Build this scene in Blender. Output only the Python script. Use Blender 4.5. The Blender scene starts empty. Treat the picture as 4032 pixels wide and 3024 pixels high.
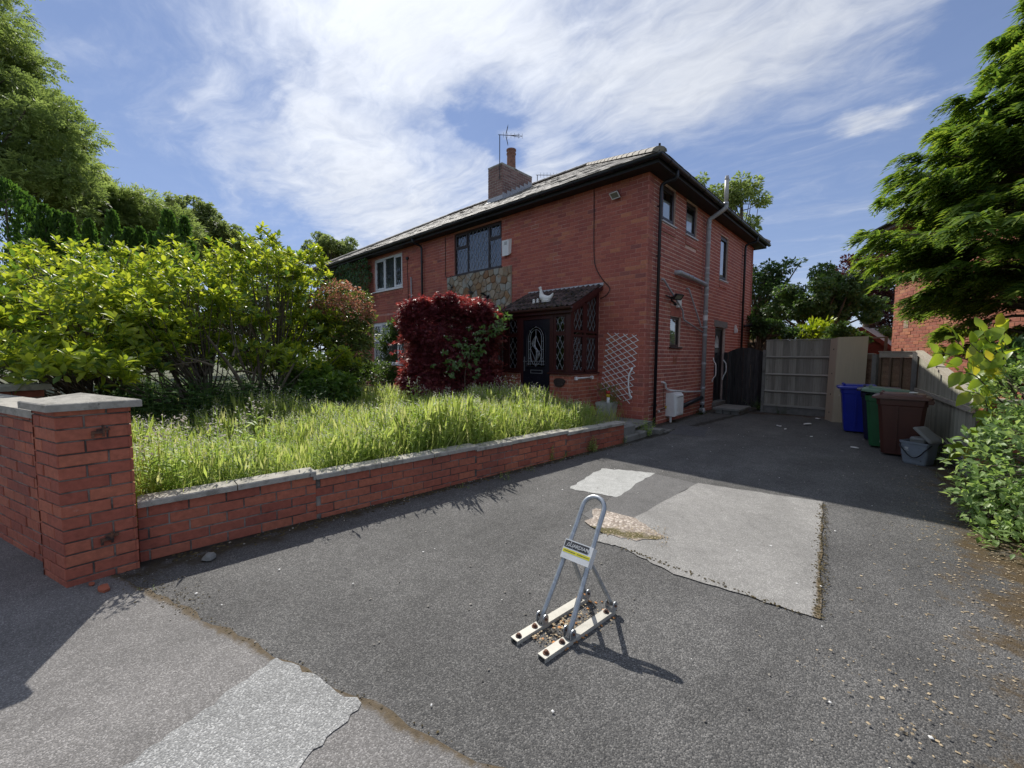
import bpy, math, random
import numpy as np
from mathutils import Matrix, Vector

rnd = random.Random(11)
rng = np.random.default_rng(11)
S = bpy.context.scene
COL = S.collection
R = math.radians
Z = Vector((0, 0, 1))

# ------------------------------------------------------------------ camera
cam_d = bpy.data.cameras.new("camera")
cam = bpy.data.objects.new("camera", cam_d)
COL.objects.link(cam)
CAM = Vector((3.8124, -8.0514, 1.5))
cam_right = Vector((0.72997, 0.68346, 0.00383))
cam_fwd = Vector((-0.68160, 0.72837, -0.06993))
cam_up = cam_right.cross(cam_fwd).normalized()
cam_m = Matrix((cam_right, cam_up, -cam_fwd)).transposed().to_4x4()
cam_m.translation = CAM
cam.matrix_world = cam_m
cam_d.sensor_fit = 'HORIZONTAL'
cam_d.sensor_width = 36.0
cam_d.lens = 14.571
cam_d.clip_start = 0.05
cam_d.clip_end = 600
S.camera = cam

# ------------------------------------------------------------------ sky, sun, exposure
SUN_EL, SUN_AZ = R(44), R(-64.5)          # azimuth from +Y towards +X
SUN = Vector((math.sin(SUN_AZ) * math.cos(SUN_EL), math.cos(SUN_AZ) * math.cos(SUN_EL), math.sin(SUN_EL)))
SKY_STRENGTH, SUN_STRENGTH, EXPOSURE = 0.14, 3.2, 0.66


def node(nt, typ, ins=None, **kw):
    n = nt.nodes.new(typ)
    for k, v in kw.items():
        setattr(n, k, v)
    for k, v in (ins or {}).items():
        if isinstance(v, bpy.types.NodeSocket):
            nt.links.new(v, n.inputs[k])
        else:
            n.inputs[k].default_value = v
    return n


def math_n(nt, op, a, b=None, c=None, clamp=False):
    n = nt.nodes.new('ShaderNodeMath')
    n.operation = op
    n.use_clamp = clamp
    for i, v in enumerate((a, b, c)):
        if v is None:
            continue
        if isinstance(v, bpy.types.NodeSocket):
            nt.links.new(v, n.inputs[i])
        else:
            n.inputs[i].default_value = v
    return n.outputs[0]


def mixc(nt, fac, a, b, blend='MIX'):
    n = nt.nodes.new('ShaderNodeMix')
    n.data_type = 'RGBA'
    n.blend_type = blend
    for sock, v in ((n.inputs[0], fac), (n.inputs[6], a), (n.inputs[7], b)):
        if isinstance(v, bpy.types.NodeSocket):
            nt.links.new(v, sock)
        else:
            sock.default_value = v if not isinstance(v, tuple) or len(v) == 4 else (*v, 1)
    return n.outputs[2]


def ramp(nt, fac, stops, interp='LINEAR'):
    n = nt.nodes.new('ShaderNodeValToRGB')
    n.color_ramp.interpolation = interp
    el = n.color_ramp.elements
    while len(el) < len(stops):
        el.new(0.5)
    for e, (p, c) in zip(el, stops):
        e.position = p
        e.color = (*c, 1) if len(c) == 3 else c
    nt.links.new(fac, n.inputs[0])
    return n.outputs[0]


def smooth(nt, v, lo, hi):
    n = node(nt, 'ShaderNodeMapRange', {0: v, 1: lo, 2: hi, 3: 0.0, 4: 1.0})
    n.interpolation_type = 'SMOOTHSTEP'
    return n.outputs[0]


W = bpy.data.worlds.new("World")
S.world = W
W.use_nodes = True
wn = W.node_tree
wn.nodes.clear()
sky = node(wn, 'ShaderNodeTexSky', sky_type='NISHITA', sun_disc=False, sun_elevation=SUN_EL, sun_rotation=SUN_AZ,
           air_density=1.0, dust_density=0.0, ozone_density=2.0)
tc = node(wn, 'ShaderNodeTexCoord')
sep = node(wn, 'ShaderNodeSeparateXYZ', {0: tc.outputs['Generated']})
dz = math_n(wn, 'MAXIMUM', sep.outputs[2], 0.04)
px = math_n(wn, 'DIVIDE', sep.outputs[0], math_n(wn, 'ADD', dz, 0.06))
py = math_n(wn, 'DIVIDE', sep.outputs[1], math_n(wn, 'ADD', dz, 0.06))
# the cloud sheet lies on a plane overhead: p = direction / height
lay = node(wn, 'ShaderNodeCombineXYZ', {0: px, 1: py, 2: 0.0})
rot = node(wn, 'ShaderNodeMapping', {0: lay.outputs[0], 2: (0, 0, R(35)), 3: (0.42, 1.7, 1)})
warp = node(wn, 'ShaderNodeTexNoise', {'Vector': lay.outputs[0], 'Scale': 1.3, 'Detail': 4.0})
wv = node(wn, 'ShaderNodeVectorMath', {0: warp.outputs['Color'], 1: (0.5, 0.5, 0.5)}, operation='SUBTRACT')
wv2 = node(wn, 'ShaderNodeVectorMath', {0: wv.outputs[0], 'Scale': 1.1}, operation='SCALE')
wadd = node(wn, 'ShaderNodeVectorMath', {0: rot.outputs[0], 1: wv2.outputs[0]}, operation='ADD')
n1 = node(wn, 'ShaderNodeTexNoise', {'Vector': wadd.outputs[0], 'Scale': 1.25, 'Detail': 9.0, 'Roughness': 0.6})
n2 = node(wn, 'ShaderNodeTexNoise', {'Vector': wadd.outputs[0], 'Scale': 5.5, 'Detail': 8.0, 'Roughness': 0.62})


wb = node(wn, 'ShaderNodeVectorMath', {0: node(wn, 'ShaderNodeTexNoise', {'Vector': lay.outputs[0], 'Scale': 2.2, 'Detail': 6.0, 'Roughness': 0.6}).outputs['Color'], 1: (0.5, 0.5, 0.5)}, operation='SUBTRACT')
bvec = node(wn, 'ShaderNodeVectorMath', {0: wb.outputs[0], 1: (0.75, 0.75, 0), 2: lay.outputs[0]}, operation='MULTIPLY_ADD').outputs[0]


def bank(cx, cy, rx, ry, ang):
    """one soft-edged bank of cirrus on the cloud plane"""
    m = node(wn, 'ShaderNodeMapping', {0: bvec, 1: (-cx, -cy, 0)})
    m2 = node(wn, 'ShaderNodeMapping', {0: m.outputs[0], 2: (0, 0, -ang)})
    m3 = node(wn, 'ShaderNodeMapping', {0: m2.outputs[0], 3: (1 / rx, 1 / ry, 1)})
    ln = node(wn, 'ShaderNodeVectorMath', {0: m3.outputs[0]}, operation='LENGTH')
    return smooth(wn, ln.outputs['Value'], 1.15, 0.0)


BANKS = [(-0.95, 0.72, 0.95, 0.75, R(-20), 1.0), (-1.95, 0.98, 1.35, 0.62, R(152), 0.92), (-0.50, 1.38, 0.80, 0.60, R(10), 1.0),
         (-1.45, 1.75, 0.85, 0.55, R(120), 0.75), (-2.5, 1.75, 1.7, 0.85, R(140), 0.8), (-3.2, 3.6, 2.4, 1.6, R(130), 0.75), (-0.10, 2.02, 0.22, 0.16, 0, 0.8), (-0.1, 0.9, 0.8, 0.6, R(20), 0.8),
         (1.2, -1.0, 1.8, 1.1, R(30), 0.9), (-0.8, -1.2, 1.5, 0.9, R(-30), 0.85), (2.2, 1.2, 1.2, 0.6, R(60), 0.7), (-3.4, -1.2, 1.6, 0.9, R(10), 0.7), (0.1, 0.1, 1.0, 0.6, R(40), 0.85)]
GAPS = [(-1.22, 1.22, 0.34, 0.17, R(130), 0.75), (-1.62, 0.52, 0.40, 0.14, R(170), 0.30), (0.16, 1.7, 0.20, 0.5, R(10), 0.5)]
tot = None
for b in BANKS:
    v = math_n(wn, 'MULTIPLY', bank(*b[:5]), b[5])
    tot = v if tot is None else math_n(wn, 'MAXIMUM', tot, v)
for b in GAPS:
    tot = math_n(wn, 'SUBTRACT', tot, math_n(wn, 'MULTIPLY', bank(*b[:5]), b[5]))
dens = math_n(wn, 'ADD', math_n(wn, 'MULTIPLY', n1.outputs[0], 0.9), math_n(wn, 'MULTIPLY', n2.outputs[0], 0.42))
dens = math_n(wn, 'ADD', dens, math_n(wn, 'MULTIPLY', tot, 0.54))
cl = smooth(wn, dens, 0.58, 1.26)
low = smooth(wn, sep.outputs[2], 0.02, 0.22)
cl = math_n(wn, 'MULTIPLY', cl, math_n(wn, 'ADD', math_n(wn, 'MULTIPLY', low, 0.75), 0.25))
# thin forward-scattering glare round the sun
dt = node(wn, 'ShaderNodeVectorMath', {0: tc.outputs['Generated'], 1: tuple(SUN)}, operation='DOT_PRODUCT')
gl = math_n(wn, 'POWER', math_n(wn, 'MAXIMUM', dt.outputs['Value'], 0.0), 7.0)
cb = math_n(wn, 'ADD', math_n(wn, 'MULTIPLY', gl, 1.3), math_n(wn, 'ADD', 2.55, math_n(wn, 'MULTIPLY', n2.outputs[0], 1.4)))
ccol = node(wn, 'ShaderNodeCombineXYZ', {0: cb, 1: math_n(wn, 'MULTIPLY', cb, 1.045), 2: math_n(wn, 'MULTIPLY', cb, 1.13)})
# the film's shoulder: bright sky rolls off instead of clipping
sk = node(wn, 'ShaderNodeVectorMath', {0: sky.outputs[0], 1: (0.56, 0.59, 0.71)}, operation='MULTIPLY').outputs[0]
skd = node(wn, 'ShaderNodeVectorMath', {0: sk, 1: (0.24, 0.20, 0.12), 2: (1, 1, 1)}, operation='MULTIPLY_ADD').outputs[0]
skyc = node(wn, 'ShaderNodeVectorMath', {0: sk, 1: skd}, operation='DIVIDE').outputs[0]
veil = mixc(wn, 0.09, skyc, ccol.outputs[0])
veil = mixc(wn, math_n(wn, 'MULTIPLY', math_n(wn, 'SUBTRACT', 1.0, low), 0.45), veil, (3.0, 3.5, 4.1))
fin = mixc(wn, math_n(wn, 'MULTIPLY', cl, 0.93), veil, ccol.outputs[0])
bg = node(wn, 'ShaderNodeBackground', {0: fin, 1: SKY_STRENGTH})
wo = node(wn, 'ShaderNodeOutputWorld', {0: bg.outputs[0]})

sun_d = bpy.data.lights.new("sun", 'SUN')
sun_d.energy = SUN_STRENGTH
sun_d.angle = R(0.5)
sun_d.color = (1.0, 0.955, 0.88)
sun_o = bpy.data.objects.new("sun", sun_d)
COL.objects.link(sun_o)
sun_o.rotation_euler = (-SUN).to_track_quat('-Z', 'Y').to_euler()
sun_o.location = (-20, 10, 25)

S.view_settings.view_transform = 'Standard'
S.view_settings.look = 'None'
S.view_settings.exposure = EXPOSURE
S.view_settings.gamma = 1
S.view_settings.use_curve_mapping = False
S.render.engine = 'CYCLES'
S.cycles.max_bounces = 6
S.cycles.transparent_max_bounces = 12
S.cycles.caustics_reflective = False
S.cycles.caustics_refractive = False
S.cycles.sample_clamp_indirect = 6

# ------------------------------------------------------------------ scene graph helpers
OFF = {}


def thing(name, label, cat, loc=(0, 0, 0), rotz=0.0, group=None, local=False):
    o = bpy.data.objects.new(name, None)
    o.empty_display_size = 0.1
    COL.objects.link(o)
    o.location = loc
    o.rotation_euler = (0, 0, rotz)
    o['label'] = label
    o['category'] = cat
    if group:
        o['group'] = group
    OFF[o.name] = Vector((0, 0, 0)) if local else Vector(loc)
    return o


def link(name, me, m, parent=None, kind=None, label=None):
    o = bpy.data.objects.new(name, me)
    COL.objects.link(o)
    if m is not None and len(me.materials) == 0:
        me.materials.append(m)
    if parent is not None:
        o.parent = parent
        OFF[o.name] = OFF[parent.name]
    else:
        OFF[o.name] = Vector((0, 0, 0))
    if kind:
        o['kind'] = kind
    if label:
        o['label'] = label
    return o


def tag(o, label, cat, group=None):
    o['label'] = label
    o['category'] = cat
    if group:
        o['group'] = group
    return o


def tree_copy(o, parent=None):
    c = o.copy()
    COL.objects.link(c)
    OFF[c.name] = OFF.get(o.name, Vector((0, 0, 0)))
    if parent is not None:
        c.parent = parent
    for ch in list(o.children):
        tree_copy(ch, c)
    return c


def ortho(d):
    d = Vector(d).normalized()
    a = Vector((0, 0, 1)) if abs(d.z) < 0.95 else Vector((0, 1, 0))
    s = d.cross(a).normalized()
    return s, s.cross(d).normalized(), d


class MB:
    def __init__(self):
        self.v, self.f = [], []

    def add(self, V, F):
        o = len(self.v)
        self.v += [tuple(p) for p in V]
        self.f += [tuple(i + o for i in q) for q in F]
        return self

    def box(self, x0, x1, y0, y1, z0, z1):
        return self.add([(x0, y0, z0), (x1, y0, z0), (x1, y1, z0), (x0, y1, z0), (x0, y0, z1), (x1, y0, z1), (x1, y1, z1), (x0, y1, z1)],
                        [(0, 3, 2, 1), (4, 5, 6, 7), (0, 1, 5, 4), (1, 2, 6, 5), (2, 3, 7, 6), (3, 0, 4, 7)])

    def hexa(self, P):
        return self.add(P, [(0, 3, 2, 1), (4, 5, 6, 7), (0, 1, 5, 4), (1, 2, 6, 5), (2, 3, 7, 6), (3, 0, 4, 7)])

    def bbox(self, x0, x1, y0, y1, z0, z1, b=0.01):
        """box with all vertical and top edges chamfered"""
        def ring(i, z):
            return [(x0 + i + b, y0 + i, z), (x1 - i - b, y0 + i, z), (x1 - i, y0 + i + b, z), (x1 - i, y1 - i - b, z),
                    (x1 - i - b, y1 - i, z), (x0 + i + b, y1 - i, z), (x0 + i, y1 - i - b, z), (x0 + i, y0 + i + b, z)]
        V = ring(0, z0) + ring(0, z1 - b) + ring(b * 0.8, z1)
        F = [tuple(reversed(range(8))), tuple(range(16, 24))]
        for k in range(2):
            for i in range(8):
                j = (i + 1) % 8
                F.append((k * 8 + i, k * 8 + j, k * 8 + 8 + j, k * 8 + 8 + i))
        return self.add(V, F)

    def bar(self, p, q, w, h, side=None):
        p, q = Vector(p), Vector(q)
        d = (q - p).normalized()
        if side is None:
            s, u, _ = ortho(d)
        else:
            s = Vector(side)
            s = (s - d * s.dot(d)).normalized()
            u = s.cross(d)
        a, b = s * (w / 2), u * (h / 2)
        return self.hexa([p - a - b, p + a - b, q + a - b, q - a - b, p - a + b, p + a + b, q + a + b, q - a + b])

    def tube(self, pts, r, n=8, caps=True):
        pts = [Vector(p) for p in pts]
        m = len(pts)
        rr = r if isinstance(r, (list, tuple)) else [r] * m
        V, F = [], []
        ps = None
        for i, p in enumerate(pts):
            d = (pts[min(i + 1, m - 1)] - pts[max(i - 1, 0)])
            d = d.normalized() if d.length > 1e-9 else Vector((0, 0, 1))
            if ps is None:
                s, u, _ = ortho(d)
            else:
                s = (ps - d * ps.dot(d))
                s = s.normalized() if s.length > 1e-6 else ortho(d)[0]
                u = s.cross(d)
            ps = s
            for k in range(n):
                a = 2 * math.pi * k / n
                V.append(p + (s * math.cos(a) + u * math.sin(a)) * rr[i])
        for i in range(m - 1):
            for k in range(n):
                j = (k + 1) % n
                F.append((i * n + k, i * n + j, (i + 1) * n + j, (i + 1) * n + k))
        if caps:
            F.append(tuple(reversed(range(n))))
            F.append(tuple(range((m - 1) * n, m * n)))
        return self.add(V, F)

    def lathe(self, c, prof, n=16, axis=None):
        c = Vector(c)
        s, u, d = (Vector((1, 0, 0)), Vector((0, 1, 0)), Vector((0, 0, 1))) if axis is None else ortho(axis)
        V, F = [], []
        for r, z in prof:
            for k in range(n):
                a = 2 * math.pi * k / n
                V.append(c + (s * math.cos(a) + u * math.sin(a)) * r + d * z)
        for i in range(len(prof) - 1):
            for k in range(n):
                j = (k + 1) % n
                F.append((i * n + k, i * n + j, (i + 1) * n + j, (i + 1) * n + k))
        F.append(tuple(reversed(range(n))))
        F.append(tuple(range((len(prof) - 1) * n, len(prof) * n)))
        return self.add(V, F)

    def prism(self, poly, vec):
        n = len(poly)
        vec = Vector(vec)
        P = [Vector(p) for p in poly]
        F = [tuple(range(n)), tuple(reversed(range(n, 2 * n)))]
        for i in range(n):
            j = (i + 1) % n
            F.append((j, i, n + i, n + j))
        return self.add(P + [p + vec for p in P], F)

    def build(self, name, m, parent=None, smooth=False, kind=None, label=None):
        off = OFF[parent.name] if parent is not None else Vector((0, 0, 0))
        me = bpy.data.meshes.new(name)
        me.from_pydata([(x - off.x, y - off.y, z - off.z) for x, y, z in self.v], [], self.f)
        if smooth:
            me.polygons.foreach_set('use_smooth', [True] * len(me.polygons))
        me.update()
        return link(name, me, m, parent, kind, label)


def curve(pts, n=6):
    """Catmull-Rom through points"""
    P = [Vector(p) for p in pts]
    P = [P[0] * 2 - P[1]] + P + [P[-1] * 2 - P[-2]]
    out = []
    for i in range(1, len(P) - 2):
        for k in range(n):
            t = k / n
            a, b, c, d = P[i - 1], P[i], P[i + 1], P[i + 2]
            out.append(0.5 * ((2 * b) + (c - a) * t + (2 * a - 5 * b + 4 * c - d) * t * t + (3 * b - 3 * c + d - a) * t ** 3))
    out.append(P[-2])
    return out


def qmesh(name, V, Q, smooth=False):
    V = np.ascontiguousarray(V, dtype=np.float32).reshape(-1, 3)
    Q = np.ascontiguousarray(Q, dtype=np.int32).reshape(-1, 4)
    me = bpy.data.meshes.new(name)
    me.vertices.add(len(V))
    me.vertices.foreach_set('co', V.ravel())
    me.loops.add(Q.size)
    me.loops.foreach_set('vertex_index', Q.ravel())
    me.polygons.add(len(Q))
    me.polygons.foreach_set('loop_start', np.arange(0, Q.size, 4, dtype=np.int32))
    if smooth:
        me.polygons.foreach_set('use_smooth', np.ones(len(Q), dtype=bool))
    me.update(calc_edges=True)
    return me


def nrm(a):
    return a / np.maximum(np.linalg.norm(a, axis=-1, keepdims=True), 1e-9)


def frames(d, up, sc):
    """columns: side, along, normal; sc scalar, (N,) or (N,3)"""
    d = nrm(np.asarray(d, float))
    s = nrm(np.cross(d, up))
    n = np.cross(s, d)
    sc = np.asarray(sc, float)
    if sc.ndim == 1:
        sc = sc[:, None]
    M = np.stack([s, d, n], axis=2)
    return M * (np.broadcast_to(sc, (len(d), 3))[:, None, :] if sc.ndim == 2 else sc)


def scatter_mesh(name, tv, tf, pos, fr, off=(0, 0, 0), smooth=False):
    tv = np.asarray(tv, float)
    tf = np.asarray(tf, int)
    V = np.einsum('nij,vj->nvi', fr, tv) + np.asarray(pos)[:, None, :] - np.asarray(off)[None, None, :]
    Q = tf[None, :, :] + (np.arange(len(pos)) * len(tv))[:, None, None]
    return qmesh(name, V, Q, smooth)


def scatter(name, m, tv, tf, pos, fr, parent=None, kind=None, smooth=False, label=None):
    off = tuple(OFF[parent.name]) if parent is not None else (0, 0, 0)
    return link(name, scatter_mesh(name, tv, tf, pos, fr, off, smooth), m, parent, kind, label)


def leaf_t(w=0.42, fold=0.12, bend=0.22, n=3, wide=0.45):
    """leaf along +Y, length 1"""
    V, F = [], []
    for i in range(n + 1):
        t = i / n
        ww = w / 2 * (math.sin(math.pi * t ** (math.log(0.5) / math.log(wide))) if 0 < t < 1 else 0.03)
        zc = -bend * t * t
        V += [(-ww, t, zc + fold * ww * 2), (0, t, zc), (ww, t, zc + fold * ww * 2)]
    for i in range(n):
        a = i * 3
        F += [(a, a + 1, a + 4, a + 3), (a + 1, a + 2, a + 5, a + 4)]
    return np.array(V), np.array(F)


def quad_t(w=0.5):
    return np.array([(-w / 2, 0.0, 0), (w / 2, 0.0, 0.0), (w / 2.4, 1, -0.12), (-w / 2.4, 1, -0.12)]), np.array([(0, 1, 2, 3)])


def dia_t(w=0.5):
    return np.array([(0, 0, 0), (w / 2, 0.45, 0.05), (0, 1, -0.1), (-w / 2, 0.45, 0.05)]), np.array([(0, 1, 2, 3)])


def join_t(items):
    V, F, o = [], [], 0
    for v, f in items:
        V.append(v)
        F.append(f + o)
        o += len(v)
    return np.concatenate(V), np.concatenate(F)


def xf(tv, d, up=(0, 0, 1), sc=1.0, pos=(0, 0, 0)):
    fr = frames(np.array([d], float), np.array([up], float), np.array([sc], float))[0]
    return tv @ fr.T + np.asarray(pos)


def rand_unit(n):
    return nrm(rng.normal(size=(n, 3)))

# ------------------------------------------------------------------ materials
MATS = {}


def newmat(name):
    m = bpy.data.materials.new(name)
    m.use_nodes = True
    nt = m.node_tree
    nt.nodes.clear()
    out = nt.nodes.new('ShaderNodeOutputMaterial')
    MATS[name] = m
    return m, nt, out


def principled(nt, **kw):
    p = nt.nodes.new('ShaderNodeBsdfPrincipled')
    names = {'col': 'Base Color', 'rough': 'Roughness', 'metal': 'Metallic', 'spec': 'Specular IOR Level', 'normal': 'Normal', 'coat': 'Coat Weight'}
    for k, v in kw.items():
        s = p.inputs[names[k]]
        if isinstance(v, bpy.types.NodeSocket):
            nt.links.new(v, s)
        else:
            s.default_value = (*v, 1) if isinstance(v, tuple) and len(v) == 3 else v
    return p


def pos_n(nt):
    return nt.nodes.new('ShaderNodeNewGeometry').outputs['Position']


def noise(nt, scale, detail=5, rough=0.55, vec=None, stretch=None):
    v = vec if vec is not None else pos_n(nt)
    if stretch:
        v = node(nt, 'ShaderNodeMapping', {0: v, 3: stretch}).outputs[0]
    return node(nt, 'ShaderNodeTexNoise', {'Vector': v, 'Scale': scale, 'Detail': detail, 'Roughness': rough}).outputs[0]


def bump(nt, h, strength=0.3, dist=0.01):
    return node(nt, 'ShaderNodeBump', {'Height': h, 'Strength': strength, 'Distance': dist}).outputs[0]


def rand01(nt):
    g = nt.nodes.new('ShaderNodeNewGeometry')
    o = nt.nodes.new('ShaderNodeObjectInfo')
    return math_n(nt, 'FRACT', math_n(nt, 'ADD', g.outputs['Random Per Island'], o.outputs['Random']))


def sc3(c, k):
    return tuple(min(1, x * k) for x in c)


def basic(name, col, rough=0.7, var=0.2, vs=6, col2=None, mix=(0.45, 0.7), ms=3, bmp=0.0, bs=120, metal=0.0, spec=0.5, isl=0.0, stretch=None, bstretch=None, dirt=None, bd=0.004):
    m, nt, out = newmat(name)
    n = noise(nt, vs, 6, stretch=stretch)
    c = ramp(nt, n, [(0.25, sc3(col, 1 - var)), (0.75, sc3(col, 1 + var))])
    if col2:
        c = mixc(nt, smooth(nt, noise(nt, ms, 8, 0.65, stretch=stretch), *mix), c, col2)
    if isl:
        r = rand01(nt)
        k = node(nt, 'ShaderNodeMapRange', {0: r, 3: 1 - isl, 4: 1 + isl}).outputs[0]
        c = node(nt, 'ShaderNodeVectorMath', {0: c, 'Scale': k}, operation='SCALE').outputs[0]
    if dirt:
        dc, dsx, lo, hi = dirt
        c = mixc(nt, smooth(nt, noise(nt, dsx, 9, 0.7), lo, hi), c, dc)
    kw = {}
    if bmp:
        kw['normal'] = bump(nt, noise(nt, bs, 4, 0.6, stretch=bstretch), bmp, bd)
    p = principled(nt, col=c, rough=rough, metal=metal, spec=spec, **kw)
    nt.links.new(p.outputs[0], out.inputs[0])
    return m


def brickmat(name, stops, soot=0.5, rough=0.75, spec=0.35, efflo=0.0):
    m, nt, out = newmat(name)
    r = rand01(nt)
    c = ramp(nt, r, stops)
    n = noise(nt, 26, 6, 0.65)
    c = mixc(nt, 1.0, c, ramp(nt, n, [(0.25, (0.72, 0.72, 0.72)), (0.75, (1.22, 1.2, 1.18))]), 'MULTIPLY')
    big = noise(nt, 0.75, 6, 0.6)
    c = mixc(nt, math_n(nt, 'MULTIPLY', smooth(nt, big, 0.46, 0.72), soot), c, (0.10, 0.055, 0.055))
    if efflo:
        c = mixc(nt, math_n(nt, 'MULTIPLY', smooth(nt, noise(nt, 5.0, 9, 0.75), 0.63, 0.74), efflo), c, (0.42, 0.36, 0.33))
    h = math_n(nt, 'ADD', noise(nt, 140, 4, 0.6), math_n(nt, 'MULTIPLY', noise(nt, 30, 3), 0.8))
    p = principled(nt, col=c, rough=rough, spec=spec, normal=bump(nt, h, 0.35, 0.003))
    nt.links.new(p.outputs[0], out.inputs[0])
    return m


def leafmat(name, stops, trans, tf=0.42, rough=0.42, spec=0.4, ns=0.0):
    m, nt, out = newmat(name)
    r = rand01(nt)
    if ns:
        r = math_n(nt, 'ADD', math_n(nt, 'MULTIPLY', r, 0.5), math_n(nt, 'MULTIPLY', smooth(nt, noise(nt, ns, 3), 0.3, 0.7), 0.5))
    c = ramp(nt, r, stops)
    p = principled(nt, col=c, rough=rough, spec=spec)
    t = node(nt, 'ShaderNodeBsdfTranslucent', {0: mixc(nt, 1.0, c, (*trans, 1), 'MULTIPLY')})
    x = node(nt, 'ShaderNodeMixShader', {0: tf, 1: p.outputs[0], 2: t.outputs[0]})
    nt.links.new(x.outputs[0], out.inputs[0])
    return m


def glassmat(name, tint=(0.75, 0.8, 0.8), refl=0.10, rough=0.015):
    m, nt, out = newmat(name)
    f = node(nt, 'ShaderNodeFresnel', {'IOR': 1.5})
    fac = math_n(nt, 'ADD', f.outputs[0], refl, clamp=True)
    t = node(nt, 'ShaderNodeBsdfTransparent', {0: (*tint, 1)})
    h = bump(nt, noise(nt, 2.2, 2), 0.05, 0.02)
    g = node(nt, 'ShaderNodeBsdfGlossy', {'Color': (0.9, 0.93, 0.95, 1), 'Roughness': rough, 'Normal': h})
    x = node(nt, 'ShaderNodeMixShader', {0: fac, 1: t.outputs[0], 2: g.outputs[0]})
    nt.links.new(x.outputs[0], out.inputs[0])
    return m


def tarmac(name, lo, hi, scale=95, mott=0.25, moss=None, bmp=0.6, crack=0.0):
    m, nt, out = newmat(name)
    P = pos_n(nt)
    wv = node(nt, 'ShaderNodeTexVoronoi', {'Vector': P, 'Scale': scale, 'Randomness': 1.0})
    sepc = node(nt, 'ShaderNodeSeparateColor', {0: wv.outputs['Color']})
    st = ramp(nt, sepc.outputs[0], [(0.0, lo), (0.55, tuple(a * 0.6 + b * 0.4 for a, b in zip(lo, hi))), (0.86, hi), (1.0, sc3(hi, 1.35))])
    gap = smooth(nt, wv.outputs['Distance'], 0.55, 0.95)
    c = mixc(nt, math_n(nt, 'MULTIPLY', gap, 0.5), st, sc3(lo, 0.5))
    big = noise(nt, 1.1, 8, 0.62)
    c = mixc(nt, 1.0, c, ramp(nt, big, [(0.28, (1 - mott,) * 3), (0.72, (1 + mott,) * 3)]), 'MULTIPLY')
    stain = smooth(nt, noise(nt, 0.9, 9, 0.72), 0.55, 0.72)
    c = mixc(nt, math_n(nt, 'MULTIPLY', stain, mott * 1.3), c, sc3(lo, 0.8))
    track = noise(nt, 1.6, 5, 0.6, stretch=(1.6, 0.28, 1))
    c = mixc(nt, 1.0, c, ramp(nt, track, [(0.3, (1 - mott * 0.5,) * 3), (0.7, (1 + mott * 0.45,) * 3)]), 'MULTIPLY')
    fine = noise(nt, 9, 6, 0.7)
    c = mixc(nt, 1.0, c, ramp(nt, fine, [(0.3, (0.86,) * 3), (0.7, (1.14,) * 3)]), 'MULTIPLY')
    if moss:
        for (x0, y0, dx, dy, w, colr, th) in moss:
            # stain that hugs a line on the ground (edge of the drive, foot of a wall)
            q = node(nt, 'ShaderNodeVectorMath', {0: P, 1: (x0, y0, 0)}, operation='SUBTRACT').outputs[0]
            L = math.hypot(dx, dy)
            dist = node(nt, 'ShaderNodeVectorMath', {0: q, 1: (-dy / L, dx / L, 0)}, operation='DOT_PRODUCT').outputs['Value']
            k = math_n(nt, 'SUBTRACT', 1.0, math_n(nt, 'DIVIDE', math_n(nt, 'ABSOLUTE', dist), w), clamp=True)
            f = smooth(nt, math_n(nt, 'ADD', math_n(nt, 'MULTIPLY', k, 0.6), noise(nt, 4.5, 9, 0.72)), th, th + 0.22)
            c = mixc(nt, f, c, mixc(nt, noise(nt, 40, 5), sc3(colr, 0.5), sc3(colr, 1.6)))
    h = math_n(nt, 'ADD', math_n(nt, 'MULTIPLY', math_n(nt, 'SUBTRACT', 1.0, wv.outputs['Distance']), 1.0), math_n(nt, 'MULTIPLY', noise(nt, 30, 4), 0.7))
    p = principled(nt, col=c, rough=0.82, spec=0.3, normal=bump(nt, h, bmp, 0.006))
    nt.links.new(p.outputs[0], out.inputs[0])
    return m


def wood(name, c1, c2, axis=2, rough=0.8, isl=0.3, green=0.0, spec=0.25):
    m, nt, out = newmat(name)
    st = [16, 16, 16]
    st[axis] = 0.9
    r = rand01(nt)
    off = node(nt, 'ShaderNodeCombineXYZ', {0: math_n(nt, 'MULTIPLY', r, 9), 1: math_n(nt, 'MULTIPLY', r, 17), 2: math_n(nt, 'MULTIPLY', r, 5)})
    v = node(nt, 'ShaderNodeVectorMath', {0: pos_n(nt), 1: off.outputs[0]}, operation='ADD').outputs[0]
    g = noise(nt, 3.2, 7, 0.65, vec=v, stretch=tuple(st))
    c = ramp(nt, g, [(0.28, c1), (0.72, c2)])
    k = node(nt, 'ShaderNodeMapRange', {0: r, 3: 1 - isl, 4: 1 + isl}).outputs[0]
    c = node(nt, 'ShaderNodeVectorMath', {0: c, 'Scale': k}, operation='SCALE').outputs[0]
    kn = smooth(nt, noise(nt, 5, 2, vec=v, stretch=tuple(3 if s > 1 else 1.5 for s in st)), 0.70, 0.76)
    c = mixc(nt, math_n(nt, 'MULTIPLY', kn, 0.7), c, sc3(c1, 0.45))
    if green:
        c = mixc(nt, math_n(nt, 'MULTIPLY', smooth(nt, noise(nt, 2.2, 7, 0.7), 0.5, 0.7), green), c, (0.13, 0.15, 0.07))
    p = principled(nt, col=c, rough=rough, spec=spec, normal=bump(nt, g, 0.35, 0.004))
    nt.links.new(p.outputs[0], out.inputs[0])
    return m


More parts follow.
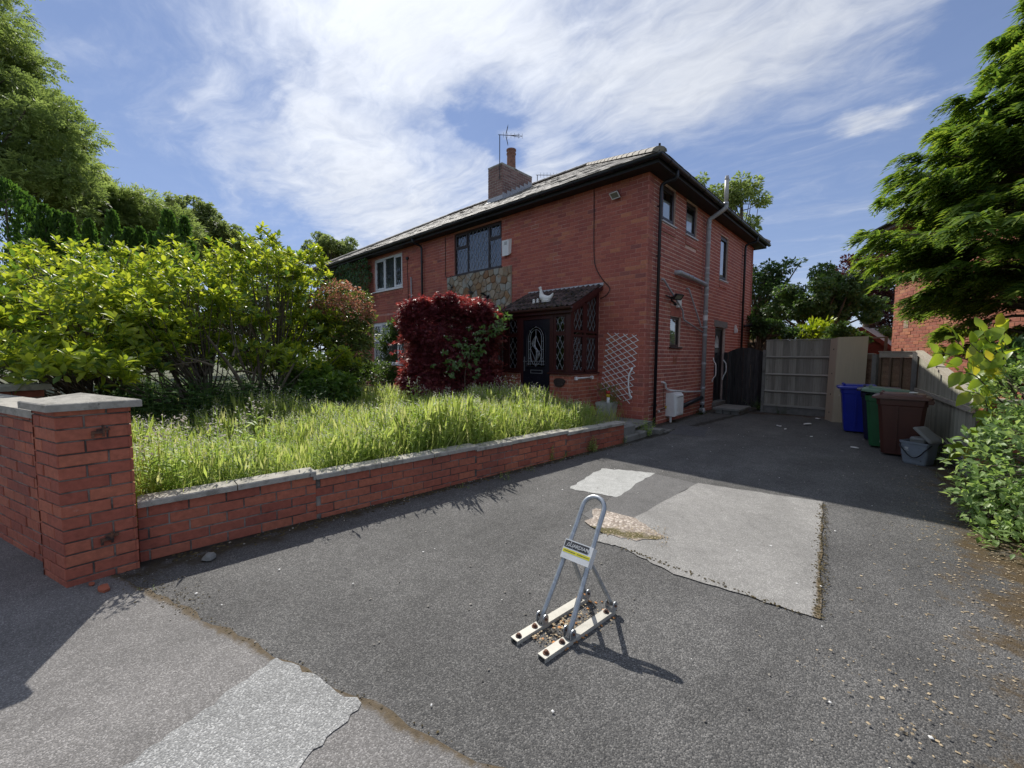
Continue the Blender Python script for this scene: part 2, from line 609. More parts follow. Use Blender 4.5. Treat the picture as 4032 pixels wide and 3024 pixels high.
# brick and mortar
M_BRICK = brickmat("house_brick", [(0.0, (0.36, 0.105, 0.082)), (0.25, (0.41, 0.120, 0.090)), (0.62, (0.45, 0.138, 0.098)), (0.88, (0.49, 0.160, 0.106)), (0.955, (0.54, 0.215, 0.12)), (1.0, (0.26, 0.088, 0.085))], 0.30)
M_BRICK2 = brickmat("side_brick", [(0.0, (0.40, 0.125, 0.100)), (0.4, (0.46, 0.150, 0.114)), (0.9, (0.51, 0.175, 0.128)), (1.0, (0.56, 0.23, 0.16))], 0.2)
M_GBRICK = brickmat("garden_brick", [(0.0, (0.36, 0.105, 0.070)), (0.5, (0.44, 0.134, 0.084)), (1.0, (0.51, 0.172, 0.10))], 0.55, efflo=0.6)
M_NBRICK = brickmat("neighbour_brick", [(0.0, (0.351, 0.119, 0.084)), (0.5, (0.429, 0.154, 0.098)), (0.9, (0.494, 0.196, 0.112)), (1.0, (0.546, 0.266, 0.140))], 0.2)
M_CBRICK = brickmat("chimney_brick", [(0.0, (0.20, 0.115, 0.10)), (0.6, (0.25, 0.145, 0.125)), (1.0, (0.32, 0.20, 0.17))], 0.4, efflo=0.8)
M_MORT = basic("front_mortar", (0.52, 0.235, 0.19), 0.9, 0.3, 20, (0.60, 0.38, 0.33), (0.52, 0.66), 1.6, bmp=0.3, bs=200)
M_MORT2 = basic("side_mortar", (0.78, 0.56, 0.48), 0.9, 0.2, 20, (0.50, 0.36, 0.32), (0.5, 0.7), 2, bmp=0.3, bs=200)
M_PMORT = basic("porch_mortar", (0.55, 0.35, 0.27), 0.9, 0.15, 20, bmp=0.3, bs=200)
M_GMORT = basic("garden_mortar", (0.26, 0.225, 0.195), 0.95, 0.4, 12, (0.09, 0.078, 0.07), (0.44, 0.58), 4, bmp=0.5, bs=160)
M_NMORT = basic("neighbour_mortar", (0.42, 0.24, 0.18), 0.9, 0.2, 20)
M_CMORT = basic("chimney_mortar", (0.38, 0.35, 0.31), 0.9, 0.2, 20)
# roofing, plastic, metal
M_SLATE = basic("roof_slate", (0.25, 0.23, 0.20), 0.75, 0.25, 9, (0.22, 0.20, 0.13), (0.56, 0.74), 2.5, bmp=0.5, bs=60, isl=0.28, dirt=((0.40, 0.38, 0.34), 11, 0.66, 0.74))
M_RIDGE = basic("ridge_tile_clay", (0.38, 0.34, 0.28), 0.8, 0.2, 10, (0.15, 0.14, 0.10), (0.55, 0.7), 4, bmp=0.4, bs=70, isl=0.15)
M_PTILE = basic("porch_tile", (0.095, 0.064, 0.058), 0.8, 0.3, 14, (0.022, 0.022, 0.018), (0.45, 0.62), 9, bmp=0.6, bs=60, isl=0.35, dirt=((0.36, 0.33, 0.28), 7, 0.68, 0.75))
M_LEAD = basic("lead_flashing", (0.46, 0.47, 0.49), 0.55, 0.25, 12, (0.5, 0.5, 0.52), (0.5, 0.7), 6, bmp=0.4, bs=25, metal=0.3)
M_BLACK = basic("black_plastic", (0.012, 0.013, 0.018), 0.38, 0.3, 8, (0.05, 0.055, 0.05), (0.6, 0.75), 5)
M_SOFFIT = basic("black_soffit", (0.014, 0.013, 0.012), 0.6, 0.3, 8)
M_MAHOG = basic("mahogany_frame", (0.055, 0.014, 0.014), 0.38, 0.25, 10, stretch=(1, 1, 0.1), bmp=0.1, bs=40)
M_BROWNF = basic("dark_brown_frame", (0.030, 0.017, 0.015), 0.4, 0.3, 10, stretch=(1, 1, 0.15))
M_GUTTERB = basic("brown_gutter", (0.085, 0.040, 0.034), 0.42, 0.2, 8)
M_WHITE = basic("white_frame", (0.78, 0.79, 0.80), 0.35, 0.05, 8)
M_WPAINT = basic("white_paint", (0.84, 0.84, 0.83), 0.5, 0.08, 15, dirt=((0.45, 0.44, 0.40), 9, 0.62, 0.75))
M_DOOR = basic("dark_door", (0.012, 0.012, 0.020), 0.35, 0.35, 14, (0.05, 0.04, 0.045), (0.60, 0.72), 7, stretch=(1, 1, 0.2), bmp=0.15, bs=60)
M_GREYP = basic("grey_soil_pipe", (0.40, 0.41, 0.44), 0.4, 0.12, 6, (0.47, 0.46, 0.45), (0.5, 0.7), 4)
M_GREYP2 = basic("pale_grey_pipe", (0.58, 0.58, 0.60), 0.45, 0.1, 6)
M_TANP = basic("vent_pipe", (0.48, 0.47, 0.44), 0.5, 0.1, 8)
M_LEADW = basic("window_lead", (0.36, 0.37, 0.40), 0.45, 0.15, 20, metal=0.4)
M_LEADD = basic("dark_window_lead", (0.10, 0.105, 0.11), 0.5, 0.15, 20, metal=0.4)
M_GALV = basic("galvanised_steel", (0.40, 0.43, 0.46), 0.42, 0.16, 25, (0.52, 0.55, 0.57), (0.5, 0.66), 30, metal=0.75, dirt=((0.22, 0.21, 0.18), 18, 0.66, 0.74))
M_PLATE = basic("weathered_plate", (0.52, 0.50, 0.44), 0.6, 0.15, 14, metal=0.25, dirt=((0.16, 0.15, 0.10), 26, 0.60, 0.68))
M_RUST = basic("rusty_iron", (0.16, 0.075, 0.045), 0.85, 0.4, 30, (0.045, 0.028, 0.025), (0.45, 0.6), 12, bmp=0.5, bs=90)
M_IRON = basic("dark_iron", (0.025, 0.022, 0.026), 0.6, 0.3, 20)
M_CONC = basic("concrete_coping", (0.40, 0.375, 0.325), 0.9, 0.2, 16, (0.25, 0.235, 0.20), (0.48, 0.64), 7, bmp=0.7, bs=90, dirt=((0.11, 0.105, 0.09), 13, 0.60, 0.70), bd=0.006)
M_CONC2 = basic("grey_concrete", (0.22, 0.215, 0.20), 0.9, 0.22, 10, (0.12, 0.115, 0.10), (0.5, 0.7), 5, bmp=0.6, bs=60, bd=0.006)
M_STONE = None
M_CURT = basic("net_curtain", (0.34, 0.37, 0.40), 0.9, 0.25, 30, stretch=(8, 8, 0.1))
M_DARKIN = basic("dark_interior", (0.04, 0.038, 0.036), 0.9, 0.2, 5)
M_BLIND = basic("pale_blind", (0.86, 0.87, 0.87), 0.8, 0.06, 5)
M_GLASS = glassmat("window_glass", (0.62, 0.66, 0.68), 0.10)
M_GLASSC = glassmat("side_glass", (0.95, 0.96, 0.96), 0.24)
M_GLASSD = glassmat("porch_glass", (0.45, 0.50, 0.50), 0.03)
M_GLASSF = basic("frosted_glass", (0.42, 0.46, 0.47), 0.18, 0.1, 9, spec=0.6)
# woods
M_WGREY = wood("grey_weathered_board", (0.22, 0.20, 0.17), (0.40, 0.37, 0.32), 2, isl=0.22)
M_WRAIL = wood("grey_weathered_rail", (0.27, 0.25, 0.22), (0.46, 0.44, 0.39), 0, isl=0.12)
M_WBROWN = wood("brown_lap_board", (0.16, 0.098, 0.064), (0.36, 0.24, 0.155), 0, isl=0.25)
M_WBATT = wood("brown_batten", (0.12, 0.085, 0.06), (0.28, 0.20, 0.14), 2, isl=0.15)
M_WCAP = wood("pale_timber_cap", (0.34, 0.30, 0.24), (0.50, 0.46, 0.39), 1, isl=0.1)
M_WFEATH = wood("green_grey_pale", (0.26, 0.25, 0.19), (0.50, 0.48, 0.39), 2, isl=0.22, green=0.4)
M_WGATE = wood("black_stained_board", (0.018, 0.018, 0.022), (0.10, 0.092, 0.088), 2, isl=0.45)
M_CHIP = basic("beech_chipboard", (0.58, 0.48, 0.36), 0.55, 0.06, 5, stretch=(9, 9, 0.4))
M_REDW = wood("red_shed_board", (0.16, 0.035, 0.025), (0.25, 0.06, 0.04), 0, isl=0.2)
M_FELT = basic("mineral_felt", (0.30, 0.30, 0.29), 0.9, 0.15, 20)
M_BARK = basic("bark", (0.115, 0.090, 0.065), 0.95, 0.35, 14, (0.17, 0.155, 0.11), (0.5, 0.7), 8, bmp=0.8, bs=45, bd=0.01)
M_SOIL = basic("garden_soil", (0.055, 0.046, 0.032), 0.95, 0.4, 6, (0.06, 0.075, 0.02), (0.45, 0.65), 3, bmp=0.6, bs=30, bd=0.02)
M_EARTH = basic("rough_ground", (0.085, 0.095, 0.04), 0.95, 0.3, 2, (0.11, 0.085, 0.055), (0.5, 0.7), 0.8)
# plastics
M_BBLUE = basic("blue_bin_plastic", (0.012, 0.028, 0.36), 0.36, 0.12, 5)
M_BNAVY = basic("navy_bin_plastic", (0.010, 0.012, 0.050), 0.4, 0.15, 5)
M_BGREEN = basic("green_bin_plastic", (0.024, 0.13, 0.050), 0.4, 0.15, 5, dirt=((0.14, 0.16, 0.11), 6, 0.66, 0.8))
M_BGREENL = basic("faded_green_lid", (0.14, 0.235, 0.165), 0.55, 0.12, 6)
M_BBROWN = basic("brown_bin_plastic", (0.075, 0.026, 0.019), 0.38, 0.15, 5)
M_BBROWNL = basic("brown_lid_plastic", (0.13, 0.065, 0.055), 0.42, 0.15, 5)
M_CADDY = basic("grey_caddy_plastic", (0.22, 0.255, 0.30), 0.45, 0.1, 6, dirt=((0.07, 0.07, 0.07), 20, 0.62, 0.7))
M_CADDY2 = basic("pale_grey_plastic", (0.20, 0.205, 0.20), 0.45, 0.1, 6)
M_ABS = basic("white_plastic_box", (0.80, 0.81, 0.80), 0.4, 0.06, 8, dirt=((0.42, 0.42, 0.38), 6, 0.6, 0.8))
M_CERAM = basic("white_glazed_ornament", (0.78, 0.77, 0.73), 0.3, 0.05, 8, dirt=((0.4, 0.38, 0.32), 30, 0.68, 0.76))
M_BLACKB = basic("black_bracket", (0.010, 0.010, 0.012), 0.4, 0.3, 9)
M_TERRA = basic("terracotta_pot", (0.25, 0.125, 0.09), 0.8, 0.2, 12, (0.10, 0.06, 0.05), (0.5, 0.7), 8)
M_LAMPG = basic("lamp_lens", (0.25, 0.25, 0.20), 0.15, 0.1, 8, spec=0.7)
M_REDP = basic("red_paint", (0.45, 0.02, 0.02), 0.4, 0.1, 8)
M_YELP = basic("yellow_paint", (0.62, 0.42, 0.02), 0.4, 0.1, 8)
M_SYEL = basic("yellow_stripe", (0.72, 0.66, 0.03), 0.5, 0.1, 30)
M_SBLK = basic("sign_black_band", (0.035, 0.035, 0.04), 0.5, 0.3, 60, (0.55, 0.56, 0.56), (0.58, 0.62), 55)
M_SWHT = basic("sign_white", (0.72, 0.73, 0.72), 0.5, 0.08, 30)
M_INK = basic("dark_print", (0.05, 0.05, 0.05), 0.6, 0.1, 30)
M_SHARD = basic("broken_brick", (0.40, 0.12, 0.065), 0.85, 0.2, 30, bmp=0.5, bs=90)
M_LITTER = basic("white_scrap", (0.72, 0.71, 0.68), 0.7, 0.1, 30)
M_STRAW = basic("dry_leaf_litter", (0.33, 0.26, 0.165), 0.85, 0.3, 40, isl=0.6)
M_MOSSB = basic("brown_moss", (0.075, 0.058, 0.025), 0.95, 0.4, 40, isl=0.5)
M_PIP = basic("rubble_chips", (0.24, 0.22, 0.19), 0.9, 0.3, 30, isl=0.5)
M_DWOOD = basic("dark_log_slice", (0.040, 0.026, 0.020), 0.8, 0.4, 20, (0.10, 0.075, 0.055), (0.55, 0.7), 12, bmp=0.5, bs=60)
M_CABLE = basic("black_cable", (0.012, 0.010, 0.010), 0.5, 0.2, 9)
M_PLANTER = basic("stone_effect_planter", (0.36, 0.37, 0.33), 0.9, 0.2, 14, (0.20, 0.24, 0.15), (0.5, 0.7), 6, bmp=0.5, bs=60)
# foliage
L_MAG = leafmat("magnolia_leaf", [(0.0, (0.16, 0.23, 0.032)), (0.5, (0.25, 0.325, 0.042)), (1.0, (0.36, 0.41, 0.06))], (2.0, 1.85, 0.9), 0.5, 0.42, 0.4)
L_MAGD = leafmat("magnolia_old_leaf", [(0.0, (0.07, 0.14, 0.035)), (1.0, (0.15, 0.235, 0.045))], (1.9, 1.9, 0.9), 0.4, 0.42, 0.4)
L_MAPLE = leafmat("red_maple_leaf", [(0.0, (0.11, 0.024, 0.034)), (0.6, (0.17, 0.034, 0.044)), (1.0, (0.26, 0.058, 0.060))], (2.2, 1.4, 1.2), 0.3, 0.5, 0.35)
L_GRASS = leafmat("meadow_grass", [(0.0, (0.24, 0.32, 0.075)), (0.55, (0.40, 0.47, 0.15)), (1.0, (0.56, 0.55, 0.33))], (1.5, 1.5, 1.0), 0.58, 0.6, 0.25)
L_WEED = leafmat("willowherb_leaf", [(0.0, (0.20, 0.30, 0.075)), (0.7, (0.32, 0.43, 0.12)), (1.0, (0.46, 0.53, 0.22))], (1.5, 1.5, 1.0), 0.55, 0.5, 0.35)
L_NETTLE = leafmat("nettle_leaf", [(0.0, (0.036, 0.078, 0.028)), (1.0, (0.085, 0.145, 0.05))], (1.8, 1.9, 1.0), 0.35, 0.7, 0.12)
L_FLOW = leafmat("pale_flower", [(0.0, (0.55, 0.50, 0.42)), (1.0, (0.72, 0.66, 0.62))], (1, 1, 1), 0.3, 0.6, 0.2)
L_ASH = leafmat("ash_leaf", [(0.0, (0.12, 0.165, 0.058)), (0.6, (0.21, 0.265, 0.095)), (1.0, (0.32, 0.355, 0.14))], (1.7, 1.75, 1.15), 0.52, 0.55, 0.3, ns=0.5)
L_OAK = leafmat("far_tree_leaf", [(0.0, (0.12, 0.16, 0.068)), (1.0, (0.26, 0.30, 0.125))], (1.7, 1.75, 1.15), 0.5, 0.55, 0.3, ns=0.5)
L_DARK = leafmat("dark_tree_leaf", [(0.0, (0.028, 0.059, 0.022)), (1.0, (0.077, 0.129, 0.042))], (1.8, 1.9, 1.0), 0.35, 0.5, 0.4)
L_LABUR = leafmat("laburnum_leaf", [(0.0, (0.050, 0.098, 0.034)), (0.7, (0.095, 0.161, 0.049)), (1.0, (0.140, 0.175, 0.039))], (1.8, 1.9, 1.0), 0.38, 0.5, 0.4)
L_BEECH = leafmat("copper_beech_leaf", [(0.0, (0.027, 0.011, 0.017)), (0.7, (0.060, 0.022, 0.025)), (1.0, (0.112, 0.045, 0.034))], (2.4, 1.6, 1.2), 0.3, 0.4, 0.5)
L_LAUREL = leafmat("yellow_laurel_leaf", [(0.0, (0.20, 0.30, 0.020)), (1.0, (0.34, 0.42, 0.035))], (1.7, 1.6, 0.8), 0.4, 0.4, 0.5)
L_LEYL = leafmat("cypress_frond", [(0.0, (0.065, 0.125, 0.030)), (0.6, (0.14, 0.225, 0.042)), (1.0, (0.27, 0.34, 0.06))], (1.7, 1.7, 0.9), 0.42, 0.5, 0.35)
L_THUJA = leafmat("thuja_frond", [(0.0, (0.045, 0.10, 0.025)), (1.0, (0.12, 0.20, 0.04))], (1.6, 1.8, 0.9), 0.35, 0.55, 0.3)
L_IVY = leafmat("ivy_leaf", [(0.0, (0.035, 0.085, 0.030)), (0.8, (0.075, 0.155, 0.050)), (1.0, (0.15, 0.24, 0.05))], (1.8, 1.9, 0.9), 0.35, 0.4, 0.45)
L_HEDGE = leafmat("hedge_leaf", [(0.0, (0.045, 0.085, 0.032)), (1.0, (0.13, 0.19, 0.06))], (1.8, 1.85, 0.9), 0.35, 0.5, 0.35)
L_PIER = leafmat("pieris_leaf", [(0.0, (0.072, 0.112, 0.031)), (0.75, (0.136, 0.195, 0.050)), (1.0, (0.256, 0.240, 0.084))], (1.8, 1.8, 1.0), 0.35, 0.4, 0.5)
L_PINK = leafmat("pink_new_leaf", [(0.0, (0.286, 0.111, 0.072)), (0.6, (0.442, 0.221, 0.156)), (1.0, (0.494, 0.351, 0.247))], (1.5, 1.3, 1.1), 0.4, 0.5, 0.4)
L_KNOT = leafmat("broad_bright_leaf", [(0.0, (0.169, 0.264, 0.030)), (0.8, (0.260, 0.348, 0.038)), (1.0, (0.390, 0.348, 0.042))], (1.9, 1.8, 0.9), 0.48, 0.38, 0.5)
L_VARI = leafmat("mock_orange_leaf", [(0.0, (0.17, 0.27, 0.095)), (0.6, (0.27, 0.38, 0.14)), (1.0, (0.38, 0.47, 0.21))], (1.5, 1.55, 0.9), 0.42, 0.42, 0.4)
L_BRAM = leafmat("bramble_leaf", [(0.0, (0.068, 0.133, 0.039)), (1.0, (0.143, 0.231, 0.065))], (1.7, 1.8, 1.0), 0.35, 0.42, 0.5)
L_FUCH = leafmat("planter_leaf", [(0.0, (0.105, 0.154, 0.042)), (1.0, (0.224, 0.238, 0.084))], (1.6, 1.6, 1.0), 0.35, 0.5, 0.4)
L_MAPLE2 = leafmat("red_maple_sunlit_new_leaf", [(0.0, (0.26, 0.06, 0.06)), (1.0, (0.40, 0.13, 0.11))], (1.8, 1.1, 1.0), 0.4, 0.42, 0.4)  # redder new growth, also brightened to stand for sun on the bush top

# ------------------------------------------------------------------ ground
def sheet(name, poly, z, m):
    me = bpy.data.meshes.new(name)
    me.from_pydata([(x, y, z) for x, y in poly], [], [tuple(range(len(poly)))])
    return link(name, me, m, None, 'structure')


SD = Vector((0.959, 0.285, 0))          # the street runs along this
SP = Vector((0.558, -7.728, 0))         # a point on the back edge of the pavement
SO = Vector((0.285, -0.959, 0))         # out towards the road


def st(u, o):
    p = SP + SD * u + SO * o
    return (p.x, p.y)


brown = (0.085, 0.058, 0.028)
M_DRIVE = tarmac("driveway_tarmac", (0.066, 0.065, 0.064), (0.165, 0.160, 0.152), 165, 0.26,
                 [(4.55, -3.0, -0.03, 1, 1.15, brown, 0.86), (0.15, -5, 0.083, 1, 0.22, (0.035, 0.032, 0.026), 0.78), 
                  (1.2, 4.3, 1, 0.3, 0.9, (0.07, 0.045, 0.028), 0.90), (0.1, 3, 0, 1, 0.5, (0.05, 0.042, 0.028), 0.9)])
M_PAVE = tarmac("pavement_tarmac", (0.135, 0.128, 0.122), (0.245, 0.234, 0.224), 190, 0.2, [(SP.x, SP.y, SD.x, SD.y, 0.10, (0.10, 0.075, 0.045), 0.80)], 0.4)
M_PATCHL = tarmac("light_patch", (0.20, 0.20, 0.195), (0.37, 0.37, 0.36), 165, 0.16, None, 0.5)
M_PATCHW = tarmac("pale_patch", (0.36, 0.36, 0.34), (0.52, 0.52, 0.50), 230, 0.08, None, 0.35)
M_PATCHB = tarmac("grey_patch", (0.22, 0.212, 0.20), (0.35, 0.34, 0.32), 210, 0.18, [(3.43, -4, -0.095, 1, 0.07, (0.13, 0.095, 0.05), 0.84)], 0.4)
M_PATCHD = tarmac("dark_patch", (0.115, 0.112, 0.108), (0.19, 0.185, 0.18), 210, 0.15, None, 0.4)
M_DRAIN = tarmac("drain_patch", (0.075, 0.075, 0.08), (0.12, 0.12, 0.125), 150, 0.12, None, 0.3)
M_SCAR = tarmac("worn_scar", (0.26, 0.21, 0.17), (0.47, 0.41, 0.35), 60, 0.3, [(2.3, -4.9, 1, 0.4, 0.2, (0.10, 0.085, 0.03), 0.8)], 0.8)

sheet('ground', [(-220, -120), (220, -120), (220, 260), (-220, 260)], -0.03, M_EARTH)
WX = lambda y: -0.1 + 0.083 * (y + 7.77)         # foot of the garden wall
drv = [(WX(-7.9) - 0.05, -7.95)] + [st(u, 0.04) for u in (0.4, 1.4, 2.6, 4.0, 6.5)] + [(6.9, -2.5), (4.75, -0.8), (4.62, 0.2), (4.35, 3.0), (4.1, 3.8), (2.7, 4.9), (1.1, 5.6), (-0.02, 5.6), (-0.02, 0.0), (0.3, -0.05), (WX(-1.6), -1.6)]
sheet('driveway', drv, 0.0, M_DRIVE)


def wavy(p, q, n=14, a=0.012):
    p, q = Vector((*p, 0)), Vector((*q, 0))
    nn = Vector((-(q - p).y, (q - p).x, 0)).normalized()
    return [tuple((p.lerp(q, i / n) + nn * rnd.uniform(-a, a))[:2]) for i in range(n)]


sheet('pavement', wavy(st(-14, 0), st(-0.6, 0), 40) + wavy(st(-0.6, 0), st(2.6, 0), 30, 0.02) + wavy(st(2.6, 0), st(16, 0), 40) + [st(16, 4.6), st(-14, 4.6)], 0.004, M_PAVE)
M_ROAD = tarmac("road_tarmac", (0.05, 0.05, 0.05), (0.13, 0.13, 0.13), 90, 0.2)
kb = MB()
for i in range(33):
    a, b = st(-14 + i * 0.91, 4.60), st(-14 + i * 0.91 + 0.9, 4.60)
    c, d = st(-14 + i * 0.91 + 0.9, 4.73), st(-14 + i * 0.91, 4.73)
    kb.hexa([(*a, -0.12), (*b, -0.12), (*c, -0.12), (*d, -0.12), (*a, 0.008), (*b, 0.008), (*c, 0.008), (*d, 0.008)])
kb.build('kerb', M_CONC2, None, kind='structure')
sheet('road', [st(-60, 4.7), st(60, 4.7), st(60, 11), st(-60, 11)], -0.024, M_ROAD)


def patch(name, corners, z, m, a=0.014):
    poly = []
    for i in range(len(corners)):
        poly += wavy(corners[i], corners[(i + 1) % len(corners)], 12, a)
    return sheet(name, poly, z, m)


patch('pavement_patch', [(1.64, -7.415), (2.205, -7.262), (2.31, -7.60), (2.62, -8.6), (2.05, -8.7), (1.845, -8.0), (1.76, -7.76)], 0.008, M_PATCHL)
patch('pale_patch', [(1.149, -4.266), (0.987, -3.28), (1.585, -3.006), (1.688, -4.171)], 0.004, M_PATCHW, 0.02)
patch('dark_patch', [(1.60, -3.04), (2.15, -3.07), (2.06, -5.0), (1.70, -4.8)], 0.0035, M_PATCHD, 0.012)
patch('grey_patch', [(2.063, -5.219), (2.15, -3.072), (3.304, -2.816), (3.552, -5.189), (2.75, -5.28), (2.3, -5.17)], 0.007, M_PATCHB, 0.012)
# the worn hollow between the patches
pts = [(2.06 + 0.33 * math.cos(t) * (1 + 0.16 * math.sin(3 * t + 1) + 0.10 * math.sin(5 * t)), -4.80 + 0.27 * math.sin(t) * (1 + 0.18 * math.cos(2 * t) + 0.1 * math.sin(4 * t + 2)) - 0.06 * math.cos(t)) for t in [2 * math.pi * i / 28 for i in range(28)]]
sheet('worn_patch', [(x + rnd.uniform(-.018, .018), y + rnd.uniform(-.018, .018)) for x, y in pts], 0.011, M_SCAR)
patch('drain_patch', [(0.42, 0.95), (0.95, 1.0), (1.25, -0.1), (0.62, -0.25)], 0.004, M_DRAIN, 0.02)

# raised front garden behind the wall
soil = [(WX(-7.75) - 0.10, -7.75), (WX(-1.65) - 0.10, -1.65), (WX(-1.65) - 0.1, -1.2), (-1.2, -1.2), (-3.2, -1.2), (-3.2, -0.06), (-16, -0.06), (-16, -12.5), (-0.45, -8.15)]
sheet('garden_soil', soil, 0.17, M_SOIL)
sheet('front_path', [(WX(-1.55) - 0.02, -1.58), (0.2, -0.02), (-3.15, -0.02), (-3.15, -1.85), (-1.0, -1.85)], 0.176, M_CONC2)
mb = MB()
mb.box(-3.15, 0.2, -1.5, -0.02, -0.02, 0.165)
mb.build('path_base', M_CONC2, None, kind='structure')


# ------------------------------------------------------------------ walls of bricks
class Wl:
    """wall frame: u along, n outward, z up"""

    def __init__(self, O, U):
        self.O = Vector(O)
        self.U = Vector(U).normalized()
        self.N = self.U.cross(Z)

    def pt(self, u, n, z):
        return self.O + self.U * u + self.N * n + Z * z

    def box(self, mb, u0, u1, n0, n1, z0, z1):
        p = self.pt
        return mb.hexa([p(u0, n1, z0), p(u1, n1, z0), p(u1, n0, z0), p(u0, n0, z0), p(u0, n1, z1), p(u1, n1, z1), p(u1, n0, z1), p(u0, n0, z1)])

    def quad(self, mb, u0, u1, n, z0, z1):
        p = self.pt
        return mb.add([p(u0, n, z0), p(u1, n, z0), p(u1, n, z1), p(u0, n, z1)], [(0, 1, 2, 3)])


def backing(mb, w, L, z0, z1, holes, n0=-0.005, n1=-0.22):
    us = sorted({0, L} | {min(max(h[0], 0), L) for h in holes} | {min(max(h[1], 0), L) for h in holes})
    zs = sorted({z0, z1} | {min(max(h[2], z0), z1) for h in holes} | {min(max(h[3], z0), z1) for h in holes})
    for a, b in zip(us, us[1:]):
        run = None
        for c, d in zip(zs, zs[1:]):
            um, zm = (a + b) / 2, (c + d) / 2
            solid = not any(h[0] < um < h[1] and h[2] < zm < h[3] for h in holes)
            if solid:
                run = (run[0], d) if run else (c, d)
            if (not solid) and run:
                w.box(mb, a, b, n1, n0, *run)
                run = None
        if run:
            w.box(mb, a, b, n1, n0, *run)


def brick_rects(L, z0, z1, holes, course=0.0858, bl=0.235, jt=0.010, off=0.0, soldier=()):
    out = []
    r = 0
    z = z0
    while z < z1 - 0.02:
        za, zb = z, min(z + course - jt, z1)
        u = -bl + ((r % 2) * bl / 2) + off % bl
        while u < L:
            segs = [(max(u, 0), min(u + bl - jt, L))]
            for h in holes:
                if h[2] < zb - 0.003 and h[3] > za + 0.003:
                    ns = []
                    for a, b in segs:
                        if h[1] <= a or h[0] >= b:
                            ns.append((a, b))
                        else:
                            if h[0] - a > 0:
                                ns.append((a, h[0]))
                            if b - h[1] > 0:
                                ns.append((h[1], b))
                    segs = ns
            for a, b in segs:
                if b - a > 0.025:
                    out.append((a, b, za, zb))
            u += bl
        z += course
        r += 1
    return out


BM = {}


def brick_mesh(l, h, m, d=0.03, c=0.0035):
    key = (round(l, 3), round(h, 3), m.name, d)
    if key not in BM:
        l, h = key[0], key[1]
        x, y = l / 2, h / 2
        V = [(-x, d, -y), (x, d, -y), (x, d, y), (-x, d, y), (-x, c, -y), (x, c, -y), (x, c, y), (-x, c, y),
             (-x + c, 0, -y + c), (x - c, 0, -y + c), (x - c, 0, y - c), (-x + c, 0, y - c)]
        F = [(8, 9, 10, 11)]
        for i in range(4):
            j = (i + 1) % 4
            F += [(i, j, 4 + j, 4 + i), (4 + i, 4 + j, 8 + j, 8 + i)]
        me = bpy.data.meshes.new('brick')
        me.from_pydata(V, [], F)
        me.materials.append(m)
        BM[key] = me
    return BM[key]


def in_view(p):
    d = p - CAM
    z = d.dot(cam_fwd)
    if z < 0.3:
        return False
    return abs(d.dot(cam_right) / z) < 1.24 and abs(d.dot(cam_up) / z) < 0.93


class Bricks:
    def __init__(self):
        self.items = []       # (wall, rect, material, weight)

    def wall(self, w, rects, m, weight=1.0, skip=None, jit=0.0015, d=0.03):
        for q in rects:
            self.items.append((w, q, m, weight, jit, d))

    def emit(self, parent, limit=300, name='brick', rest='brick_courses', hidden=()):
        sc = []
        for it in self.items:
            w, q, m, wt, jit, d = it
            c = w.pt((q[0] + q[1]) / 2, 0, (q[2] + q[3]) / 2)
            v = CAM - c
            cs = v.normalized().dot(w.N)
            a = 0.0
            if cs > 0.02 and in_view(c) and not any(h(c) for h in hidden):
                a = (q[1] - q[0]) * (q[3] - q[2]) * cs / v.length_squared * wt
            sc.append(a)
        order = sorted(range(len(sc)), key=lambda i: -sc[i])
        solo = set(i for i in order[:limit] if sc[i] > 0)
        off = OFF[parent.name]
        lots = {}
        for i, it in enumerate(self.items):
            w, q, m, wt, jit, d = it
            c = w.pt((q[0] + q[1]) / 2, rnd.uniform(-jit, jit * 1.3), (q[2] + q[3]) / 2)
            if i in solo:
                o = bpy.data.objects.new(name, brick_mesh(q[1] - q[0], q[3] - q[2], m, d))
                COL.objects.link(o)
                o.parent = parent
                M = Matrix((w.U, -w.N, Z)).transposed().to_4x4()
                M.translation = c - off
                o.matrix_local = M
            else:
                mb = lots.setdefault(m.name, (m, MB()))[1]
                x, y, k = (q[1] - q[0]) / 2, (q[3] - q[2]) / 2, 0.003
                p = lambda u, n, z: c + w.U * u + w.N * n + Z * z
                mb.add([p(-x, -0.02, -y), p(x, -0.02, -y), p(x, -0.02, y), p(-x, -0.02, y), p(-x + k, 0, -y + k), p(x - k, 0, -y + k), p(x - k, 0, y - k), p(-x + k, 0, y - k)],
                       [(4, 5, 6, 7), (0, 1, 5, 4), (1, 2, 6, 5), (2, 3, 7, 6), (3, 0, 4, 7)])
        for m, mb in lots.values():
            mb.build(rest, m, parent, kind='stuff')


# ------------------------------------------------------------------ windows
def lattice(mb, w, u0, u1, z0, z1, n, dw, dh, t=0.006):
    """diamond leadwork clipped to a light"""
    k = dh / dw
    for sgn in (1, -1):
        c0 = z0 - max(sgn * k * u0, sgn * k * u1)
        c1 = z1 - min(sgn * k * u0, sgn * k * u1)
        c = math.floor(c0 / dh) * dh + dh * 0.5
        while c < c1:
            # z = sgn*k*u + c
            pts = []
            for u in (u0, u1):
                z = sgn * k * u + c
                if z0 - 1e-9 <= z <= z1 + 1e-9:
                    pts.append((u, z))
            for z in (z0, z1):
                u = (z - c) / (sgn * k)
                if u0 < u < u1:
                    pts.append((u, z))
            if len(pts) >= 2:
                pts.sort()
                a, b = pts[0], pts[-1]
                if abs(a[0] - b[0]) > 0.01:
                    mb.bar(w.pt(a[0], n, a[1]), w.pt(b[0], n, b[1]), t, t, side=w.N)
            c += dh


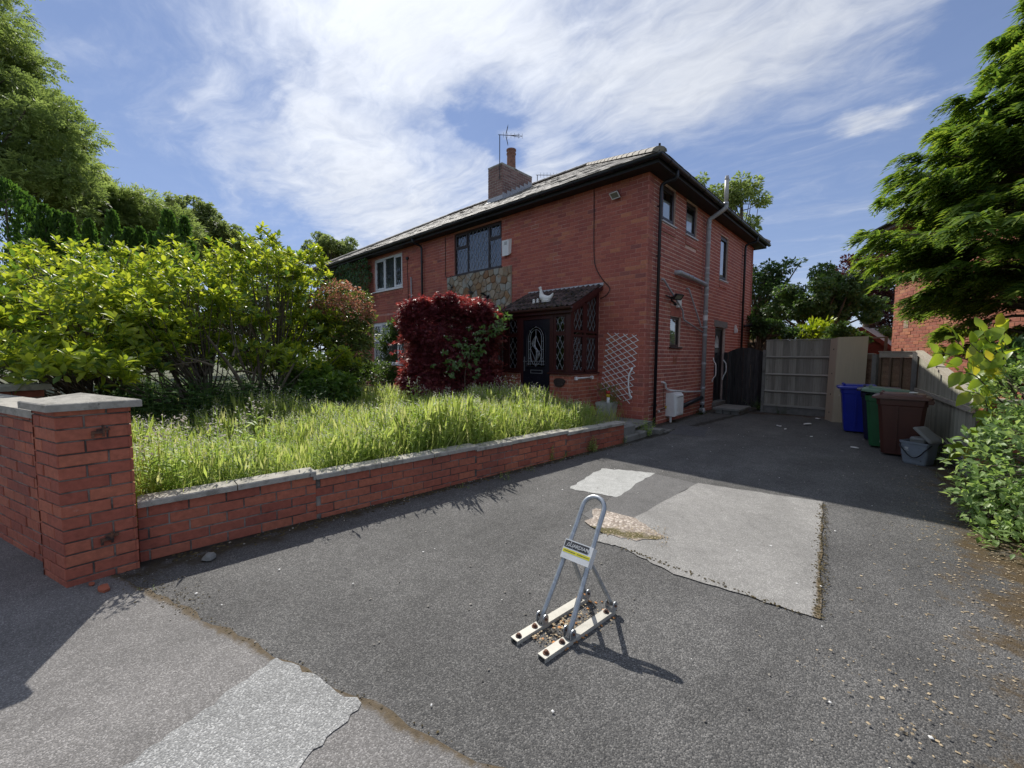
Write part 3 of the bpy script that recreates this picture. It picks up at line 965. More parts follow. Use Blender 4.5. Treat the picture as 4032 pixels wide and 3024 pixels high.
def window(parent, w, u0, u1, z0, z1, lights, fm, depth=0.07, fw=0.055, sash=0.04, lead=None, lm=None, glass=None, sill=True, sillm=None, back=None, backm=None, name='window', silld=0.05, blind=0.62):
    """lights: (ua, ub, za, zb, opens) in wall coordinates"""
    glass = glass or M_GLASS
    mb = MB()
    n1 = -depth
    n0 = n1 - 0.06
    w.box(mb, u0, u0 + fw, n0, n1, z0, z1)
    w.box(mb, u1 - fw, u1, n0, n1, z0, z1)
    w.box(mb, u0 + fw, u1 - fw, n0, n1, z0, z0 + fw)
    w.box(mb, u0 + fw, u1 - fw, n0, n1, z1 - fw, z1)
    f = mb.build(name, fm, parent)
    for i, (a, b, c, d, op) in enumerate(lights):
        g = 0.0
        if op:
            s = sash
            bars = MB()
            w.box(bars, a, a + s, n1 - 0.03, n1 + 0.012, c, d)
            w.box(bars, b - s, b, n1 - 0.03, n1 + 0.012, c, d)
            w.box(bars, a + s, b - s, n1 - 0.03, n1 + 0.012, c, c + s)
            w.box(bars, a + s, b - s, n1 - 0.03, n1 + 0.012, d - s, d)
            g = s
            bars.build('sash', fm, f)
        pm = MB()
        tl = rnd.uniform(-0.004, 0.004)
        pm.add([w.pt(a + g, n1 - 0.022 + tl, c + g), w.pt(b - g, n1 - 0.022 - tl, c + g), w.pt(b - g, n1 - 0.022 - tl, d - g), w.pt(a + g, n1 - 0.022 + tl, d - g)], [(0, 1, 2, 3)])
        pm.build('pane', glass, f)
        if lead:
            ml = MB()
            lattice(ml, w, a + g, b - g, c + g, d - g, n1 - 0.017, lead[0], lead[1], lead[2] if len(lead) > 2 else 0.006)
            if ml.v:
                ml.build('lead_lattice', lm or M_LEADW, f)
    # mullions and transoms fill what the lights leave
    us = sorted({l[0] for l in lights} | {l[1] for l in lights})
    cols = sorted({(l[0], l[1]) for l in lights})
    for (a, b), (c, d) in zip(cols, cols[1:]):
        if c > b:
            mm = MB()
            w.box(mm, b, c, n0 + 0.002, n1 - 0.002, z0 + fw, z1 - fw)
            mm.build('mullion', fm, f)
    for a, b in cols:
        zz = sorted((l[2], l[3]) for l in lights if (l[0], l[1]) == (a, b))
        for (p, q), (r_, s_) in zip(zz, zz[1:]):
            mm = MB()
            w.box(mm, a, b, n0 + 0.002, n1 - 0.002, q, r_)
            mm.build('transom', fm, f)
    if back:
        bk = MB()
        if back == 'blind':
            u = u0 + 0.02
            while u < u1 - 0.02:
                bk.add([w.pt(u, n1 - 0.20, z0), w.pt(u + 0.075, n1 - 0.17, z0), w.pt(u + 0.075, n1 - 0.17, z1), w.pt(u, n1 - 0.20, z1)], [(0, 1, 2, 3)])
                u += 0.082
        elif back == 'roller':
            w.quad(bk, u0, u1, n1 - 0.045, z0, z0 + (z1 - z0) * blind)
        else:
            u = u0
            k = 0
            while u < u1:
                bk.add([w.pt(u, n1 - 0.14 - 0.02 * (k % 2), z0), w.pt(u + 0.05, n1 - 0.14 - 0.02 * ((k + 1) % 2), z0), w.pt(u + 0.05, n1 - 0.14 - 0.02 * ((k + 1) % 2), z1), w.pt(u, n1 - 0.14 - 0.02 * (k % 2), z1)], [(0, 1, 2, 3)])
                u += 0.05
                k += 1
        bk.build('blind' if back in ('blind', 'roller') else 'net_curtain', backm or M_CURT, f)
    if sill:
        sm = MB()
        w.box(sm, u0 - 0.04, u1 + 0.04, n1 - 0.02, silld, z0 - 0.035, z0 - 0.002)
        sm.build('sill', sillm or fm, f)
    return f


# ------------------------------------------------------------------ the brick house
HW = 7.66          # half of the pair
HD = 7.95
EZ = 5.15
house = thing('brick_house', 'red brick end house with stone cladding, dark porch and grey soil pipe', 'house', (-3.8, 4.0, 0))
attached = thing('attached_house', 'adjoining red brick house on the left with white window frames and ivy on its front', 'house', (-11.5, 4.0, 0))
wF = Wl((-HW, 0, 0), (1, 0, 0))
wS = Wl((0, 0, 0), (0, 1, 0))
fx = lambda x: x + HW
holesF = [(fx(-6.13), fx(-4.125), 3.86, 5.09), (fx(-6.1), fx(-3.85), 1.12, 2.45)]
stone_rect = (fx(-6.42), fx(-3.74), 0.0, 3.842)
holesS = [(0.62, 1.315, 4.35, 5.11), (1.94, 2.64, 4.345, 5.11), (4.49, 5.18, 3.64, 4.86), (1.215, 1.81, 1.70, 2.385), (4.31, 5.22, 0.0, 2.31)]
mb = MB()
backing(mb, wF, HW - 0.005, -0.1, EZ, holesF)
mb.build('front_wall', M_MORT, house)
mb = MB()
ws2 = Wl((0, 0.225, 0), (0, 1, 0))
backing(mb, ws2, HD - 0.225, -0.1, EZ, [(a - 0.225, b - 0.225, c, d) for a, b, c, d in holesS])
mb.build('side_wall', M_MORT2, house)
mb = MB()
mb.box(-HW, -0.005, HD - 0.22, HD, 0, EZ)
mb.box(-HW - 0.1, -HW, 0.23, HD - 0.23, 0, 5.13)
mb.build('inner_wall', M_MORT2, house)
mb = MB()
mb.box(-HW, -0.24, 0.24, HD - 0.24, 2.62, 2.78)
mb.box(-HW, -0.24, 0.24, HD - 0.24, 5.14, 5.20)
mb.build('floor_slab', M_DARKIN, house)

HB = Bricks()
lint = (4.196, 5.394, 2.312, 2.49)
HB.wall(wF, brick_rects(HW, 0, EZ, holesF + [stone_rect] + [(fx(-3.05), fx(-1.103), 0.0, 2.95)], off=0.115), M_BRICK)
sold = [(1.215 - 0.0, 1.81, 2.39, 2.63)]
recess = [(0.62, 1.315, 4.12, 4.30), (1.94, 2.64, 4.10, 4.30), (4.49, 5.18, 3.42, 3.60)]
HB.wall(wS, brick_rects(HD, 0, EZ, holesS + [lint] + sold + recess, jt=0.014, off=0.0), M_BRICK2)
# soldier course over the small window, and the infill panels below the upper sills
for k in range(8):
    HB.items.append((wS, (1.215 + k * 0.0745, 1.215 + k * 0.0745 + 0.066, 2.392, 2.625), M_BRICK2, 1.0, 0.001, 0.03))
for a, b, c, d in recess:
    wr = Wl((0.017, 0, 0), (0, 1, 0))
    HB.wall(wr, [(q[0] + a, q[1] + a, q[2], q[3]) for q in brick_rects(b - a, c, d, [], off=0.05)], M_BRICK2)
for a, b, c, d in recess:
    mb = MB()
    mb.box(-0.004, 0.013, a + 0.002, b - 0.012, c + 0.002, d - 0.002)
    mb.build('infill_panel', M_MORT2, house)

# windows on the front
window(house, wF, fx(-6.13), fx(-4.125), 3.86, 5.09,
       [(fx(-6.075), fx(-5.565), 3.915, 4.62, 0), (fx(-6.075), fx(-5.565), 4.66, 5.035, 1), (fx(-5.52), fx(-4.69), 3.915, 5.035, 0),
        (fx(-4.64), fx(-4.18), 3.915, 4.64, 0), (fx(-4.64), fx(-4.18), 4.68, 5.035, 1)], M_BROWNF, 0.05, lead=(0.155, 0.255, 0.007), lm=M_LEADW, back='blind', backm=M_CURT, sill=True)
window(house, wF, fx(-6.1), fx(-3.85), 1.12, 2.45,
       [(fx(-6.045), fx(-5.5), 1.175, 2.395, 0), (fx(-5.45), fx(-4.5), 1.175, 2.395, 0), (fx(-4.45), fx(-3.905), 1.175, 2.395, 0)], M_BROWNF, 0.05, lead=(0.155, 0.255, 0.007), back='blind')
# windows on the side
for a, b, c, d, bk in ((0.62, 1.315, 4.35, 5.11, 'roller'), (1.94, 2.64, 4.345, 5.11, 'roller'), (4.49, 5.18, 3.64, 4.86, 'roller')):
    window(house, wS, a, b, c, d, [(a + 0.055, b - 0.055, c + 0.055, d - 0.055, 1)], M_BROWNF, 0.04, sash=0.05, back=bk, backm=M_BLIND, glass=M_GLASSC, blind={0.62: 0.66, 1.94: 0.72, 4.49: 0.9}[a], sill=True, sillm=M_GREYP2, silld=0.035)
window(house, wS, 1.215, 1.81, 1.70, 2.385, [(1.27, 1.755, 1.755, 2.33, 0)], M_BROWNF, 0.045, back='roller', backm=M_BLIND, glass=M_GLASSC, blind=0.8, sill=True, sillm=M_BROWNF, silld=0.05)

# stone cladding: crazy-paved slabs, each its own piece
def clip_half(poly, px_, py_, nx, ny):
    out = []
    m = len(poly)
    for i in range(m):
        a, b = poly[i], poly[(i + 1) % m]
        da = (a[0] - px_) * nx + (a[1] - py_) * ny
        db = (b[0] - px_) * nx + (b[1] - py_) * ny
        if da <= 0:
            out.append(a)
        if (da < 0 < db) or (db < 0 < da):
            t = da / (da - db)
            out.append((a[0] + (b[0] - a[0]) * t, a[1] + (b[1] - a[1]) * t))
    return out


def voronoi(rect, n, minsep, seed):
    r = random.Random(seed)
    pts, tries = [], 0
    while len(pts) < n and tries < 9000:
        tries += 1
        p = (r.uniform(rect[0], rect[1]), r.uniform(rect[2], rect[3]))
        if all((p[0] - q[0]) ** 2 + ((p[1] - q[1]) * 1.1) ** 2 > (minsep * r.uniform(0.75, 1.25)) ** 2 for q in pts):
            pts.append(p)
    cells = []
    for i, p in enumerate(pts):
        poly = [(rect[0], rect[2]), (rect[1], rect[2]), (rect[1], rect[3]), (rect[0], rect[3])]
        for j, q in enumerate(pts):
            if i != j and abs(p[0] - q[0]) < 1 and abs(p[1] - q[1]) < 1:
                dx, dy = q[0] - p[0], q[1] - p[1]
                poly = clip_half(poly, (p[0] + q[0]) / 2, (p[1] + q[1]) / 2, dx, dy)
                if len(poly) < 3:
                    break
        if len(poly) >= 3:
            cells.append(poly)
    return cells


def shrink(poly, s):
    cx = sum(p[0] for p in poly) / len(poly)
    cy = sum(p[1] for p in poly) / len(poly)
    out = []
    for x, y in poly:
        L = math.hypot(x - cx, y - cy)
        k = max(0.3, (L - s) / L)
        out.append((cx + (x - cx) * k, cy + (y - cy) * k))
    return out


def stonemat():
    m, nt, out = newmat("crazy_stone")
    r = nt.nodes.new('ShaderNodeObjectInfo').outputs['Random']
    c = ramp(nt, r, [(0.0, (0.30, 0.24, 0.165)), (0.22, (0.40, 0.33, 0.235)), (0.4, (0.26, 0.15, 0.080)), (0.55, (0.36, 0.36, 0.31)), (0.72, (0.34, 0.22, 0.115)), (0.85, (0.42, 0.38, 0.29)), (1.0, (0.22, 0.19, 0.16))], 'CONSTANT')
    c = mixc(nt, math_n(nt, 'MULTIPLY', smooth(nt, noise(nt, 7, 7, 0.65), 0.48, 0.64), 0.6), c, (0.30, 0.165, 0.075))
    c = mixc(nt, math_n(nt, 'MULTIPLY', smooth(nt, noise(nt, 9, 7, 0.65), 0.55, 0.7), 0.55), c, (0.44, 0.44, 0.42))
    h = math_n(nt, 'ADD', noise(nt, 18, 5), math_n(nt, 'MULTIPLY', noise(nt, 90, 4), 0.4))
    p = principled(nt, col=c, rough=0.8, spec=0.35, normal=bump(nt, h, 0.6, 0.01))
    nt.links.new(p.outputs[0], out.inputs[0])
    return m


M_STONE = stonemat()
M_STJ = basic("stone_joint", (0.36, 0.31, 0.24), 0.9, 0.2, 20)
mb = MB()
wF.box(mb, fx(-6.42), fx(-6.14), -0.004, 0.016, 0.0, 3.84)
wF.box(mb, fx(-3.84), fx(-3.742), -0.004, 0.016, 0.0, 3.84)
wF.box(mb, fx(-6.14), fx(-3.84), -0.004, 0.016, 2.46, 3.822)
wF.box(mb, fx(-6.14), fx(-3.84), -0.004, 0.016, 0.0, 1.08)
clad = mb.build('stone_cladding', M_STJ, house)
cells = voronoi((-6.42, -3.742, 2.47, 3.84), 105, 0.165, 5) + voronoi((-6.42, -3.742, 0.02, 1.075), 60, 0.19, 6) + voronoi((-3.84, -3.742, 1.09, 2.46), 7, 0.16, 7) + voronoi((-6.42, -6.15, 1.09, 2.46), 9, 0.17, 8)
for poly in cells:
    a, b = shrink(poly, 0.011), shrink(poly, 0.026)
    n = len(poly)
    t = rnd.uniform(0.026, 0.04)
    cx = sum(p[0] for p in a) / n
    cz = sum(p[1] for p in a) / n
    V = [(x - cx, 0, z - cz) for x, z in a] + [(x - cx, 0.010 - t, z - cz) for x, z in a] + [(x - cx, -t, z - cz) for x, z in b]
    F = [tuple(range(2 * n, 3 * n))]
    for k in range(2):
        for i in range(n):
            j = (i + 1) % n
            F.append((k * n + i, k * n + j, k * n + n + j, k * n + n + i))
    me = bpy.data.meshes.new('stone')
    me.from_pydata(V, [], F)
    o = link('stone', me, M_STONE, clad)
    o.location = Vector((cx, -0.014, cz)) - OFF[house.name]

# side door, lintel, thresholds
mb = MB()
wS.box(mb, lint[0], lint[1], -0.02, 0.004, lint[2], lint[3])
mb.build('lintel', M_CONC2, house)
mb = MB()
wS.box(mb, 4.31, 4.375, -0.14, -0.07, 0.20, 2.31)
wS.box(mb, 5.155, 5.22, -0.14, -0.07, 0.20, 2.31)
wS.box(mb, 4.375, 5.155, -0.14, -0.07, 2.24, 2.31)
fr = mb.build('door_frame', M_BROWNF, house)
mb = MB()
wS.box(mb, 4.375, 5.155, -0.15, -0.10, 0.20, 2.24)
sd = mb.build('side_door', M_DOOR, house)
arch = [(4.56, 1.72)] + [(4.765 + 0.205 * math.cos(t), 1.80 + 0.30 * math.sin(t)) for t in [math.pi - math.pi * i / 12 for i in range(13)]] + [(4.97, 1.72)]
mb = MB()
mb.prism([wS.pt(u, -0.098, z) for u, z in arch], wS.N * 0.006)
mb.build('arched_light', M_GLASSF, sd)
mb = MB()
mb.tube([wS.pt(u, -0.09, z) for u, z in arch + [arch[0]]], 0.012, 6)
for u0 in (4.50, 4.80):
    wS.box(mb, u0, u0 + 0.23, -0.1, -0.088, 1.52, 1.58)
    wS.box(mb, u0, u0 + 0.23, -0.1, -0.088, 0.45, 1.40)
mb.build('moulding', M_DOOR, sd)
mb = MB()
mb.tube([wS.pt(4.44, -0.09, 1.25), wS.pt(4.44, -0.04, 1.25), wS.pt(4.55, -0.035, 1.25)], 0.009, 6)
mb.build('handle', M_GREYP2, sd)
mb = MB()
wS.box(mb, 4.25, 5.28, -0.2, 0.10, 0.10, 0.195)
wS.box(mb, 4.28, 5.25, -0.2, 0.06, -0.05, 0.098)
mb.build('threshold', M_CONC2, house)
HB.wall(wS, brick_rects(0.0, 0, 0, []), M_BRICK2)


# ------------------------------------------------------------------ roof of the pair
OV, RZ0, SL = 0.40, 5.27, 0.5655          # overhang, eave height, slope
RID = RZ0 + (HD / 2 + OV) * SL
XL = -2 * HW - OV                          # far left eave
mid = HD / 2
hipR = (-(mid), mid, RID)
hipL = (-2 * HW + mid, mid, RID)


def roofz(y):
    return RZ0 + (y + OV) * SL


def slope_tiles(name, parent, P0, U, V, length, run, lim, m, gw=0.25, gauge=0.185, seed=1):
    """overlapping slates on a slope: P0 eave start, U along the eave, V up the slope, lim(v)->(u0,u1)"""
    r = random.Random(seed)
    Nn = U.cross(V).normalized()
    mb = MB()
    v = -0.03
    k = 0
    while v < run:
        u0, u1 = lim(v + gauge * 0.5)
        u = math.floor(u0 / gw) * gw + (k % 2) * gw / 2 - gw
        while u < u1:
            a, b = max(u + 0.004, u0), min(u + gw - 0.004, u1)
            if b - a > 0.05:
                lift = r.uniform(0.006, 0.011) + (0.012 if r.random() < 0.05 else 0)
                slip = r.uniform(-0.008, 0.008)
                q0, q1 = v + slip, min(v + gauge + 0.05, run)
                p = lambda uu, vv, h: P0 + U * uu + V * vv + Nn * h
                t0 = r.uniform(-0.003, 0.003)
                mb.add([p(a, q0, 0.0), p(b, q0, 0.0), p(b, q0, lift + t0), p(a, q0, lift - t0), p(b, q1, 0.004), p(a, q1, 0.004)],
                       [(0, 1, 2, 3), (3, 2, 4, 5), (1, 4, 2), (0, 3, 5)])
            u += gw
        v += gauge
        k += 1
    return mb.build(name, m, parent, kind='stuff')


def roof_half(parent, x0, x1, hip_at, hx):
    """deck of one house; hip_at 'R' or 'L'"""
    mb = MB()
    e = lambda x, y: (x, y, RZ0)
    dn = Vector((0, 0, -0.05))
    if hip_at == 'R':
        A, B, C_, D_ = e(x0, -OV), e(x1, -OV), e(x1, HD + OV), e(x0, HD + OV)
        H, K = (hx, mid, RID), (x0, mid, RID)
        polys = [[A, B, H, K], [B, C_, H], [C_, D_, K, H]]
    else:
        A, B, C_, D_ = e(x0, -OV), e(x1, -OV), e(x1, HD + OV), e(x0, HD + OV)
        H, K = (hx, mid, RID), (x1, mid, RID)
        polys = [[A, B, K, H], [D_, A, H], [C_, D_, H, K]]
    for p in polys:
        mb.prism([Vector(q) for q in p], dn)
    return mb.build('roof_deck', M_SLATE, parent)


roof_half(house, -HW, OV, 'R', hipR[0])
roof_half(attached, XL, -HW - 0.003, 'L', hipL[0])
Vf = Vector((0, 1, SL)).normalized()
vs = math.hypot(1, SL)
run = (mid + OV) * vs
slope_tiles('roof_slates', house, Vector((-HW, -OV, RZ0 + 0.004)), Vector((1, 0, 0)), Vf, 0, run, lambda v: (0.0, HW + OV - v / vs), M_SLATE, seed=3)
slope_tiles('roof_slates', attached, Vector((XL, -OV, RZ0 + 0.004)), Vector((1, 0, 0)), Vf, 0, run, lambda v: (v / vs, HW + OV - 0.003), M_SLATE, seed=4)
Vs = Vector((-1, 0, SL)).normalized()
slope_tiles('roof_slates', house, Vector((OV, -OV, RZ0 + 0.004)), Vector((0, 1, 0)), Vs, 0, run, lambda v: (v / vs, HD + 2 * OV - v / vs), M_SLATE, seed=5)
slope_tiles('roof_slates', house, Vector((OV, HD + OV, RZ0 + 0.004)), Vector((-1, 0, 0)), Vector((0, -1, SL)).normalized(), 0, run, lambda v: (v / vs, HW + OV), M_SLATE, seed=6)


def ridge_run(parent, a, b, name, rad=0.11, step=0.42, m=None):
    a, b = Vector(a), Vector(b)
    L = (b - a).length
    n = max(1, int(L / step))
    d = (b - a) / n
    dn = d.normalized()
    s = dn.cross(Z).normalized()
    u = s.cross(dn)
    if u.z < 0:
        u = -u
    for i in range(n):
        mb = MB()
        V, F = [], []
        for k, (t, rr) in enumerate(((-0.02, rad * 1.06), (1.03, rad * 0.97))):
            c = a + d * (i + t)
            for j in range(7):
                th = math.pi * j / 6
                V.append(c + s * math.cos(th) * rr * 1.25 + u * (math.sin(th) * rr * 0.85 - 0.045))
        for j in range(6):
            F.append((j, j + 1, 8 + j, 7 + j))
        F.append(tuple(range(7)))
        F.append(tuple(reversed(range(7, 14))))
        mb.add(V, F)
        mb.build(name, m or M_RIDGE, parent)


ridge_run(house, (OV - 0.06, -OV + 0.06, RZ0 + 0.07), (hipR[0], mid, RID + 0.03), 'hip_tile')
ridge_run(house, (OV - 0.06, HD + OV - 0.06, RZ0 + 0.07), (hipR[0], mid, RID + 0.03), 'hip_tile')
ridge_run(house, (hipR[0], mid, RID + 0.03), (-HW, mid, RID + 0.03), 'ridge_tile')
ridge_run(attached, (-HW - 0.003, mid, RID + 0.03), (hipL[0], mid, RID + 0.03), 'ridge_tile')
ridge_run(attached, (XL + 0.06, -OV + 0.06, RZ0 + 0.07), (hipL[0], mid, RID + 0.03), 'hip_tile')
mb = MB()
mb.bar((0.33, -0.33, 5.27), (0.335, -0.335, 5.44), 0.03, 0.03)
mb.prism([(0.22, -0.26, 5.33), (0.32, -0.32, 5.42), (0.30, -0.20, 5.36)], (0.02, -0.02, 0.0))
mb.build('hip_iron', M_IRON, house)

# fascia, soffit, gutters
FO = 0.31
for par, x0, x1, right in ((house, -HW, FO, True), (attached, -2 * HW - FO, -HW - 0.003, False)):
    mb = MB()
    mb.box(x0, x1, -FO, -FO + 0.02, 5.12, 5.262)
    if right:
        mb.box(FO - 0.02, FO, -FO + 0.021, HD + FO, 5.12, 5.262)
        mb.box(x0, FO - 0.021, HD + FO - 0.02, HD + FO, 5.12, 5.262)
    mb.build('fascia', M_SOFFIT, par)
    mb = MB()
    mb.box(x0, x1 - (0.022 if right else 0), -FO + 0.021, 0.01, 5.135, 5.15)
    if right:
        mb.box(-0.01, FO - 0.022, 0.011, HD + FO - 0.03, 5.135, 5.15)
    mb.build('soffit', M_SOFFIT, par)


def gutter(parent, path, m=M_BLACK, r=0.057, name='gutter'):
    """half-round channel along a path of level points"""
    mb = MB()
    P = [Vector(p) for p in path]
    V, F = [], []
    K = 8
    for i, p in enumerate(P):
        d0 = (P[i] - P[i - 1]).normalized() if i else (P[1] - P[0]).normalized()
        d1 = (P[i + 1] - P[i]).normalized() if i < len(P) - 1 else d0
        s0, s1 = d0.cross(Z), d1.cross(Z)
        s = (s0 + s1).normalized()
        s = s / max(0.3, s.dot(s1))
        for rr in (r, r - 0.006):
            for k in range(K + 1):
                th = math.pi * k / K
                V.append(p + s * math.cos(th) * rr - Z * math.sin(th) * rr)
    W_ = 2 * (K + 1)
    for i in range(len(P) - 1):
        for k in range(K):
            a, b = i * W_ + k, (i + 1) * W_ + k
            F.append((a, a + 1, b + 1, b))
            a, b = a + K + 1, b + K + 1
            F.append((a, b, b + 1, a + 1))
        for k in (0, K):
            F.append((i * W_ + k, i * W_ + K + 1 + k, (i + 1) * W_ + K + 1 + k, (i + 1) * W_ + k))
    mb.add(V, F)
    g = mb.build(name, m, parent, smooth=False)
    br = MB()
    for i in range(len(P) - 1):
        d = P[i + 1] - P[i]
        n = int(d.length / 0.95)
        dn = d.normalized()
        s = dn.cross(Z)
        for k in range(n):
            c = P[i] + dn * (0.4 + k * 0.95)
            pts = [c + s * math.cos(t) * (r + 0.005) - Z * math.sin(t) * (r + 0.005) for t in [math.pi * j / 8 for j in range(9)]]
            for a, b in zip(pts, pts[1:]):
                br.bar(a, b, 0.035, 0.006, side=dn)
    br.build('gutter_clip', m, g)
    return g


GO = FO + 0.065
gutter(house, [(-HW, -GO, 5.235), (GO, -GO, 5.235), (GO, HD + GO, 5.235)])
gutter(attached, [(-2 * HW - GO, -GO, 5.235), (-HW - 0.003, -GO, 5.235)])


def clips(mb, pts, r):
    for p, d in pts:
        p = Vector(p)
        d = Vector(d)
        mb.lathe(p - Z * 0.02, [(r + 0.006, 0), (r + 0.006, 0.04)], 10)
        mb.bar(p, p - d * 0.06, 0.05, 0.02)


def downpipe(parent, top, mid_, base, r, m, n, brackets):
    mb = MB()
    pts = [top] + curve(mid_, 5) + [base]
    mb.tube(pts, r, 10)
    p = mb.build('downpipe', m, parent, smooth=True)
    c = MB()
    clips(c, [((mid_[-1][0], mid_[-1][1], z), n) for z in brackets], r)
    c.build('pipe_bracket', m, p)
    return p


downpipe(house, (GO, 0.42, 5.19), [(GO, 0.42, 5.08), (GO - 0.04, 0.415, 5.03), (0.16, 0.39, 5.0), (0.085, 0.37, 4.94), (0.075, 0.36, 4.80)], (0.075, 0.34, 0.02), 0.034, M_BLACK, (1, 0, 0), (4.55, 3.55, 1.80, 0.45))
downpipe(house, (GO, 6.75, 5.19), [(GO, 6.75, 5.08), (GO - 0.04, 6.74, 5.03), (0.16, 6.70, 5.0), (0.085, 6.67, 4.94), (0.075, 6.66, 4.80)], (0.075, 6.66, 0.02), 0.034, M_BLACK, (1, 0, 0), (4.65, 3.2))
downpipe(attached, (-7.74, -GO, 5.19), [(-7.74, -GO, 5.10), (-7.73, -GO + 0.05, 5.06), (-7.69, -0.14, 5.0), (-7.68, -0.085, 4.94), (-7.68, -0.075, 4.8)], (-7.66, -0.075, 0.2), 0.034, M_BLACK, (0, -1, 0), (4.5, 3.4))
# soil stack with its branches
mb = MB()
mb.tube([(0.45, 3.30, 5.27), (0.45, 3.30, 5.84)], 0.050, 12)
mb.lathe((0.45, 3.30, 5.84), [(0.052, 0), (0.046, 0.05), (0.030, 0.10), (0.0, 0.105)], 12)
vp = mb.build('vent_pipe', M_TANP, house, smooth=True)
mb = MB()
for k in range(9):
    a = 2 * math.pi * k / 9
    mb.tube([(0.45 + .05 * math.cos(a), 3.30 + .05 * math.sin(a), 5.83), (0.45 + .047 * math.cos(a), 3.30 + .047 * math.sin(a), 5.88), (0.45 + .03 * math.cos(a), 3.30 + .03 * math.sin(a), 5.945)], 0.005, 4)
mb.build('vent_cage', M_GREYP2, vp)
mb = MB()
mb.tube(curve([(0.45, 3.30, 5.28), (0.45, 3.30, 5.20), (0.42, 3.28, 5.14), (0.20, 3.22, 4.99), (0.11, 3.19, 4.93), (0.10, 3.18, 4.84)], 5) + [(0.10, 3.16, 0.12)], 0.054, 14)
for z in (5.27,):
    mb.lathe((0.45, 3.30, z - 0.03), [(0.06, 0), (0.06, 0.06)], 14)
for z in (4.86, 4.70, 3.58, 3.44, 3.20, 2.62, 2.22, 2.02, 0.66, 0.28):
    mb.lathe((0.10, 3.16 + (z / 4.84) * 0.02, z - 0.03), [(0.057, 0), (0.062, 0.01), (0.062, 0.05), (0.057, 0.06)], 14)
mb.tube(curve([(-0.02, 1.40, 3.36), (0.06, 1.40, 3.36), (0.10, 1.45, 3.36), (0.10, 1.56, 3.355)], 4) + [(0.10, 3.10, 3.30)], 0.054, 14)
mb.lathe((0.10, 1.86, 3.35), [(0.058, -0.02), (0.058, 0.02)], 14, axis=(0, 1, -0.035))
mb.lathe((0.10, 2.12, 3.34), [(0.060, -0.02), (0.060, 0.02)], 14, axis=(0, 1, -0.035))
sp = mb.build('soil_pipe', M_GREYP, house, smooth=True)
mb = MB()
mb.lathe((0.10, 3.165, 2.40), [(0.060, 0), (0.060, 0.13)], 14)
mb.build('pipe_collar', M_WHITE, sp)
mb = MB()
clips(mb, [((0.10, 3.17, z), (1, 0, 0)) for z in (4.35, 3.72, 3.05, 1.30)], 0.056)
mb.build('pipe_bracket', M_GREYP2, sp)
mb = MB()
mb.tube(curve([(-0.01, 0.66, 3.12), (0.04, 0.66, 3.12), (0.06, 0.69, 3.09)], 4) + [(0.06, 1.72, 2.565)] + curve([(0.06, 1.75, 2.54), (0.06, 1.78, 2.48)], 3) + [(0.06, 1.80, 2.41)] + curve([(0.06, 1.81, 2.37), (0.06, 1.86, 2.33)], 3) + [(0.08, 3.09, 2.09)], 0.020, 8)
mb.tube(curve([(-0.01, 2.10, 3.09), (0.04, 2.10, 3.09), (0.06, 2.12, 3.05)], 4) + [(0.06, 2.93, 2.30)] + curve([(0.06, 2.97, 2.24), (0.08, 3.10, 2.20)], 3), 0.019, 8)
mb.build('waste_pipe', M_GREYP, sp, smooth=True)
mb = MB()
mb.tube(curve([(-0.01, 0.83, 0.91), (0.05, 0.83, 0.91), (0.06, 0.90, 0.88), (0.06, 0.93, 0.80), (0.06, 0.99, 0.755)], 5) + [(0.06, 1.2, 0.72), (0.06, 1.8, 0.66), (0.06, 2.3, 0.62), (0.09, 3.08, 0.58)], 0.021, 8)
mb.build('waste_pipe', M_WHITE, sp, smooth=True)
mb = MB()
mb.tube([(0.10, 1.75, 0.30), (0.10, 3.08, 0.42)], 0.052, 12)
mb.lathe((0.10, 3.16, 0.08), [(0.056, 0), (0.058, 0.14)], 12)
mb.build('drain_branch', M_BLACK, sp, smooth=True)
mb = MB()
mb.lathe((0.10, 3.16, 0.02), [(0.075, 0), (0.075, 0.10), (0.06, 0.13)], 14)
mb.lathe((0.17, 3.05, 0.07), [(0.045, -0.06), (0.052, 0.0), (0.052, 0.02)], 14, axis=(0.75, -0.65, 0))
mb.build('drain_shoe', M_GREYP, sp, smooth=True)
# air bricks
for par, wv, u, z in ((house, wS, 1.44, 1.32), (house, wF, fx(-0.62), 5.0)):
    mb = MB()
    for k in range(5):
        wv.box(mb, u, u + 0.16, 0.001, 0.010, z + k * 0.034, z + k * 0.034 + 0.017)
    wv.box(mb, u - 0.015, u - 0.001, 0.001, 0.010, z - 0.01, z + 0.165)
    wv.box(mb, u + 0.161, u + 0.175, 0.001, 0.010, z - 0.01, z + 0.165)
    mb.build('air_brick', M_NBRICK, par)

# chimney
mb = MB()
mb.box(-6.695, -6.035, 1.965, 3.455, 6.0, 7.76)
ch = mb.build('chimney', M_CMORT, house)
cm = {}
for wv, L in ((Wl((-6.70, 1.96, 0), (1, 0, 0)), 0.67), (Wl((-6.03, 1.96, 0), (0, 1, 0)), 1.5), (Wl((-6.03, 3.46, 0), (-1, 0, 0)), 0.67), (Wl((-6.70, 3.46, 0), (0, -1, 0)), 1.5)):
    cb_ = Bricks()
    cb_.wall(wv, brick_rects(L, 6.55, 7.72, [], off=0.11 if L < 1 else 0.0, jt=0.014), M_CBRICK, jit=0.003)
    cb_.emit(ch, 300)
mb = MB()
mb.prism([(-6.70, 1.95, 7.74), (-6.03, 1.95, 7.74), (-6.03, 3.47, 7.74), (-6.70, 3.47, 7.74)], (0, 0, 0.05))
mb.lathe((-6.25, 2.62, 7.77), [(0.26, 0), (0.19, 0.06)], 14)
mb.build('flaunching', M_CONC, ch)
mb = MB()
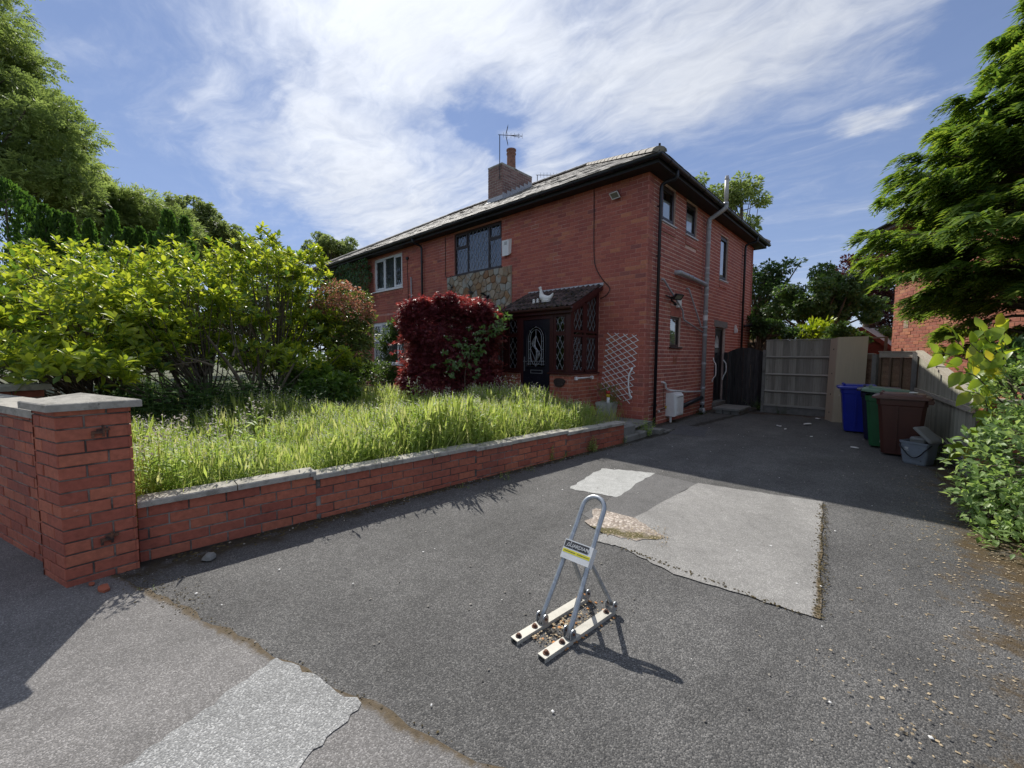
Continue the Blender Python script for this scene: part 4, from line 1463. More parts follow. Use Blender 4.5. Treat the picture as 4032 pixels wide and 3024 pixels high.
mb.lathe((-6.25, 2.62, 7.78), [(0.155, 0), (0.145, 0.52), (0.165, 0.54), (0.165, 0.57), (0.15, 0.585), (0.15, 0.64), (0.168, 0.655), (0.168, 0.70), (0.12, 0.70), (0.11, 0.5)], 18)
mb.build('chimney_pot', M_TERRA, ch, smooth=False)
mb = MB()
for x0, x1, y0, y1 in ((-6.72, -6.01, 1.945, 1.963),):
    mb.box(x0, x1, y0, y1, roofz(1.95) - 0.02, roofz(1.95) + 0.16)
for k in range(7):
    ya, yb = 1.97 + k * 0.21, 1.97 + (k + 1) * 0.21
    mb.box(-6.027, -6.012, ya, yb, roofz(ya) - 0.06, roofz(yb) + 0.11)
mb.prism([(-6.74, 1.80, roofz(1.80) + 0.03), (-5.99, 1.80, roofz(1.80) + 0.03), (-5.99, 1.96, roofz(1.96) + 0.03), (-6.74, 1.96, roofz(1.96) + 0.03)], (0, 0, 0.012))
mb.build('chimney_flashing', M_LEAD, ch)

# ------------------------------------------------------------------ the attached house
wA = Wl((-2 * HW, 0, 0), (1, 0, 0))
ax = lambda x: x + 2 * HW
holesA = [(ax(-10.89), ax(-8.95), 3.84, 5.04), (ax(-11.07), ax(-8.92), 1.15, 2.69)]
mb = MB()
backing(mb, wA, HW - 0.003, -0.1, EZ, holesA)
mb.box(-2 * HW, -2 * HW + 0.2, 0.23, HD, 0, EZ)
mb.box(-2 * HW, -HW - 0.11, HD - 0.2, HD, 0, EZ - 0.001)
mb.build('front_wall', M_MORT, attached)
mb = MB()
mb.box(-2 * HW + 0.21, -HW - 0.11, 0.24, HD - 0.24, 2.70, 2.80)
mb.box(-2 * HW + 0.21, -HW - 0.11, 0.24, HD - 0.24, 5.16, 5.20)
mb.build('floor_slab', M_DARKIN, attached)
AB = Bricks()
AB.wall(wA, brick_rects(HW, 0, EZ, holesA + [(ax(-11.1), ax(-8.9), 2.69, 2.93), (ax(-10.89), ax(-8.95), 3.60, 3.79)], off=0.03), M_BRICK)
for k in range(29):
    AB.items.append((wA, (ax(-11.09) + k * 0.0755, ax(-11.09) + k * 0.0755 + 0.068, 2.693, 2.925), M_BRICK, 1.0, 0.001, 0.03))
wr = Wl((-2 * HW, -0.014, 0), (1, 0, 0))
AB.wall(wr, [(q[0] + ax(-10.89), q[1] + ax(-10.89), q[2], q[3]) for q in brick_rects(1.94, 3.6, 3.79, [], off=0.05)], M_BRICK)
AB.emit(attached, 300, hidden=[lambda c: c.x < -11.1, lambda c: c.z < 2.4])
window(attached, wA, ax(-10.89), ax(-8.95), 3.84, 5.04, [(ax(-10.82), ax(-10.20), 3.91, 4.97, 1), (ax(-10.14), ax(-9.56), 3.91, 4.97, 0), (ax(-9.50), ax(-9.02), 3.91, 4.97, 1)], M_WHITE, 0.05, fw=0.07, sash=0.05, lead=(0.12, 0.20, 0.007), lm=M_LEADD, back='net', sill=True)
window(attached, wA, ax(-11.07), ax(-8.92), 1.15, 2.69, [(ax(-10.99), ax(-10.52), 1.23, 1.98, 0), (ax(-10.99), ax(-10.52), 2.05, 2.61, 1), (ax(-10.44), ax(-9.42), 1.23, 2.61, 0), (ax(-9.34), ax(-9.0), 1.23, 1.98, 0), (ax(-9.34), ax(-9.0), 2.05, 2.61, 1)], M_WHITE, 0.05, fw=0.08, sash=0.05, lead=(0.12, 0.20, 0.006), lm=M_LEADD, back='net', sill=True)
mb = MB()
mb.tube([(-8.35, -0.03, 2.0), (-8.37, -0.03, 4.1)], 0.022, 6)
mb.build('conduit', M_GREYP, attached)
mb = MB()
mb.tube(curve([(-8.60, -0.02, 4.75), (-8.62, -0.015, 4.3), (-8.58, -0.015, 3.8), (-8.60, -0.015, 2.7)], 5), 0.010, 5)
mb.box(-8.66, -8.54, -0.05, 0.0, 4.72, 4.80)
mb.build('wall_cable', M_CABLE, attached)
mb = MB()
mb.tube([(-6.52, -0.015, 5.1), (-6.53, -0.015, 3.95)] + curve([(-6.50, -0.015, 3.86), (-6.38, -0.02, 3.84), (-6.2, -0.02, 3.88)], 4), 0.009, 5)
mb.tube(curve([(-1.27, -0.015, 5.12), (-1.26, -0.015, 4.6), (-1.25, -0.015, 3.85), (-1.20, -0.015, 3.45), (-1.02, -0.015, 3.15), (-0.86, -0.015, 2.98), (-0.84, -0.015, 2.90), (-0.92, -0.015, 2.80), (-1.06, -0.015, 2.74)], 6), 0.009, 5)
mb.build('wall_cable', M_CABLE, house)

# ------------------------------------------------------------------ porch (part of the brick house)
PY = -1.054
PXR, PXL = -1.103, -3.02
wPF = Wl((PXL, PY, 0), (1, 0, 0))
wPS = Wl((PXR, PY, 0), (0, 1, 0))
wPL = Wl((PXL, 0, 0), (0, -1, 0))
pf = lambda x: x - PXL
mb = MB()
wPF.box(mb, pf(-1.635), pf(PXR) - 0.005, -0.10, -0.005, 0.0, 1.10)
wPF.box(mb, 0.005, pf(-2.485), -0.10, -0.005, 0.0, 1.10)
wPS.box(mb, 0.101, 1.05, -0.10, -0.005, 0.0, 1.10)
wPL.box(mb, 0.004, 0.953, -0.10, -0.005, 0.0, 1.10)
mb.build('porch_wall', M_PMORT, house)
HB.wall(wPF, [(a + pf(-1.635), b + pf(-1.635), c, d) for a, b, c, d in brick_rects(pf(PXR) - pf(-1.635), 0.10, 1.10, [], 0.0815, 0.235, 0.011, 0.0)], M_GBRICK, 1.3)
HB.wall(wPF, brick_rects(pf(-2.485), 0.10, 1.10, [], 0.0815, 0.235, 0.011, 0.1), M_GBRICK, 0.4)
HB.wall(wPS, brick_rects(1.045, 0.10, 1.10, [], 0.0815, 0.235, 0.011, 0.1), M_GBRICK, 1.3)
HB.wall(wPL, brick_rects(1.045, 0.10, 1.10, [], 0.0815, 0.235, 0.011, 0.1), M_GBRICK, 0.3)
HB.emit(house, 300, hidden=[lambda c: -7.7 < c.x < -3.7 and c.z < 2.4, lambda c: -3.1 < c.x < -1.1 and c.z < 2.9 and c.y > -0.1, lambda c: c.z > 5.0])

mb = MB()
for a, b in ((-1.211, -1.103), (-3.02, -2.90)):
    mb.box(a, b, PY - 0.005, PY + 0.10, 1.135, 2.36)
mb.box(-1.60, -1.553, PY, PY + 0.08, 1.135, 2.36)
mb.box(-2.52, -2.475, PY, PY + 0.08, 1.135, 2.36)
mb.box(-3.02, PXR, PY - 0.004, PY + 0.10, 2.362, 2.44)
mb.box(PXR - 0.06, PXR, -0.06, -0.004, 1.135, 2.86)
mb.box(PXL, PXL + 0.06, -0.06, -0.004, 1.135, 2.86)
mb.box(PXR - 0.055, PXR - 0.005, -0.57, -0.50, 1.20, 2.60)
mb.build('porch_post', M_MAHOG, house)
mb = MB()
mb.box(-1.66, PXR + 0.05, PY - 0.06, PY + 0.11, 1.10, 1.133)
mb.box(-3.08, -2.46, PY - 0.06, PY + 0.11, 1.10, 1.133)
mb.box(PXR - 0.10, PXR + 0.05, PY + 0.112, -0.002, 1.10, 1.133)
mb.box(PXL - 0.05, PXL + 0.10, PY + 0.112, -0.002, 1.10, 1.133)
mb.build('sill', M_MAHOG, house)
window(house, wPF, pf(-1.553), pf(-1.211), 1.135, 2.362, [(pf(-1.51), pf(-1.254), 1.18, 1.93, 1), (pf(-1.51), pf(-1.254), 1.97, 2.32, 1)], M_MAHOG, 0.012, fw=0.043, sash=0.022, lead=(0.125, 0.245, 0.008), glass=M_GLASSD, sill=False, name='porch_window')
window(house, wPF, pf(-2.90), pf(-2.52), 1.135, 2.362, [(pf(-2.855), pf(-2.565), 1.18, 1.93, 1), (pf(-2.855), pf(-2.565), 1.97, 2.32, 1)], M_MAHOG, 0.012, fw=0.045, sash=0.022, lead=(0.14, 0.245, 0.006), glass=M_GLASSD, sill=False, name='porch_window')
# side glazing under the rake
ptop = lambda y: 2.42 + (y - PY) * 0.485      # underside of the barge board


def rake_light(parent, y0, y1, z0, z1, name):
    w = wPS
    u0, u1 = y0 - PY, y1 - PY
    t0 = (z1 if z1 else ptop(y0) - 0.05)
    t1 = (z1 if z1 else ptop(y1) - 0.05)
    fm = MB()
    s = 0.045
    P = lambda u, z, n: w.pt(u, n, z)

    def bar4(a, b, c, d):
        fm.hexa([P(*a, -0.055), P(*b, -0.055), P(*c, -0.055), P(*d, -0.055), P(*a, -0.003), P(*b, -0.003), P(*c, -0.003), P(*d, -0.003)])
    bar4((u0, z0), (u0 + s, z0), (u0 + s, t0), (u0, t0))
    bar4((u1 - s, z0), (u1, z0), (u1, t1), (u1 - s, t1))
    bar4((u0 + s, z0), (u1 - s, z0), (u1 - s, z0 + s), (u0 + s, z0 + s))
    sl = (t1 - t0) / (u1 - u0)
    bar4((u0 + s, t0 + sl * s - s), (u1 - s, t1 - sl * s - s), (u1 - s, t1 - sl * s), (u0 + s, t0 + sl * s))
    f = fm.build(name, M_MAHOG, parent)
    g = MB()
    a, b, c = u0 + s, u1 - s, z0 + s
    ta, tb = t0 + sl * s - s, t1 - sl * s - s
    g.add([P(a, c, -0.032), P(b, c, -0.030), P(b, tb, -0.030), P(a, ta, -0.032)], [(0, 1, 2, 3)])
    g.build('pane', M_GLASSD, f)
    # leadwork clipped to the sloping top
    l = MB()
    dw, dh = 0.135, 0.245
    k = dh / dw
    for sg in (1, -1):
        cc = -2.0
        while cc < 5:
            pts = []
            n = 40
            for i in range(n + 1):
                u = a + (b - a) * i / n
                z = sg * k * u + cc
                top = ta + (tb - ta) * i / n
                if c <= z <= top:
                    pts.append((u, z))
            if len(pts) > 2:
                l.bar(P(pts[0][0], pts[0][1], -0.027), P(pts[-1][0], pts[-1][1], -0.027), 0.008, 0.006, side=w.N)
            cc += dh
    l.build('lead_lattice', M_LEADW, f)


for y0, y1 in ((PY + 0.055, -0.57), (-0.50, -0.06)):
    rake_light(house, y0, y1, 1.14, 1.93, 'porch_window')
    rake_light(house, y0, y1, 1.975, None, 'porch_window')
for y0, y1 in ((PY + 0.1, -0.06),):
    mb = MB()
    mb.box(PXL + 0.03, PXL + 0.036, y0, y1, 1.14, 2.4)
    mb.build('pane', M_GLASSD, house)

# door
dx0, dx1 = -2.475, -1.60
mb = MB()
mb.box(dx0 + 0.002, dx0 + 0.055, PY + 0.01, PY + 0.075, 0.22, 2.355)
mb.box(dx1 - 0.055, dx1 - 0.002, PY + 0.01, PY + 0.075, 0.22, 2.355)
mb.box(dx0 + 0.055, dx1 - 0.055, PY + 0.01, PY + 0.075, 2.275, 2.355)
mb.build('door_frame', M_MAHOG, house)
DY = PY + 0.035
wD = Wl((dx0 + 0.057, DY, 0), (1, 0, 0))
DWd = dx1 - dx0 - 0.114
mb = MB()
mb.box(dx0 + 0.057, dx1 - 0.057, DY, DY + 0.045, 0.26, 2.272)
door = mb.build('front_door', M_DOOR, house)
cu = DWd / 2 - 0.01
aw, az0, az1 = 0.265, 1.235, 1.86
arch = [(cu - aw, az0)] + [(cu - aw * math.cos(t), az1 + 0.285 * math.sin(t)) for t in [math.pi * i / 20 for i in range(21)]] + [(cu + aw, az0)]
mb = MB()
mb.prism([wD.pt(u, 0.002, z) for u, z in arch], wD.N * 0.004)
gl = mb.build('arched_light', M_GLASSD, door)
mb = MB()
mb.prism([wD.pt(u, 0.0005, z) for u, z in arch], wD.N * 0.0008)
mb.build('arched_light_backing', M_DARKIN, door)
mb = MB()
mb.tube([wD.pt(u, 0.006, z) for u, z in arch + [arch[0]]], 0.017, 6)
for u0, u1 in ((0.07, 0.29), (0.41, 0.63)):
    wD.box(mb, u0, u1, 0.0, 0.010, 0.36, 1.00)
    wD.box(mb, u0 + 0.035, u1 - 0.035, 0.0101, 0.018, 0.40, 0.96)
mb.build('moulding', M_DOOR, door)
mb = MB()
T = lambda pts, r=0.0052: mb.tube([wD.pt(cu + x, 0.010, z) for x, z in pts], r, 5)
for ins, top in ((0.055, 0.245), (0.105, 0.195)):
    T([(-aw + ins, az0 + 0.04)] + [(-(aw - ins) * math.cos(t), az1 + top * math.sin(t)) for t in [math.pi * i / 18 for i in range(19)]] + [(aw - ins, az0 + 0.04)])
T([(-aw + 0.02, az0 + 0.13), (aw - 0.02, az0 + 0.13)])
T([(-aw + 0.02, az0 + 0.065), (aw - 0.02, az0 + 0.065)])
T([(-0.035, az0 + 0.065), (-0.035, az0 + 0.13)])
T([(0.035, az0 + 0.065), (0.035, az0 + 0.13)])
T([(0, az0 + 0.01), (0, az0 + 0.065)])
ell = [(0.150 * math.cos(t), 1.53 + 0.26 * math.sin(t)) for t in [math.pi * (1.0 + i / 12) for i in range(13)]]
T(ell)
for zz in (1.42, 1.62, 1.80):
    T([(-aw + 0.055, zz), (-aw + 0.105, zz)])
    T([(aw - 0.105, zz), (aw - 0.055, zz)])
T([(0, az0 + 0.13), (0, 1.36)])
T([(0, 2.055), (0, 1.94)])
T([(0, 2.145), (0, 2.10)])
T([(-0.18, 2.04), (-0.125, 1.985)])
for s in (1, -1):
    c0 = 1.64
    for off, am in ((0.0, 0.125), (0.0, 0.08), (0.0, 0.03)):
        T([tuple(q)[:2] for q in curve([(0, c0 + s * 0.29, 0), (-s * am * 0.9, c0 + s * 0.13, 0), (-s * am * 0.35, c0 + s * 0.02, 0), (s * am * 0.55, c0 - s * 0.09, 0), (s * am * 0.3, c0 - s * 0.16, 0), (0, c0 - s * 0.28, 0)], 5)])
    T([tuple(q)[:2] for q in curve([(s * 0.155, c0 - s * 0.02, 0), (s * 0.105, c0 - s * 0.06, 0), (s * 0.085, c0 - s * 0.14, 0), (s * 0.04, c0 - s * 0.2, 0)], 5)])
    T([tuple(q)[:2] for q in curve([(0, c0 + s * 0.29, 0), (s * 0.06, c0 + s * 0.16, 0), (s * 0.12, c0 + s * 0.06, 0), (s * 0.155, c0 - s * 0.02, 0)], 5)])
mb.build('leaded_pattern', M_LEADW, door)
mb = MB()
for a, b, c, d in ((0.215, 0.555, 1.095, 1.108), (0.215, 0.555, 1.160, 1.173), (0.215, 0.228, 1.108, 1.160), (0.542, 0.555, 1.108, 1.160)):
    wD.box(mb, a, b, 0.0, 0.008, c, d)
mb.build('letter_plate', M_GALV, door)
mb = MB()
wD.box(mb, 0.022, 0.048, 0.0, 0.008, 1.14, 1.46)
mb.tube([wD.pt(0.035, 0.008, 1.36), wD.pt(0.035, 0.045, 1.36), wD.pt(0.13, 0.045, 1.355)], 0.009, 6)
mb.build('handle', M_GALV, door)
mb = MB()
mb.box(dx0 - 0.02, dx1 + 0.03, PY - 0.10, PY + 0.1, 0.165, 0.225)
mb.build('door_sill', M_CONC2, house)
# inside of the porch: the house door recess, dark
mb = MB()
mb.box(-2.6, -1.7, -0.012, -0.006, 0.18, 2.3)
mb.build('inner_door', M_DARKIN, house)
# a dead white pot plant stand shows through the side glass
# lean-to roof
RY0, RZr = PY - 0.09, 2.47
prs = (3.02 - RZr) / (0 - RY0)
PV = Vector((0, 1, prs)).normalized()
PN = Vector((1, 0, 0)).cross(PV)
mb = MB()
mb.prism([(-3.13, RY0 + 0.03, RZr - 0.03), (-1.03, RY0 + 0.03, RZr - 0.03), (-1.03, -0.002, 3.0 - 0.02), (-3.13, -0.002, 3.0 - 0.02)], (0, 0, -0.02))
mb.build('porch_roof_deck', M_DARKIN, house)


def pantile():
    """double roman tile, 0.30 wide, 0.36 long, along +Y, eave end at y=0"""
    n = 16
    V, F = [], []
    prof = [(i / n, 0.030 * max(0, math.sin(2 * math.pi * 2 * i / n - 0.6)) ** 0.8 + 0.006) for i in range(n + 1)]
    for y, dz_ in ((0, 0.018), (0.33, 0.0)):
        for x, h in prof:
            V.append((x * 0.262, y, h + dz_))
    for x, h in prof:
        V.append((x * 0.262, 0, h + 0.018 - 0.016))
    m = n + 1
    for i in range(n):
        F += [(i, i + 1, m + i + 1, m + i), (2 * m + i, 2 * m + i + 1, i + 1, i)]
    me = bpy.data.meshes.new('roof_tile')
    me.from_pydata(V, [], F)
    me.materials.append(M_PTILE)
    return me


ptm = pantile()
L_run = math.hypot(-RY0, 3.02 - RZr)
for r_ in range(5):
    for c_ in range(8):
        o = bpy.data.objects.new('roof_tile', ptm)
        COL.objects.link(o)
        o.parent = house
        M = Matrix((Vector((1, 0, 0)), PV, PN)).transposed().to_4x4()
        M = M @ Matrix.Rotation(rnd.uniform(-0.012, 0.012), 4, 'Z') @ Matrix.Rotation(rnd.uniform(-0.012, 0.02), 4, 'X')
        M.translation = Vector((-3.13 + c_ * 0.262, RY0 - 0.02, RZr)) + PV * (r_ * 0.245 + rnd.uniform(-0.008, 0.008)) + PN * 0.006 - OFF[house.name]
        o.matrix_local = M
# moss lumps on the porch tiles
pos = []
for i in range(160):
    u, v = rnd.uniform(-3.1, -1.06), rnd.choice([0.0, 0.245, 0.49, 0.735, 0.98]) + rnd.uniform(-0.02, 0.05)
    pos.append(tuple(Vector((u, RY0 - 0.02, RZr)) + PV * v + PN * 0.035))
tv = np.array([(-1, -1, -.6), (1, -1, -.6), (1, 1, -.6), (-1, 1, -.6), (-.6, -.6, .5), (.6, -.6, .5), (.6, .6, .5), (-.6, .6, .5)]) * 0.5
tf = np.array([(4, 5, 6, 7), (0, 1, 5, 4), (1, 2, 6, 5), (2, 3, 7, 6), (3, 0, 4, 7)])
scatter('moss', M_MOSSB, tv, tf, np.array(pos), frames(rand_unit(160), rand_unit(160), rng.uniform(0.015, 0.05, (160, 3))), house, kind='stuff')
mb = MB()
ys = [(-0.004, 3.085), (-0.010, 3.03), (-0.10, 2.985), (-0.16, 2.955)]
for (y0, z0), (y1, z1) in zip(ys, ys[1:]):
    x = -3.16
    while x < -1.0:
        mb.add([(x, y0 - .001, z0), (x + 0.072, y0 - 0.001, z0), (x + 0.072, y1, z1 + rnd.uniform(-.006, .006)), (x, y1, z1 + rnd.uniform(-.006, .006))], [(0, 3, 2, 1)])
        x += 0.072
mb.build('porch_flashing', M_LEAD, house)
mb = MB()
for x0, x1 in ((-1.055, -1.015), (-3.16, -3.12)):
    mb.hexa([(x0, RY0, 2.375), (x1, RY0, 2.375), (x1, -0.003, 2.375 + 0.545), (x0, -0.003, 2.375 + 0.545), (x0, RY0, 2.495), (x1, RY0, 2.495), (x1, -0.003, 2.495 + 0.545), (x0, -0.003, 2.495 + 0.545)])
mb.box(-3.12, -1.055, RY0 + 0.02, RY0 + 0.04, 2.36, 2.46)
mb.build('barge_board', M_MAHOG, house)
gutter(house, [(-3.14, RY0 - 0.045, 2.475), (-1.0, RY0 - 0.045, 2.475)], M_GUTTERB, 0.05, 'porch_gutter')
mb = MB()
mb.tube([(-3.06, RY0 - 0.03, 2.43), (-3.06, RY0 - 0.0, 2.36), (-3.05, PY - 0.04, 2.30), (-3.05, PY - 0.04, 0.2)], 0.026, 8)
mb.build('porch_downpipe', M_GUTTERB, house, smooth=True)
mb = MB()
mb.box(-3.42, -3.16, RY0 - 0.02, -0.01, 2.52, 2.55)
mb.build('canopy_board', M_BROWNF, house)

# ------------------------------------------------------------------ things fixed to the house
t = thing('alarm_box', 'white burglar alarm box on the wall beside the upstairs window', 'alarm box', (-3.9, 0, 4.33))
mb = MB()
mb.prism([(-4.045, -0.004, 4.14), (-3.765, -0.004, 4.14), (-3.745, -0.004, 4.52), (-4.065, -0.004, 4.52)], (0, 0.0, 0))
mb = MB()
b = [(-4.04, 0.0, 4.16), (-3.77, 0.0, 4.16), (-3.75, 0.0, 4.53), (-4.06, 0.0, 4.53)]
f_ = [(-4.02, -0.085, 4.10), (-3.79, -0.085, 4.10), (-3.78, -0.085, 4.50), (-4.03, -0.085, 4.50)]
mb.add(b + f_, [(4, 5, 6, 7), (0, 1, 5, 4), (1, 2, 6, 5), (2, 3, 7, 6), (3, 0, 4, 7), (3, 2, 1, 0)])
mb.build('casing', M_ABS, t)
mb = MB()
for k in range(4):
    mb.box(-3.94, -3.84, -0.088, -0.084, 4.38 + k * 0.022, 4.388 + k * 0.022)
mb.build('louvre_slot', M_INK, t)


def flood(label, base, face, w, h, tilt, mats, arm, grp=None):
    t = thing('floodlight', label, 'floodlight', base, group=grp)
    B = Vector(base)
    f = Vector(face).normalized()
    s = f.cross(Z).normalized()
    fd = (f * math.cos(tilt) - Z * math.sin(tilt)).normalized()
    u = s.cross(fd)
    if u.z < 0:
        u = -u
    c = B + f * arm
    mb = MB()
    P = lambda a, b_, n: c + s * a + u * b_ + fd * n
    k = 0.75
    mb.hexa([P(-w * k, -h * k, -0.06), P(w * k, -h * k, -0.06), P(w * k, h * k, -0.06), P(-w * k, h * k, -0.06), P(-w, -h, 0), P(w, -h, 0), P(w, h, 0), P(-w, h, 0)])
    mb.build('housing', mats[0], t)
    mb = MB()
    for a0, a1, b0, b1 in ((-w, w, h - 0.018, h), (-w, w, -h, -h + 0.018), (-w, -w + 0.018, -h + 0.018, h - 0.018), (w - 0.018, w, -h + 0.018, h - 0.018)):
        mb.hexa([P(a0, b0, 0.001), P(a1, b0, 0.001), P(a1, b1, 0.001), P(a0, b1, 0.001), P(a0, b0, 0.012), P(a1, b0, 0.012), P(a1, b1, 0.012), P(a0, b1, 0.012)])
    mb.build('bezel', mats[1], t)
    mb = MB()
    mb.add([P(-w + .018, -h + .018, 0.004), P(w - .018, -h + .018, 0.004), P(w - .018, h - .018, 0.004), P(-w + .018, h - .018, 0.004)], [(0, 1, 2, 3)])
    mb.build('lens', M_LAMPG, t)
    mb = MB()
    mb.bar(B, c - fd * 0.05, 0.05, 0.03)
    mb.lathe(B, [(0.04, -0.005), (0.04, 0.03)], 10, axis=f)
    mb.build('bracket', mats[0], t)
    return t


t = flood('square floodlight under the front eaves near the house corner', (-0.68, 0, 4.82), (-0.15, -1, 0), 0.105, 0.075, R(48), (M_BLACKB, M_ABS), 0.13)
t = flood('black security floodlight with sensor clipped by the slanting waste pipe', (0.0, 1.22, 2.78), (0.92, -0.3, 0), 0.12, 0.07, R(40), (M_BLACKB, M_BLACKB), 0.2)
mb = MB()
mb.lathe((0.17, 1.02, 2.62), [(0.0, -0.04), (0.03, -0.03), (0.036, 0.0), (0.03, 0.03), (0.0, 0.035)], 10, axis=(0.6, -0.6, -0.5))
mb.bar((0.03, 1.15, 2.72), (0.15, 1.03, 2.65), 0.03, 0.03)
mb.build('motion_sensor', M_BLACKB, t)
mb = MB()
mb.bar((0.05, 0.82, 2.79), (0.06, 1.10, 2.76), 0.035, 0.02)
mb.build('bracket', M_BLACKB, t)
t = thing('junction_box', 'small white box on the side wall behind the waste pipe', 'junction box', (0, 1.62, 2.7))
mb = MB()
mb.bbox(0.001, 0.06, 1.50, 1.68, 2.60, 2.85, 0.008)
mb.build('casing', M_ABS, t)
mb = MB()
mb.box(0.060, 0.066, 1.52, 1.66, 2.64, 2.82)
mb.build('cover', M_WPAINT, t)
t = thing('wall_lamp', 'white bulkhead lamp on the wall right of the side door', 'wall lamp', (0, 6.12, 2.33))
mb = MB()
mb.lathe((0.0, 6.12, 2.32), [(0.062, 0), (0.065, 0.03), (0.0, 0.031)], 14, axis=(1, 0, 0))
mb.bbox(0.002, 0.05, 6.06, 6.17, 2.20, 2.44, 0.012)
mb.build('base_plate', M_ABS, t)
mb = MB()
mb.bbox(0.051, 0.09, 6.075, 6.155, 2.22, 2.34, 0.012)
mb.build('diffuser', M_WHITE, t)
t = thing('hanging_bracket', 'black trumpet-shaped bracket at the far end of the side wall', 'bracket', (0, 7.2, 2.5))
mb = MB()
mb.lathe((0.0, 7.15, 2.47), [(0.05, 0), (0.06, 0.015), (0.03, 0.03), (0.035, 0.12), (0.06, 0.24), (0.0, 0.245)], 10, axis=(0.9, 0.3, 0.15))
mb.build('horn', M_BLACKB, t)

# trellis
t = thing('trellis', 'white expanding diamond trellis on the wall right of the porch', 'trellis', (-0.57, 0, 0.5))
TL, TR, BL, BR = (-0.846, 1.985), (-0.16, 1.90), (-0.99, 0.72), (-0.30, 0.50)


def tp(i, j, n):
    u, v = i / 3.4, j / 10.4
    x = (TL[0] * (1 - u) + TR[0] * u) * (1 - v) + (BL[0] * (1 - u) + BR[0] * u) * v
    z = (TL[1] * (1 - u) + TR[1] * u) * (1 - v) + (BL[1] * (1 - u) + BR[1] * u) * v
    return (x, n, z)


for sg, n in ((1, -0.016), (-1, -0.026)):
    for k in range(-11, 15):
        # j = sg*i + k
        pts = []
        for q in range(0, 201):
            i = 3.4 * q / 200
            j = sg * i * 1.0 + k + 0.15
            if 0 <= j <= 10.4:
                pts.append((i, j))
        if len(pts) > 24:
            a, b = pts[0], pts[-1]
            e = 0.13
            a2 = (a[0] - e, a[1] - sg * e)
            b2 = (b[0] + e, b[1] + sg * e)
            mb = MB()
            mb.bar(tp(*a2, n), tp(*b2, n), 0.013, 0.006, side=(0, 1, 0)) if False else mb.bar(tp(*a2, n), tp(*b2, n), 0.006, 0.013, side=(0, 1, 0))
            mb.build('slat', M_WPAINT, t)


def rail(label, pts, r, face, grp, name='grab_rail'):
    t = thing(name, label, 'grab rail', pts[0], group=grp)
    mb = MB()
    mb.tube(curve(pts, 5), r, 8)
    mb.build('bar', M_WPAINT, t, smooth=True)
    for p in (pts[0], pts[-1]):
        mb = MB()
        f = Vector(face)
        mb.lathe(Vector(p) - f * 0.004, [(r * 1.9, 0), (r * 1.9, 0.012), (r * 1.2, 0.02)], 10, axis=face)
        mb.build('flange', M_WPAINT, t)
    return t


rail('bent white grab rail over the right edge of the trellis', [(-0.272, -0.035, 1.22), (-0.272, -0.06, 1.19), (-0.31, -0.075, 1.08), (-0.315, -0.075, 0.85), (-0.285, -0.06, 0.68), (-0.275, -0.035, 0.63)], 0.016, (0, -1, 0), 'white grab rails')
t = thing('grab_rail', 'short straight white grab rail on the porch side wall', 'grab rail', (PXR, -0.6, 1.02), group='white grab rails')
mb = MB()
mb.tube([(PXR + 0.045, -0.89, 1.025), (PXR + 0.045, -0.29, 1.025)], 0.017, 8)
mb.build('bar', M_WPAINT, t, smooth=True)
for y in (-0.89, -0.29):
    mb = MB()
    mb.bbox(PXR + 0.001, PXR + 0.062, y - 0.035, y + 0.035, 0.985, 1.055, 0.012)
    mb.build('flange', M_WPAINT, t)
rail('white cranked grab rail left of the side door', [(0.02, 4.16, 1.42), (0.045, 4.16, 1.33), (0.09, 4.16, 1.25), (0.095, 4.16, 0.98), (0.045, 4.14, 0.88), (0.02, 4.13, 0.80)], 0.015, (1, 0, 0), 'white grab rails')
rail('white cranked grab rail between the side door and gate', [(0.03, 5.06, 1.36), (0.09, 5.06, 1.27), (0.10, 5.06, 1.05), (0.05, 5.04, 0.92), (0.02, 5.03, 0.81)], 0.015, (1, 0, 0), 'white grab rails')

# log slice and hose ring on the porch front
t = thing('log_slice', 'dark bark-edged log slice hung on the porch brickwork', 'wall plaque', (-1.37, PY, 0.93))
mb = MB()
pts = [(-1.37 + 0.135 * math.cos(a) * (1 + 0.06 * math.sin(3 * a)), PY - 0.004, 0.93 + 0.10 * math.sin(a) * (1 + 0.08 * math.cos(2 * a))) for a in [2 * math.pi * i / 22 for i in range(22)]]
mb.prism(list(reversed(pts)), (0, -0.03, 0))
mb.build('disc', M_DWOOD, t)
mb = MB()
mb.tube([(-1.255 + 0.035 * math.cos(a), PY - 0.02, 0.955 + 0.035 * math.sin(a)) for a in [math.pi * 2 * i / 12 for i in range(13)]], 0.008, 5)
mb.build('loop', M_DWOOD, t)
t = thing('hose_ring', 'dark iron ring low on the porch brickwork', 'iron ring', (-1.42, PY, 0.33))
mb = MB()
mb.tube([(-1.42 + 0.085 * math.cos(a), PY - 0.016, 0.33 + 0.085 * math.sin(a)) for a in [-1.9 + 4.4 * i / 20 for i in range(21)]], 0.011, 6)
mb.build('ring', M_RUST, t)

